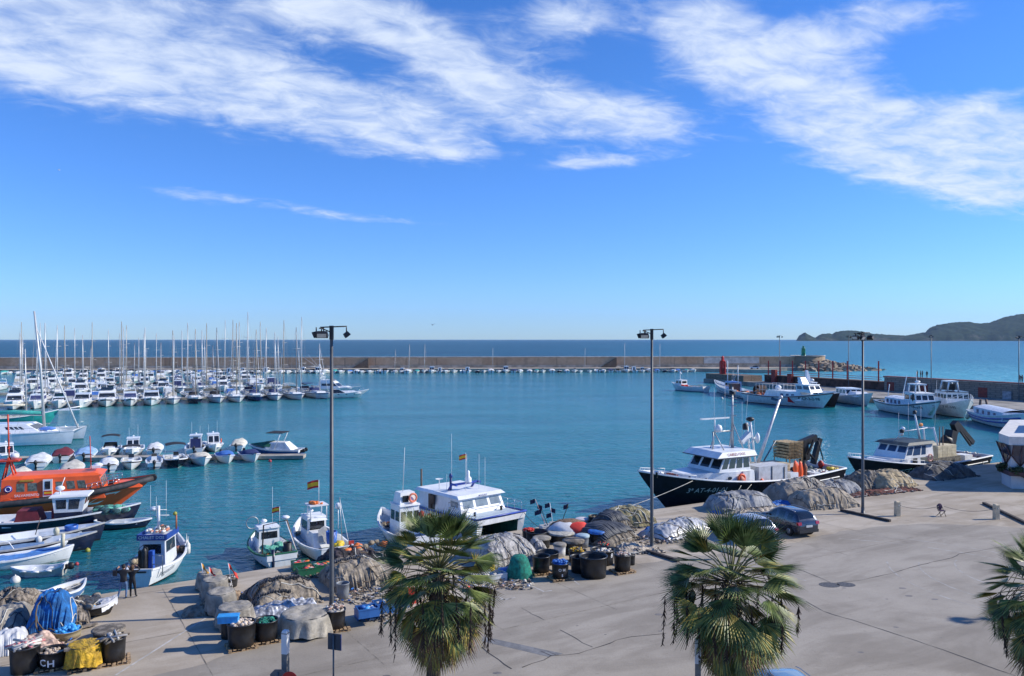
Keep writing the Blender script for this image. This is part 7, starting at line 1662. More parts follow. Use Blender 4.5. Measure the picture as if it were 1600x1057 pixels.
# ---- net heaps
def heap(a, b, w_, h_, m, label, name='net_heap', cat='fishing nets', seed=0, folds=26, fold=.05, rough=.10, flat=2.6, ends=3.5, extra=None, nu=100, nv=32, grp='heaps of fishing nets on the quay', skirt=.10, asym=0):
    """long heap whose front foot runs from photo pixel a to b"""
    A, B2 = g3(*a), g3(*b); d = B2 - A; L_ = d.length; u_ = d.normalized(); n_ = V((-u_.y, u_.x, 0))
    c_ = (A + B2) / 2 + n_ * (w_ / 2)
    r = thing(name, label, cat, (c_.x, c_.y, QZ), math.atan2(d.y, d.x), grp)
    def fn(u, v):
        x = (u * 2 - 1); y = (v * 2 - 1)
        ex = (1 - abs(x) ** ends); ey = (1 - abs(y) ** flat)
        k = max(0, ex) ** .5 * max(0, ey) ** .6
        wx = 1 + .10 * noise.noise(V((y * 1.5, seed, 2))); wy = 1 + .14 * noise.noise(V((x * 2.4, seed + 4, 1)))
        low = 1 - k
        fo = (fold * math.sin(x * folds + 5 * noise.noise(V((x * 3, y, seed)))) * (.3 + noise.noise(V((x * 2.5, seed, 9)))) + fold * 2.2 * noise.noise(V((x * folds * .5, y * .5, seed + 2)))) * (low ** 1.3)
        z = h_ * k * (1 + rough * 1.6 * noise.fractal(V((x * L_ * .35, y * 1.1 + seed * 5, seed)), 1, 2, 4)) * (1 + asym * x)
        z = z * .90 + .10 * noise.noise(V((x * L_ * 1.5, y * w_ * 1.5, seed + 3))) * min(1, k * 3) + .05 * noise.noise(V((x * L_ * 4, y * w_ * 4, seed))) * (k > .02) + rough * .4 * h_ * noise.noise(V((x * L_ * 1.6, y * 4, seed))) * (k > .02)
        return (x * L_ / 2 * wx, (y * w_ / 2 + fo * (1 if y < 0 else -1)) * wy - skirt * low * (1 if y < 0 else -1) * abs(y), max(.012, z))
    q = MB(); q.grid(fn, nu, nv); q.build('net_body', m, r)
    rn = random.Random(seed * 17 + 1)
    if cat == 'fishing nets':
        q = MB(); nr = int(6 + L_ * 2.2)
        for i in range(nr):
            u, v, a = rn.random(), rn.uniform(.05, .6), rn.uniform(0, 6.28); pts = []
            for k in range(14):
                a += rn.uniform(-.7, .7); u = min(.98, max(.02, u + math.cos(a) * .22 / L_)); v = min(.95, max(.02, v + math.sin(a) * .22 / w_)); p_ = fn(u, v); pts.append((p_[0], p_[1] - .02, p_[2] + .03))
            q.tube(pts, rn.uniform(.014, .032), 4, rn.randrange(3), False)
        q.build('loose_ropes', [netm()[2], rope(), mat('rope_brown', (.16, .12, .08), .9)], r)
        q = MB()
        for i in range(int(L_ * 9)):
            u = rn.random(); p_ = fn(u, rn.uniform(0, .06)); s_ = rn.uniform(.06, .2); q.ell((p_[0], p_[1] - rn.uniform(0, .2), .03), s_, s_ * .7, s_ * .45, rn.randrange(2), 7, 4, .6, rn.random() * 9)
        q.build('ragged_hem', [m if not isinstance(m, list) else m[0], netm()[2]], r)
    if extra: extra(r, L_, w_, h_, fn)
    return r
def floatrow(v, n, s_, m, u0=.04, u1=.96, name='float_line', lift=.04):
    def ex(r, L_, w_, h_, fn):
        q = MB(); rn = random.Random(n)
        for i in range(n):
            p_ = fn(u0 + (u1 - u0) * i / n, v); q.ell((p_[0], p_[1] + .04 * (i % 2), p_[2] + lift), min(s_ * .36, L_ * (u1 - u0) / n * .40), s_ * .62, s_ * .55, 0, 8, 5, .1, i)
        q.build(name, m, r)
    return ex
def multi(*fs):
    def ex(*a): [f(*a) for f in fs]
    return ex
dkf = mat('dark_grey_float', (.075, .08, .09), .6, var=.25); brf = mat('brown_ring', (.22, .15, .09), .8)
def ribs(n, s_, m, v0=.15, v1=.85, name='float_ribs'):
    def ex(r, L_, w_, h_, fn):
        q = MB()
        for i in range(n):
            u = .04 + .92 * i / n
            q.tube([V(fn(u + .015 * math.sin(k), v0 + (v1 - v0) * k / 6)) + V((0, 0, s_ * .5)) for k in range(7)], s_, 5)
        q.build(name, m, r)
    return ex
netb = mat('net_taupe', (.33, .275, .205), .95, var=.28, vs=3, bump=.7, bs=25, crease=.22)
gpl = mat('grey_plastic_sheet', (.38, .36, .335), .5, var=.28, vs=3, bump=.3, bs=8, crease=.6)
heap((404, 958), (505, 938), 3.0, 1.15, netb, 'long taupe net heap with dark floats along its top, left of the mast', seed=1, extra=multi(floatrow(.42, 40, .20, dkf, .12, .95), floatrow(.35, 16, .16, brf, .0, .2)))
heap((396, 962), (478, 948), 1.6, .75, netb, 'lower net heap with coiled floats in front of the long taupe one', seed=2, extra=floatrow(.4, 24, .20, dkf, .02, .8))
heap((392, 972), (500, 958), 1.4, .55, silver, 'glinting heap of silver plastic and tins in front of the net heaps', 'scrap_heap', 'heap', seed=3, fold=.02, rough=.5, grp='heaps of scrap on the quay')
heap((352, 956), (392, 940), 1.8, .6, [mat('scrap_brown', (.28, .20, .13), .9, var=.4, vs=8)], 'heap of brown rope and corks between covered tubs and long net heap', 'scrap_heap', 'heap', seed=4, rough=.5, grp='heaps of scrap on the quay')
heap((283, 966), (325, 962), 1.1, .36, netb, 'flat sack of net lying alone on the ground left of the covered tubs', 'net_sack', 'net sack', seed=5, ends=2.2)
heap((524, 928), (612, 912), 3.2, 1.3, netb, 'net heap draped with a folded taupe cloth behind the left palm', seed=6, fold=.12, folds=34, extra=floatrow(.55, 26, .17, dkf, .02, .9))
heap((520, 892), (600, 872), 2.0, .8, [mat('dark_mesh', (.05, .04, .045), .9, var=.5, vs=4)], 'low dark net heap at the quay edge right of the flag boat', seed=7, rough=.3, extra=lambda r, L_, w_, h_, fn: (lambda q: (lumps(q, -.3, 2.4, -.5, .5, h_ * .75, 18, random.Random(2), .28, 2), q.build('ropes', [buoym()[0], netm()[1]], r)))(MB()))
heap((767, 890), (842, 872), 3.4, 1.5, gpl, 'long net heap wrapped in wrinkled grey plastic below the catamaran', seed=8, fold=.05, folds=40, ends=5)
heap((838, 866), (856, 864), 1.6, .8, gpl, 'small grey plastic bundle at the right end of the wrapped heap', seed=9, grp='grey plastic bundles')
heap((950, 858), (1000, 842), 3.3, 1.1, gyb, 'net heap with many parallel dark float ribs beside the blue covered tub', seed=10, extra=ribs(26, .085, dkf, .10, .9))
heap((958, 838), (990, 828), 2.2, 1.35, gyb, 'higher net heap with dark float ribs behind the blue covered tub', seed=11, extra=ribs(17, .085, dkf, .10, .9))
heap((948, 828), (1030, 822), 2.6, 1.35, mat('olive_net', (.30, .26, .14), .95, var=.30, vs=2, bump=.7, bs=25, crease=.22), 'long olive net heap at the quay edge left of the middle mast', seed=12, fold=.03)
heap((975, 868), (1036, 862), 1.6, .40, beige, 'low spread of beige net at the foot of the float rib heap', seed=13, rough=.35)
heap((1040, 848), (1118, 830), 2.3, 1.0, mat('silver_grey_sheet', (.52, .52, .52), .4, .1, var=.2, vs=2, bump=.3, bs=8), 'net heap under shiny pale plastic left of the silver car', seed=14, fold=.05, folds=30)
heap((1022, 843), (1052, 838), 1.6, .5, bt_, 'crumpled blue tarpaulin beside the foot of the middle mast', 'tarpaulin', 'tarpaulin', seed=15, rough=.4, ends=2)
heap((1128, 804), (1216, 798), 3.0, 1.45, mat('grey_blue_sheet', (.30, .30, .30), .7, var=.25, vs=1.2, bump=.4, bs=10), 'big net heap under a grey sheet beside the black trawler', seed=16, fold=.04, ends=5)
heap((1162, 812), (1250, 800), 1.8, .45, beige, 'low folds of beige net in front of the grey covered heap', seed=17, fold=.10, folds=44, rough=.3)
heap((1120, 804), (1148, 802), 1.0, .18, bt_, 'flat blue tarpaulin poking out left of the grey covered heap', 'tarpaulin', 'tarpaulin', seed=18, rough=.3, ends=2)
heap((1212, 793), (1250, 788), 1.2, .25, bt_, 'small blue tarpaulin scrap behind the dark car', 'tarpaulin', 'tarpaulin', seed=19, rough=.4, ends=2)
tb = mat('taupe_sheet', (.30, .265, .22), .9, var=.20, vs=1.2, bump=.5, bs=14)
heap((1232, 788), (1305, 778), 3.2, 1.75, tb, 'tall brown net heap behind the dark car, left one', seed=20, fold=.05)
heap((1262, 798), (1345, 792), 3.2, 1.55, mat('taupe_net_light', (.38, .32, .24), .95, var=.22, vs=2, bump=.6, bs=25), 'tan net heap behind the dark car, in front of the brown one', seed=21, fold=.06, folds=34)
heap((1296, 778), (1352, 770), 2.8, 1.15, mat('grey_blue_net', (.28, .28, .28), .9, var=.30, vs=1, bump=.5), 'grey net heap between the tan heap and the right mast', seed=22, fold=.07, folds=40)
heap((1352, 766), (1392, 762), 3.2, 1.5, gyb, 'dark grey net heap right behind the right mast', seed=23, rough=.25)
heap((1390, 768), (1434, 758), 3.4, 1.5, mat('straw_net', (.48, .38, .23), .95, var=.25, vs=2, bump=.6, bs=25), 'straw coloured net heap right of the right mast', seed=24, fold=.08, folds=34)
heap((1330, 778), (1440, 766), 1.6, .20, mat('red_brown_net', (.16, .055, .04), .95, var=.4, vs=3, bump=.6), 'flat red brown net spread before the heaps at the right mast', seed=25, rough=.4, ends=2.2)
heap((1460, 752), (1528, 744), 3.0, 1.45, mat('slate_sheet', (.125, .12, .115), .85, var=.3, vs=1.5, bump=.5), 'dark slate net heap alone in front of the fish box boat', seed=26, fold=.04, ends=4)
def bnet(r, L_, w_, h_, fn): pass
heap((34, 1003), (108, 996), 2.6, 1.95, mat('bright_blue_net', (.015, .16, .46), .85, var=.35, vs=2.5, bump=.8, bs=18), 'bright blue net heap hanging like a hood at the left', seed=27, fold=.10, folds=30, ends=2.3, flat=2.0, rough=.2)
heap((88, 986), (140, 978), 3.0, .9, mat('brown_grey_scrap', (.25, .21, .165), .95, var=.45, vs=4, bump=.8), 'brown grey net heap right of the blue net', seed=28, rough=.4, extra=lambda r, L_, w_, h_, fn: (lambda q: (lumps(q, -1, 1, -1, 1, h_ * .7, 26, random.Random(6), .28, 2), q.build('ropes', [netm()[2], gyb], r)))(MB()))
heap((-30, 1003), (38, 994), 3.2, 1.1, gy, 'grey cloth covered heap at the left edge', seed=29, fold=.08)
heap((-30, 962), (36, 958), 2.6, .9, mat('brown_grey_scrap', (.25, .21, .165), .95, var=.45, vs=4, bump=.8), 'heap of nets and corks at the left edge by the water', seed=30, rough=.4, extra=floatrow(.4, 16, .16, dkf))
heap((-20, 1030), (46, 1018), 1.8, .9, mat('white_sheet', (.62, .62, .62), .6, var=.12, vs=2), 'white plastic sheets piled at the left edge', 'plastic_sheet', 'plastic sheet', seed=31, rough=.25)
heap((50, 1028), (98, 1012), 1.4, .62, mat('peach_sacks', (.60, .42, .32), .8, var=.3, vs=4), 'peach coloured sacks piled behind the C H tub', 'sack_pile', 'sacks', seed=32, rough=.3)
# overturned skiff wrapped with a white sack, wood beams
r = thing('skiff', 'small skiff with dark hull half wrapped in torn white sheet, by the brown net heap', 'skiff', g3(146, 968) + V((0, .4, .26)), R(35))
h = Hull(1.7, 1.0, .34, bow=.2, stern=.05, draft=.25, tw=.6, rake=.3, full=.4, bul=.22); h.build(r, (black(), black(), mat('white_sheet', (.62, .62, .62), .6), mat('white_sheet', (.62, .62, .62), .6)), n=12, cap=.1)
q = MB(); q.grid(lambda u, v: (.1 + u * .75, (v * 2 - 1) * (.62 - .45 * u), .42 + .20 * u + .14 * noise.noise(V((u * 7, v * 7, 1))) - .34 * abs(v * 2 - 1) ** 3), 10, 10); q.build('torn_sheet', mat('white_sheet', (.62, .62, .62), .6), r)
rn = random.Random(3); q = MB(); lumps(q, -.7, .2, -.3, .3, .26, 14, rn, .14, 3); q.build('gear', [netm()[1], blm()[0], mat('tarp_sky', (.05, .35, .75), .5)], r)
for i, (a, b, lab) in enumerate((((108, 985), (152, 974), 'long grey timber beam lying right of the brown grey net'), ((100, 1016), (150, 1008), 'grey plank lying over the tubs at the bottom left'))):
    A, B2 = P(*a, QZ + (.12 if i == 0 else .95)), P(*b, QZ + (.12 if i == 0 else .95)); q = MB(); q.obox((0, 0, 0), (B2 - A).length, .16, .10); tag(q.build('timber', mat('weathered_timber', (.20, .17, .14), .9, var=.3, vs=5), loc=(A + B2) / 2, rz=math.atan2((B2 - A).y, (B2 - A).x)), lab, 'timber')
for i, (a, lab, c1, rz) in enumerate((((361, 985), 'bright blue plastic box lying on the yellow net tub', mat('crate_sky_blue', (.03, .32, .72), .45), 10),)):
    p = P(357, 972, QZ + 1.12); q = MB(); q.fr((-.42, .42, -.22, .22), (-.42, .42, -.22, .22), 0, .28); q.box(-.44, .44, -.24, .24, .24, .30); tag(q.build('plastic_box', c1, loc=p, rz=R(rz)), lab, 'box')
# crates
def crate(px, py, label, m, sx=.8, sy=.6, sz=.3, z=QZ, rz=28, fill=None, fm_=None, grp='plastic crates on the quay'):
    p = P(px, py, z); r = thing('crate', label, 'crate', p, R(rz), grp)
    q = MB(); t = .03
    q.box(-sx / 2, sx / 2, -sy / 2, sy / 2, 0, t); q.box(-sx / 2, sx / 2, -sy / 2, -sy / 2 + t, t, sz); q.box(-sx / 2, sx / 2, sy / 2 - t, sy / 2, t, sz); q.box(-sx / 2, -sx / 2 + t, -sy / 2 + t, sy / 2 - t, t, sz); q.box(sx / 2 - t, sx / 2, -sy / 2 + t, sy / 2 - t, t, sz)
    q.box(-sx / 2 - .015, sx / 2 + .015, -sy / 2 - .015, -sy / 2, sz - .06, sz); q.box(-sx / 2 - .015, sx / 2 + .015, sy / 2, sy / 2 + .015, sz - .06, sz)
    q.build('shell', m, r)
    if fill:
        q = MB(); lumps(q, -sx * .35, sx * .35, -sy * .3, sy * .3, sz * .75, fill, random.Random(px), .15, len(fm_)); q.build('contents', fm_, r)
    return r
wc = mat('white_crate_plastic', (.66, .66, .64), .5, dirt=.15); bc = mat('blue_crate_plastic', (.03, .14, .40), .5, dirt=.1); gc = mat('green_crate_plastic', (.02, .14, .07), .5, dirt=.1)
crate(770, 908, 'white polystyrene crate among scraps right of the left palm', wc, 1.5, .6, .42, fill=5, fm_=[blm()[0]])
crate(748, 900, 'white crate half hidden behind the left palm fronds', wc, 1.2, .6, .35)
for i, (px, py, z) in enumerate([(572, 965, QZ), (574, 962, QZ + .42), (598, 956, QZ), (600, 953, QZ + .42), (622, 948, QZ)]):
    crate(px, py, ['lower blue crate left of the left palm trunk', 'blue crate with blue nets stacked on the lower left one', 'second blue crate from the left beside the palm', 'blue crate of blue ropes stacked on the second one', 'blue crate nearest the palm trunk'][i], bc, 1.0, .7, .42, z, 25, 9 if z > QZ else None, [bt_, mat('tarp_sky', (.05, .35, .75), .5), blm()[0]])
for i, (px, py) in enumerate([(860, 836), (852, 838), (868, 833)]):
    crate(px, py, ['white crate in the middle of three by the quay edge', 'white crate on the left of three by the quay edge', 'white crate on the right of three by the quay edge'][i], wc, .7, .5, .75, QZ, 28)
for i, (px, py) in enumerate([(478, 900), (492, 896), (505, 893), (470, 890)]):
    crate(px, py, ['green crate of floats and nets behind the long taupe heap, front left', 'green crate with orange floats behind the taupe heap, second', 'green crate with red flags beside the mast, third', 'green crate nearest the white boat with green rail'][i], gc, 1.0, .7, .5, QZ, 28, 16, [buoym()[0], teal, redt_, blm()[0], mat('pink_float', (.6, .1, .2), .5)])
crate(640, 942, 'small red crate seen below the left palm fronds', redt_, .6, .5, .7)
q = MB(); q.ell((0, 0, .35), .62, .5, .42, 0, 14, 8, .15, 3, lo=-.8); tag(q.build('net_bundle', mat('tarp_yellow_bright', (.75, .50, .02), .7, var=.2, vs=5, bump=.5), loc=g3(757, 896)), 'bright yellow net bundle between palm and plastic wrapped heap', 'net bundle')
q = MB(); q.lathe([(.75, 0), (.72, .25), (.62, .7), (.5, 1.1), (.35, 1.25), (0, 1.3)], n=20, wob=.14, seed=4); tag(q.build('net_bundle', mat('emerald_net', (.01, .22, .15), .85, var=.3, vs=5, bump=.6), loc=g3(811, 903)), 'emerald green net bundle standing left of the tall black tub', 'net bundle')
q = MB(); q.ell((0, 0, .15), .8, .5, .30, 0, 14, 8, .3, 5, lo=-.5); tag(q.build('net_bundle', bt_, loc=g3(790, 900)), 'flat blue net bundle beside the emerald green one', 'net bundle')
q = MB(); q.ell((0, 0, .7), 1.3, .9, .45, 0, 16, 8, .1, 5); q.lathe([(1.1, 0), (1.2, .6)], n=16); tag(q.build('rope_coil', mat('coir_brown', (.24, .15, .09), .95, var=.3, vs=8, bump=.6), loc=g3(889, 838)), 'big brown rope coil at the quay edge behind the tubs', 'rope coil')
q = MB(); q.ell((0, 0, .5), 1.1, .8, .6, 0, 14, 8, .2, 8, lo=-.8); tag(q.build('tarpaulin', redt_, loc=g3(902, 842)), 'bright red tarpaulin heap in the tub cluster', 'tarpaulin')
q = MB(); q.ell((0, 0, .5), 1.2, .8, .6, 0, 14, 8, .25, 9, lo=-.8); tag(q.build('tarpaulin', mat('white_sheet', (.62, .62, .62), .6), loc=g3(882, 842)), 'white sheet over gear left of the red tarpaulin', 'tarpaulin')
# marker poles with dark flags
for i, (fx, fy, tx, ty, fl) in enumerate([(858, 815, 836, 780, 3), (866, 815, 859, 786, 3), (870, 818, 888, 788, 1), (862, 818, 846, 796, 1)]):
    p = P(fx, fy + 20, QZ); dep = p.y; tp = PY(tx, ty, dep)
    r = thing('marker_pole', ['red and white marker pole with dark flags leaning left', 'marker pole with two square dark flags', 'thin marker pole leaning right with small dark flags', 'short leaning marker pole with dark flag'][i], 'marker pole', p, 0, 'marker poles with dark flags')
    d = tp - p; q = MB(); q.tube([(0, 0, 0), d * .5, d], .025, 5, mi=0); q.build('pole', mat('marker_pole_red_white', (.55, .12, .10), .5, col2=(.6, .55, .5), vs=4) if i < 1 else (wpaint() if i < 2 else black()), r)
    for k in range(fl):
        c_ = d * (1 - .16 * k); q = MB(); q.grid(lambda u, v: (c_.x + u * .34 * (1 if k % 2 else -1), c_.y + .04 * math.sin(u * 6), c_.z - v * .30 - .08 * u), 4, 3); q.build('flag', mat('flag_navy', (.015, .02, .06), .8), r)
for i, (px, py, c1) in enumerate([(322, 905, mat('flag_yellow_orange', (.75, .35, .03), .7)), (334, 912, redt_), (364, 905, redt_)]):
    p = P(px, py + 20, QZ); r = thing('marker_flag', ['yellow orange marker flag on the covered tubs', 'red marker flag drooping over the tub lettered TER', 'small red marker flag right of the tub lettered TER'][i], 'flag', p, 0)
    q = MB(); q.bar((0, 0, 0), (-.3, .1, 1.5), .02, n=5); q.build('pole', wpaint(), r)
    q = MB(); q.grid(lambda u, v: (-.3 + u * .45 + .1 * v, .1 + .08 * math.sin(u * 7), 1.5 - v * .32 - .55 * u), 8, 4); q.build('cloth', c1, r)
# scattered scraps: bottles, rags and corks nobody could count
rn = random.Random(99); q = MB()
for (x0, y0, x1, y1, n) in ((392, 975, 505, 955, 200), (520, 945, 640, 915, 260), (560, 975, 640, 950, 120), (760, 922, 830, 905, 130), (350, 945, 400, 930, 100), (1020, 850, 1060, 842, 70), (0, 1020, 110, 990, 160), (840, 842, 960, 830, 120), (455, 905, 520, 885, 130), (700, 925, 770, 905, 140), (980, 850, 1040, 840, 50)):
    for _ in range(n):
        p = g3(rn.uniform(x0, x1), rn.uniform(min(y0, y1), max(y0, y1))); s_ = rn.uniform(.03, .11)
        if rn.random() < .45: q.obox((p.x, p.y, QZ + s_ * rn.uniform(.3, 2)), s_ * 2, s_ * rn.uniform(.3, 1.2), s_ * rn.uniform(.3, 1), rn.uniform(0, 3), rn.choice((0, 2, 2, 5, 7, 7, 3, 6)), Matrix.Rotation(rn.uniform(-.6, .6), 3, 'X')); continue
        if rn.random() < .25: q.tube([(p.x + .3 * math.cos(k + s_ * 90), p.y + .2 * math.sin(k * 1.7 + s_ * 50), QZ + .04 + .1 * abs(math.sin(k))) for k in range(6)], .018, 4, rn.choice((2, 5, 7, 0))); continue
        q.ell((p.x, p.y, QZ + s_ * rn.uniform(.3, 2.2)), s_, s_ * rn.uniform(.4, 1), s_ * rn.uniform(.3, .8), rn.choice((0, 1, 2, 2, 2, 5, 5, 5, 6, 5, 7, 7, 7, 0, 2, 5, 3, 1, 5, 2, 7, 4)), 6, 4, .5, rn.random() * 9)
o = q.build('scattered_scraps', [blm()[0], blm()[1], blm()[2], bt_, redt_, gyb, silver, netm()[2]]); o['kind'] = 'stuff'
# ------------------------------------------------------------------ cars
def car(label, x, y, hd_, body, kind='suv'):
    r = thing('parked_car', label, 'car', (x, y, QZ), hd_, 'cars parked on the quay')
    Lc, Wd, H_ = (4.45, 1.84, 1.70) if kind == 'suv' else (4.3, 1.80, 1.58)
    # stations: x, z low, z belt, z top, half width at belt, half width at top, is cabin
    S = [(-.50, .42, .72, .74, .74, .70, 0), (-.49, .30, .98, 1.00, .83, .74, 0), (-.465, .25, 1.04, 1.12, .87, .72, 0), (-.43, .22, 1.04, 1.40, .885, .64, 1), (-.36, .20, 1.02, 1.555, .895, .62, 1), (-.22, .18, 1.00, 1.60, .90, .63, 1), (-.20, .18, 1.0, 1.60, .90, .63, 1), (-.02, .18, .98, 1.60, .90, .64, 1), (.0, .18, .98, 1.595, .90, .64, 1), (.12, .18, .97, 1.50, .90, .62, 1), (.22, .18, .96, 1.18, .90, .68, 1), (.25, .18, .96, 1.03, .895, .72, 0), (.36, .20, .92, .97, .88, .70, 0), (.45, .24, .84, .87, .82, .62, 0), (.49, .30, .70, .72, .72, .52, 0), (.50, .36, .60, .62, .66, .48, 0)]
    zk = H_ / 1.6; q = MB(); rings = []
    for (fx, zl, zb, zt, wb_, wt, cb) in S:
        X_ = fx * Lc; wb_ *= Wd / 1.8; wt *= Wd / 1.8; zb *= zk; zt *= zk
        half = [(0, zl), (wb_ * .86, zl), (wb_ * .97, zl + .16), (wb_, (zl + zb) / 2), (wb_ * .985, zb), (wt + (wb_ - wt) * .12, zb + (zt - zb) * .86), (wt * .94, zt - .01), (wt * .5, zt + .02), (0, zt + .025)]
        rings.append([V((X_, y_, z_)) for y_, z_ in half] + [V((X_, -y_, z_)) for y_, z_ in half[-2:0:-1]])
    m = len(rings[0]); vs = [v for rg in rings for v in rg]; fs = []; mi = []
    for i in range(len(S) - 1):
        cab_ = S[i][6] and S[i + 1][6]; pillar = abs(S[i][0] - S[i + 1][0]) < .03
        for k in range(m):
            kk = k if k < 8 else m - 1 - k
            f_ = (i * m + k, i * m + (k + 1) % m, (i + 1) * m + (k + 1) % m, (i + 1) * m + k); g_ = 0
            if kk == 4 and cab_ and not pillar and i != 3: g_ = 1
            if kk in (5, 6, 7) and i in (9, 10): g_ = 1 if kk > 5 else 0
            if kk in (5, 6, 7) and i == 2: g_ = 1 if kk > 5 else 0
            if kk in (6, 7) and i == 3: g_ = 1
            if kk in (0, 1): g_ = 2
            fs.append(f_); mi.append(g_)
    q.add(vs, fs, 0, True); q.mi = mi
    q.add(rings[0], [tuple(range(m))], 0); q.add(rings[-1], [tuple(range(m))[::-1]], 0)
    bo = q.build('body', [body, mat('car_glass', (.012, .015, .018), .04, spec=.9), mat('car_plastic', (.03, .03, .032), .6)], r)
    md = bo.modifiers.new('s', 'SUBSURF'); md.levels = md.render_levels = 1
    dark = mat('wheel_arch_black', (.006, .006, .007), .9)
    for fx in (-.295, .31):
        for sd in (1, -1):
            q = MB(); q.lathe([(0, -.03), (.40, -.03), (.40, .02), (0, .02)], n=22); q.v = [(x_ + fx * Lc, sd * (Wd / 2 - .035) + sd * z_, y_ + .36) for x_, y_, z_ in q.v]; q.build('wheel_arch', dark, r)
            q = MB(); q.lathe([(.20, -.11), (.30, -.12), (.335, -.08), (.335, .08), (.30, .12), (.20, .11)], n=24); q.v = [(x_ + fx * Lc, sd * (Wd / 2 - .06) + z_, y_ + .335) for x_, y_, z_ in q.v]; w_ = q.build('wheel', rubber(), r)
            q = MB(); q.lathe([(0, .09), (.06, .11), (.07, .08), (.21, .09), (.215, .05)], n=20); q.v = [(x_ + fx * Lc, sd * (Wd / 2 - .06 + z_), y_ + .335) for x_, y_, z_ in q.v]
            for k in range(5):
                a = 2 * PI * k / 5; q.bar((fx * Lc + .05 * math.cos(a), sd * (Wd / 2 + .045), .335 + .05 * math.sin(a)), (fx * Lc + .2 * math.cos(a), sd * (Wd / 2 + .035), .335 + .2 * math.sin(a)), .025, n=4)
            q.build('rim', mat('alloy_rim', (.45, .46, .48), .3, .7), w_)
    tl_ = mat('tail_light_red', (.45, .02, .02), .15, coat=.8)
    for sd in (1, -1):
        q = MB(); q.fr((-.503 * Lc, -.455 * Lc, sd * .60, sd * .885) if sd > 0 else (-.503 * Lc, -.455 * Lc, -.885, -.60), (-.492 * Lc, -.45 * Lc, .60, .885) if sd > 0 else (-.492 * Lc, -.45 * Lc, -.885, -.60), .82 * zk, 1.0 * zk); q.build('tail_light', tl_, r)
        q = MB(); q.ell((.472 * Lc, sd * .60, .70 * zk), .14, .20, .09, 0, 10, 6); q.build('headlight', mat('headlight_lens', (.6, .62, .64), .1), r)
        q = MB(); q.ell((.19 * Lc, sd * (Wd / 2 + .08), 1.03 * zk), .09, .12, .08, 0, 8, 6); q.build('wing_mirror', body, r)
        q = MB(); q.tube([(-.36 * Lc, sd * .60, 1.57 * zk), (-.2 * Lc, sd * .62, 1.65 * zk), (.0, sd * .62, 1.64 * zk), (.05 * Lc, sd * .60, 1.60 * zk)], .018, 5); q.build('roof_rail', mat('rail_silver', (.5, .5, .52), .3, .6), r)
        for xx in (-.0 * Lc, -.14 * Lc): q = MB(); q.box(xx - .22, xx - .06, sd * (Wd / 2 + .0) - .012, sd * (Wd / 2) + .012, .93 * zk, .96 * zk); q.build('door_handle', body, r)
    q = MB(); q.box(-.512 * Lc, -.49 * Lc, -.26, .26, .66 * zk, .78 * zk); q.build('number_plate', mat('plate_white', (.7, .7, .68), .5), r)
    q = MB(); q.box(-.507 * Lc, -.46 * Lc, -.80, .80, .32 * zk, .50 * zk); q.build('bumper', mat('car_plastic', (.03, .03, .032), .6), r)
    return r
car('dark blue grey hatchback seen from behind, parked before the tan net heap', 19.3, 54.9, R(111), mat('paint_blue_grey', (.045, .055, .08), .22, .5, coat=1.0, var=.05))
car('silver white hatchback parked left of the dark car behind the palm', 16.0, 53.1, R(109), mat('paint_silver', (.60, .62, .65), .25, .35, coat=1.0, var=.04), 'hatch')
car('light blue car with only its roof showing under the right palm fronds', 9.7, 27.9, R(100), mat('paint_light_blue', (.22, .36, .50), .22, .3, coat=1.0, var=.04), 'hatch')
# small car on the breakwater quay
r = thing('parked_car', 'tiny white car parked on the tip of the breakwater quay', 'car', brk(108, 350) + V((0, 0, 1.5)), R(170), 'cars parked on the quay')
q = MB(); q.fr((-2, 2, -.85, .85), (-1.95, 1.9, -.82, .82), .3, .85); q.build('body', white(), r)
q = MB(); q.fr((-1.5, 1.0, -.8, .8), (-1.1, .4, -.65, .65), .85, 1.45); q.build('cabin', glass(), r)
for fx in (-1.25, 1.25):
    for sd in (1, -1): q = MB(); q.lathe([(0, -.1), (.32, -.1), (.32, .1), (0, .1)], n=12); q.v = [(x_ + fx, sd * .8 + z_, y_ + .32) for x_, y_, z_ in q.v]; q.build('wheel', rubber(), r)

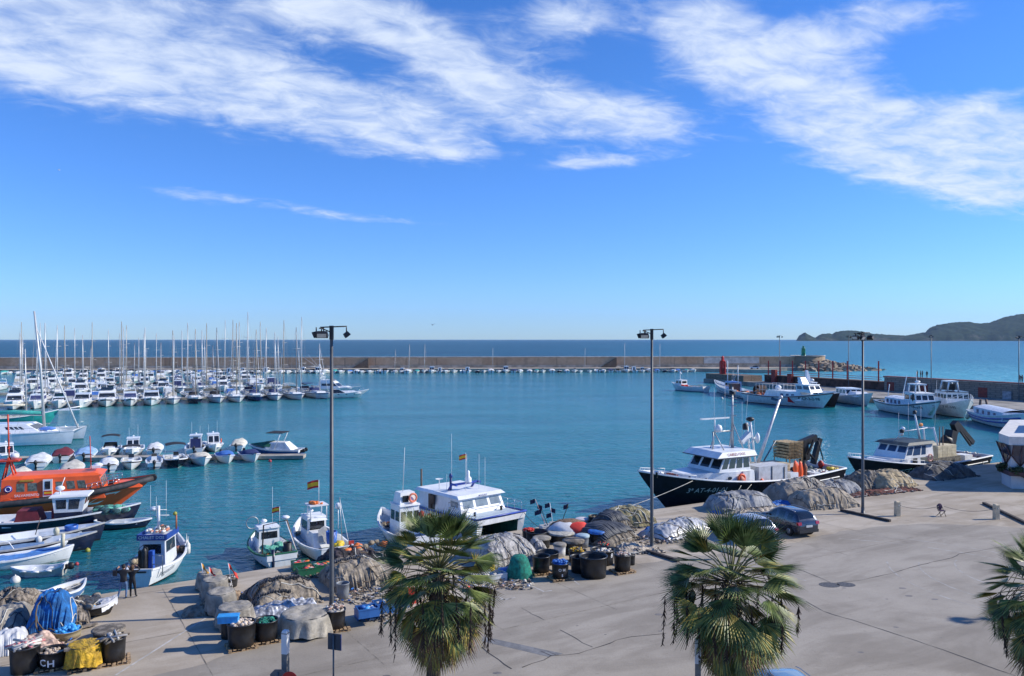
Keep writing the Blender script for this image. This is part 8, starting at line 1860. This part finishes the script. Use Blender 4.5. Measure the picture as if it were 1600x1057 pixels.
# ------------------------------------------------------------------ people
def person(label, loc, rz, J, Rr, E, mats_, zs, hair=None, group=None, first=None):
    """J joints, Rr radii, E bones; skin is grown over the skeleton, clothes follow as bands of one body"""
    r = thing('person', label, 'person', loc, rz, group)
    names = list(J); me = bpy.data.meshes.new('body'); me.from_pydata([J[n] for n in names], [(names.index(a), names.index(b)) for a, b in E], [])
    o = bpy.data.objects.new('body', me); C.objects.link(o)
    sk_ = o.modifiers.new('skin', 'SKIN'); sk_.use_smooth_shade = True
    for i, n in enumerate(names):
        rr = Rr[n]; me.skin_vertices[0].data[i].radius = rr if isinstance(rr, tuple) else (rr, rr)
        me.skin_vertices[0].data[i].use_root = (n == 'pelvis')
    o.modifiers.new('sub', 'SUBSURF').levels = 2
    bpy.context.view_layer.update()
    nm = bpy.data.meshes.new_from_object(o.evaluated_get(bpy.context.evaluated_depsgraph_get()))
    bpy.data.objects.remove(o); bpy.data.meshes.remove(me)
    nm.name = 'body'; nm.materials.clear()
    for m_ in mats_: nm.materials.append(m_)
    for p_ in nm.polygons:
        c_ = p_.center; p_.material_index = zs(c_); p_.use_smooth = True
    b = bpy.data.objects.new('body', nm); C.objects.link(b); b.parent = r
    if hair:
        hp = V(J['head']); q = MB(); q.ell((hp.x, hp.y + hair[1], hp.z + .035), .098, .112, .118, 0, 14, 9, .12, 2); q.build('hair', hair[0], r)
    # face: nose, eyes, mouth on the far side of these two who look at the water
    hp = V(J['head']); q = MB()
    q.ell((hp.x, hp.y + .098, hp.z - .02), .014, .022, .022); q.build('nose', mats_[2], r)
    for sx in (-1, 1):
        q = MB(); q.ell((hp.x + sx * .032, hp.y + .084, hp.z + .012), .013, .008, .008); q.build('eye', black(), r)
        q = MB(); q.ell((hp.x + sx * .088, hp.y, hp.z - .01), .012, .022, .032); q.build('ear', mats_[2], r)
    q = MB(); q.ell((hp.x, hp.y + .086, hp.z - .062), .026, .007, .006); q.build('mouth', mat('lip_brown', (.30, .10, .08), .6), r)
    return r
E0 = [('pelvis', 'spine'), ('spine', 'chest'), ('chest', 'neck'), ('neck', 'head'), ('head', 'crown'), ('chest', 'shl'), ('shl', 'ell'), ('ell', 'wrl'), ('wrl', 'hal'), ('chest', 'shr'), ('shr', 'elr'), ('elr', 'wrr'), ('wrr', 'har'),
      ('pelvis', 'hil'), ('hil', 'knl'), ('knl', 'anl'), ('anl', 'tol'), ('pelvis', 'hir'), ('hir', 'knr'), ('knr', 'anr'), ('anr', 'tor')]
def fingers(J, E, Rr, side, d, up):
    h_ = V(J['ha' + side]); d = V(d).normalized(); s_ = d.cross(V(up)).normalized()
    for k in range(4):
        a = h_ + s_ * (k - 1.5) * .02 + d * .02; b = a + d * (.030 + .006 * (1.5 - abs(k - 1.5))); c_ = b + (d * .7 + V(up) * .6) * .030
        for nm_, p_, rr in ((f'f{side}{k}a', a, .011), (f'f{side}{k}b', b, .010), (f'f{side}{k}c', c_, .008)): J[nm_] = tuple(p_); Rr[nm_] = rr
        E += [('ha' + side, f'f{side}{k}a'), (f'f{side}{k}a', f'f{side}{k}b'), (f'f{side}{k}b', f'f{side}{k}c')]
    a = h_ - d * .02 + s_ * .045; b = a + d * .04 + s_ * .01
    J[f't{side}a'] = tuple(a); J[f't{side}b'] = tuple(b); Rr[f't{side}a'] = .012; Rr[f't{side}b'] = .009
    E += [('ha' + side, f't{side}a'), (f't{side}a', f't{side}b')]
skin = mat('skin_tan', (.45, .26, .18), .6, var=.06)
R0 = dict(pelvis=(.15, .115), spine=(.135, .105), chest=(.165, .115), neck=.055, head=(.085, .10), crown=(.06, .07), shl=.07, ell=.05, wrl=.036, hal=(.035, .02), shr=.07, elr=.05, wrr=.036, har=(.035, .02), hil=.095, knl=.062, anl=.045, tol=(.045, .03), hir=.095, knr=.062, anr=.045, tor=(.045, .03))
jk = mat('jacket_black', (.018, .018, .022), .8, var=.2); jn = mat('jeans_blue', (.10, .18, .33), .85, var=.2, vs=6); bk = mat('trousers_black', (.012, .012, .014), .85); sh_ = mat('shoe_black', (.02, .02, .02), .6)
J1 = dict(pelvis=(0, 0, .96), spine=(0, .01, 1.14), chest=(0, .0, 1.36), neck=(0, .02, 1.53), head=(0, .04, 1.64), crown=(0, .035, 1.72), shl=(-.19, 0, 1.43), ell=(-.40, .06, 1.36), wrl=(-.36, .20, 1.52), hal=(-.30, .25, 1.58), shr=(.19, 0, 1.43), elr=(.34, .16, 1.34), wrr=(.20, .30, 1.50), har=(.14, .32, 1.56),
          hil=(-.10, 0, .90), knl=(-.17, .03, .50), anl=(-.27, -.02, .09), tol=(-.30, .13, .04), hir=(.10, 0, .90), knr=(.13, .04, .50), anr=(.12, -.01, .09), tor=(.14, .14, .04))
Rr = dict(R0); E_ = list(E0); fingers(J1, E_, Rr, 'l', (.3, .5, .6), (0, -1, .2)); fingers(J1, E_, Rr, 'r', (-.3, .4, .6), (0, -1, .2))
def zone(c_, J):
    hands = min((c_ - V(J['hal'])).length, (c_ - V(J['har'])).length)
    if hands < .085 or c_.z > 1.55 and abs(c_.x - J['head'][0]) < .13 and (c_ - V(J['head'])).length < .2: return 2
    if c_.z < .10: return 3
    return 1 if c_.z < .90 else 0
p1 = g3(193, 936); person('person in black jacket and blue jeans with raised arms looking at the boats', p1, R(12), J1, Rr, E_, [jk, jn, skin, sh_], lambda c_: zone(c_, J1), (mat('hair_dark', (.02, .015, .012), .8), -.012), 'two people standing on the quay')
J2 = dict(J1); J2 = {k: v for k, v in J1.items() if k in R0}
J2.update(ell=(-.30, .16, 1.38), wrl=(-.14, .26, 1.54), hal=(-.08, .26, 1.60), elr=(.38, .10, 1.50), wrr=(.22, .16, 1.66), har=(.14, .14, 1.70), knl=(-.10, .05, .50), anl=(-.07, -.04, .09), tol=(-.09, .1, .04), knr=(.14, .04, .5), anr=(.20, 0, .09), tor=(.22, .14, .04))
Rr2 = dict(R0); E2 = list(E0); fingers(J2, E2, Rr2, 'l', (.2, .3, .6), (0, -1, .2)); fingers(J2, E2, Rr2, 'r', (-.5, .1, .5), (0, -1, .2))
p2 = person('person with long brown hair in black clothes, right one of the two on the quay', g3(206.5, 933.5), R(5), J2, Rr2, E2, [jk, bk, skin, sh_], lambda c_: zone(c_, J2), (mat('hair_brown', (.10, .05, .025), .8), -.02), 'two people standing on the quay'); p2.scale = (.94,) * 3
q = MB(); q.ell((0, .0, 1.50), .10, .07, .16, 0, 12, 7, .1); q.build('long_hair', mat('hair_brown', (.10, .05, .025), .8), p2)
q = MB(); q.obox((.38 - .78, -.04, 1.36), .20, .12, .26); q.build('shoulder_bag', jk, bpy.data.objects['person'])
# a simple standing pose shared by the far figures
J3 = {k: v for k, v in J1.items() if k in R0}; J3.update(ell=(-.24, .02, 1.16), wrl=(-.25, .08, .95), hal=(-.25, .10, .88), elr=(.24, .02, 1.16), wrr=(.25, .08, .95), har=(.25, .10, .88), knl=(-.10, .02, .5), anl=(-.10, 0, .09), tol=(-.11, .13, .04), knr=(.10, .02, .5), anr=(.11, 0, .09), tor=(.12, .13, .04))
R3 = dict(R0); E3 = list(E0); fingers(J3, E3, R3, 'l', (0, .1, -1), (1, 0, 0)); fingers(J3, E3, R3, 'r', (0, .1, -1), (-1, 0, 0))
far = None
for i, (px, Yd) in enumerate([(1434, 196), (1438.5, 195), (1442, 194.5), (1449, 193.5), (1593, 171.5), (1597.5, 171)]):
    x_ = (px - 800) / F * Yd; s_ = (Yd - 180) / .921 if Yd > 180 else -9
    lab = ['dark figure standing on the jetty wall, first from the left', 'dark figure on the jetty wall, second from the left', 'dark figure on the jetty wall, third from the left', 'dark figure on the jetty wall, fourth, beside the lamp mast', 'dark figure on the jetty wall at the right edge, left one', 'dark figure on the jetty wall at the right edge, right one'][i]
    loc = V((x_ + .6, Yd, 5.0 if True else 4.8))
    base_ = J(( (Yd - 180) / .921), -1.0)
    loc = V((base_.x, base_.y, 5.0))
    # walk along the wall until the figure stands at its photo column
    best = min((abs((J(t * .25, -1.0).x / J(t * .25, -1.0).y) - (px - 800) / F), t) for t in range(-80, 140))[1]; b_ = J(best * .25, -1.0)
    if far is None: far = person(lab, (b_.x, b_.y, 5.0), R(30), J3, R3, E3, [jk, bk, skin, sh_], lambda c_: zone(c_, J3), (mat('hair_dark', (.02, .015, .012), .8), -.012), 'people on the jetty wall')
    else: dup(far, (b_.x, b_.y, 5.0), R(40 * i), lab)

# ------------------------------------------------------------------ palms
leafm = [mat('palm_green', (.085, .125, .026), .45, var=.35, vs=2.5, spec=.35), mat('palm_light_green', (.20, .235, .070), .45, var=.25, vs=2.5, spec=.35), mat('palm_yellow_green', (.34, .27, .055), .5, var=.3, vs=2.5, spec=.3), mat('palm_dead_brown', (.20, .11, .05), .8, var=.35, vs=2), mat('palm_stalk', (.20, .19, .07), .5, var=.2)]
def palm(label, hub, rad, seed, lean=(0, 0), n=112, dead=36):
    rn = random.Random(seed); base = V((hub.x - lean[0], hub.y - lean[1], QZ))
    r = thing('palm_tree', label, 'palm tree', base, 0, 'fan palms in the foreground')
    H = hub - base
    q = MB(); pts = [V((H.x * t, H.y * t, H.z * t)) for t in (0, .1, .35, .6, .8, .97)]
    q.tube(pts, [.36, .27, .24, .25, .30, .20], 14)
    for i in range(170):
        t = rn.uniform(.35, .98); a = rn.uniform(0, 2 * PI); c_ = V((H.x * t, H.y * t, H.z * t)); w_ = .25 + .05 * t
        o_ = V((math.cos(a), math.sin(a), 0)); q.bar(c_ + o_ * (w_ - .03), c_ + o_ * (w_ + .12) + V((0, 0, .18)), .035, .012, 4)
    q.build('trunk', mat('palm_trunk', (.12, .085, .06), .95, var=.4, vs=5, bump=.8, bs=18), r)
    cr = MB()
    def fan(o_, d, R_, ml, droop, spread=2.15, nseg=30, mbr=None):
        d = d.normalized(); up = V((0, 0, 1)); s_ = d.cross(up)
        if s_.length < .1: s_ = V((1, 0, 0))
        s_.normalize(); nrm = s_.cross(d).normalized()
        tw = rn.uniform(-.5, .5); s_, nrm = s_ * math.cos(tw) + nrm * math.sin(tw), nrm * math.cos(tw) - s_ * math.sin(tw)
        for i in range(nseg):
            a = -spread + 2 * spread * i / (nseg - 1); ln = R_ * (.70 + .30 * math.cos(a * .75)) * rn.uniform(.88, 1.08)
            dd = (d * math.cos(a) + s_ * math.sin(a)).normalized(); cup = nrm * (.10 * abs(math.sin(a)))
            sd = (s_ * math.cos(a) - d * math.sin(a)).normalized(); w_ = R_ * .036
            P_ = []
            for k, f_ in enumerate((.04, .38, .68, 1.0)):
                p_ = o_ + (dd + cup * f_) * ln * f_ - V((0, 0, 1)) * droop * ln * (f_ ** 2.6); P_.append(p_)
            ww = (w_ * .3, w_, w_ * .55, 0.0)
            mi = ml if not isinstance(ml, tuple) else rn.choice(ml)
            vs = []
            for p_, w2 in zip(P_, ww): vs += [p_ - sd * w2, p_ + nrm * w2 * .45, p_ + sd * w2]
            fs = []
            for k in range(2): fs += [(k * 3, k * 3 + 1, k * 3 + 4, k * 3 + 3), (k * 3 + 1, k * 3 + 2, k * 3 + 5, k * 3 + 4)]
            vs = vs[:9] + [P_[3]]; fs = fs + [(6, 7, 9), (7, 8, 9)]
            cr.add(vs, fs, mi)
    ga = 2.399963
    for i in range(n):
        f = (i + .5) / n; el_ = R(76 - 153 * f ** .85) + rn.uniform(-.16, .16); az_ = i * ga + rn.uniform(-.3, .3)
        d = V((math.cos(az_) * math.cos(el_), math.sin(az_) * math.cos(el_), math.sin(el_)))
        pl = rad * rn.uniform(.50, .66) * (1 if f < .62 else 1 - .75 * (f - .62)); st_ = H + V((0, 0, .1 - 1.35 * f * f)) + d * .10
        mid_ = st_ + d * pl * .55 + V((0, 0, .06)); en = st_ + d * pl - V((0, 0, .10 * pl * math.cos(el_)))
        cr.tube([st_, mid_, en], [.028, .02, .014], 4, 4, False)
        d2 = (en - mid_).normalized() - V((0, 0, .02 + .25 * f)) + V((rn.uniform(-.3, .3), rn.uniform(-.3, .3), rn.uniform(-.15, .15)))
        ml = rn.choice([(0, 0, 0, 1), (0, 1, 1), (1, 1, 0, 2)]) if f < .4 else rn.choice([(0, 1, 0, 1, 2), (0, 0, 1), (1, 2, 0), (1, 2, 2)]) if f < .66 else rn.choice([(1, 2, 2, 3), (0, 2, 1), (2, 3, 3), (0, 2), (3, 3, 2)])
        fan(en, d2, rad * rn.uniform(.38, .54), ml, .02 + .42 * f * rn.random(), rn.uniform(.95, 1.5) if f < .75 else rn.uniform(.8, 1.2), 22)
    for i in range(dead):
        az_ = rn.uniform(0, 2 * PI); d = V((math.cos(az_) * .22, math.sin(az_) * .22, -.9)); st_ = H + V((math.cos(az_) * .22, math.sin(az_) * .22, -.8 - rn.random() * 1.3))
        en = st_ + d * rad * rn.uniform(.15, .35); cr.tube([st_, en], [.022, .014], 4, 3, False); fan(en, d, rad * rn.uniform(.30, .50), rn.choice([(3, 3, 2), (3, 3, 3), (2, 3)]), .3, .7, 16)
    cr.build('crown', leafm, r)
    # old flower strands hanging in dark clumps from the crown
    for i in range(26):
        az_ = rn.uniform(0, 2 * PI); o_ = V((math.cos(az_), math.sin(az_), 0)); e_ = rad * rn.uniform(.55, .98); ln = rn.uniform(.8, 1.9)
        q = MB(); a = H + o_ * .15; b = H + o_ * e_ * .7 + V((0, 0, .15 + rn.uniform(-.3, .3))); c_ = H + o_ * e_ + V((0, 0, -.6)); dn = c_ + V((rn.uniform(-.1, .1), 0, -ln))
        q.tube([a, b, c_, (c_ + dn) / 2, dn], [.014, .012, .012, .01, .006], 4)
        for k in range(46):
            t = rn.random(); p_ = c_.lerp(dn, t); u_ = V((rn.uniform(-1, 1), rn.uniform(-1, 1), rn.uniform(-2.5, -1))).normalized()
            q.bar(p_, p_ + u_ * rn.uniform(.10, .28), .022, .006, 3, cap=False)
        q.build('flower_strand', mat('dry_strand', (.045, .028, .02), .95, var=.3), r)
    return r
palm('fan palm in front of the blue crates, leftmost of three', PY(686, 893, 27.5), 2.25, 3, (.3, 0))
palm('fan palm in front of the silver car, middle of three', PY(1143, 908, 27.6), 2.42, 8, (.1, 0))
palm('fan palm cut by the right edge of the picture', PY(1638, 925, 27.5), 2.15, 15, (0, 0), 100)

# ------------------------------------------------------------------ posts and signs at the bottom edge
wp_ = mat('post_white_enamel', (.62, .63, .64), .4, var=.05, dirt=.2); gp_ = mat('post_grey_base', (.17, .165, .155), .7, var=.2)
for px, py, lab, cut in ((446, 985, 'square white and grey light column above the red round sign', .0), (1090.5, 1000, 'square white and grey light column in front of the middle palm', 0)):
    p = PY(px, py, 27.5); r = thing('light_column', lab, 'light column', (p.x, 27.5, QZ), R(-12), 'square light columns at the bottom edge'); hh = p.z - QZ
    zc = hh - 36 * 27.5 / F
    q = MB(); q.box(-.10, .10, -.10, .10, 0, zc); q.build('shaft', gp_, r)
    q = MB(); q.box(-.105, .105, -.105, .105, zc, hh - .07); q.fr((-.105, .105, -.105, .105), (-.08, .08, -.08, .08), hh - .07, hh); q.build('lantern', wp_, r)
    q = MB(); q.box(-.108, .108, -.108, .108, hh - .11, hh - .08); q.build('band', gp_, r)
def signpost(label, px, top, Yd, build):
    p = PY(px, top, Yd); r = thing('traffic_sign', label, 'sign', (p.x, Yd, QZ), 0); build(r, p.z - QZ)
    return r
galv = mat('sign_back_grey', (.12, .135, .15), .5, .3, var=.12)
def b1_(r, h_):
    q = MB(); q.bar((0, 0, 0), (0, 0, h_ - .05), .032, n=8); q.build('pole', galv, r)
    q = MB(); q.obox((.02, .06, h_ - .30), .52, .03, .58, R(-18)); q.build('plate', mat('sign_back_blue_grey', (.05, .065, .085), .5, .2), r)
    q = MB(); q.obox((.02 + .26, .06 - .085, h_ - .30), .012, .035, .58, R(-18)); q.build('plate_edge', mat('sign_blue', (.02, .06, .30), .4), r)
signpost('back of a dark square traffic sign on a thin pole, below the left mast', 521, 991, 28, b1_)
def b2_(r, h_):
    q = MB(); q.bar((0, 0, 0), (0, 0, h_ - .1), .032, n=8); q.build('pole', galv, r)
    q = MB(); q.lathe([(0, 0), (.27, 0), (.27, .02), (0, .02)], n=26, smooth=False); q.v = [(x_, -.05 - z_, y_ + h_ - .27) for x_, y_, z_ in q.v]; q.build('red_disc', mat('sign_red', (.42, .012, .012), .4), r)
    q = MB(); q.box(-.19, .19, -.075, -.072, h_ - .31, h_ - .23); q.build('white_bar', wp_, r)
signpost('round red no entry sign cut off by the bottom edge', 453, 1048.5, 26.5, b2_)
def b3_(r, h_):
    q = MB(); q.bar((0, 0, 0), (0, 0, h_ - .1), .032, n=8); q.build('pole', galv, r)
    q = MB(); q.lathe([(0, 0), (.30, 0), (.30, .02), (0, .02)], n=8, smooth=False); q.v = [(x_ * math.cos(.39) - y_ * math.sin(.39), .05 - z_, x_ * math.sin(.39) + y_ * math.cos(.39) + h_ - .28) for x_, y_, z_ in q.v]; q.build('octagon_back', galv, r)
signpost('grey back of an octagonal sign beside the red round sign', 434, 1047, 27.0, b3_)
# ------------------------------------------------------------------ gulls
def gull(label, p, s_, rz, bank, m=None):
    r = thing('gull', label, 'bird', p, rz, 'birds'); q = MB()
    q.ell((0, 0, 0), .22 * s_, .07 * s_, .07 * s_, 0, 10, 6); q.ell((.22 * s_, 0, .03 * s_), .06 * s_, .045 * s_, .045 * s_, 0, 8, 5)
    for sd in (1, -1): q.add([(.08 * s_, sd * .05 * s_, .02), (-.08 * s_, sd * .05 * s_, .02), (-.10 * s_, sd * .4 * s_, (.14 + bank) * s_), (.04 * s_, sd * .38 * s_, (.15 + bank) * s_), (-.14 * s_, sd * .72 * s_, (.04 + bank) * s_)], [(0, 3, 2, 1), (3, 4, 2)])
    q.add([(-.2 * s_, .03, 0), (-.34 * s_, .07 * s_, 0), (-.34 * s_, -.07 * s_, 0), (-.2 * s_, -.03, 0)], [(0, 1, 2, 3)])
    q.build('body', m or mat('gull_grey', (.35, .36, .37), .8), r)
    q = MB(); q.lathe([(.015 * s_, 0), (.0, .06 * s_)], n=5); q.v = [(z_ + .27 * s_, x_, y_ + .02) for x_, y_, z_ in q.v]; q.build('beak', mat('beak_yellow', (.6, .4, .05), .5), r)
gull('gull flying low over the horizon left of the picture centre', PY(676, 508, 120), 1.0, R(120), .05)
gull('distant white gull in the blue sky at the left', PY(92, 266, 150), .9, R(40), .02, white())
gull('dark bird flying low over the parking area at the bottom right', PY(1462, 1018, 36), .34, R(60), .02, mat('bird_dark', (.05, .05, .05), .8))
# ------------------------------------------------------------------ the air over the sea
hz = MB(); hz.box(-15000, 15000, -200, 14500, -7, 460)
o = hz.build('haze', [])
m = bpy.data.materials.new('sea_air'); m.use_nodes = True; nt = m.node_tree; nt.nodes.clear()
v = nt.nodes.new('ShaderNodeVolumePrincipled'); v.inputs['Color'].default_value = (.55, .76, 1, 1); v.inputs['Density'].default_value = 2.2e-5
nt.links.new(v.outputs[0], nt.nodes.new('ShaderNodeOutputMaterial').inputs['Volume'])
o.data.materials.clear(); o.data.materials.append(m); o['kind'] = 'stuff'
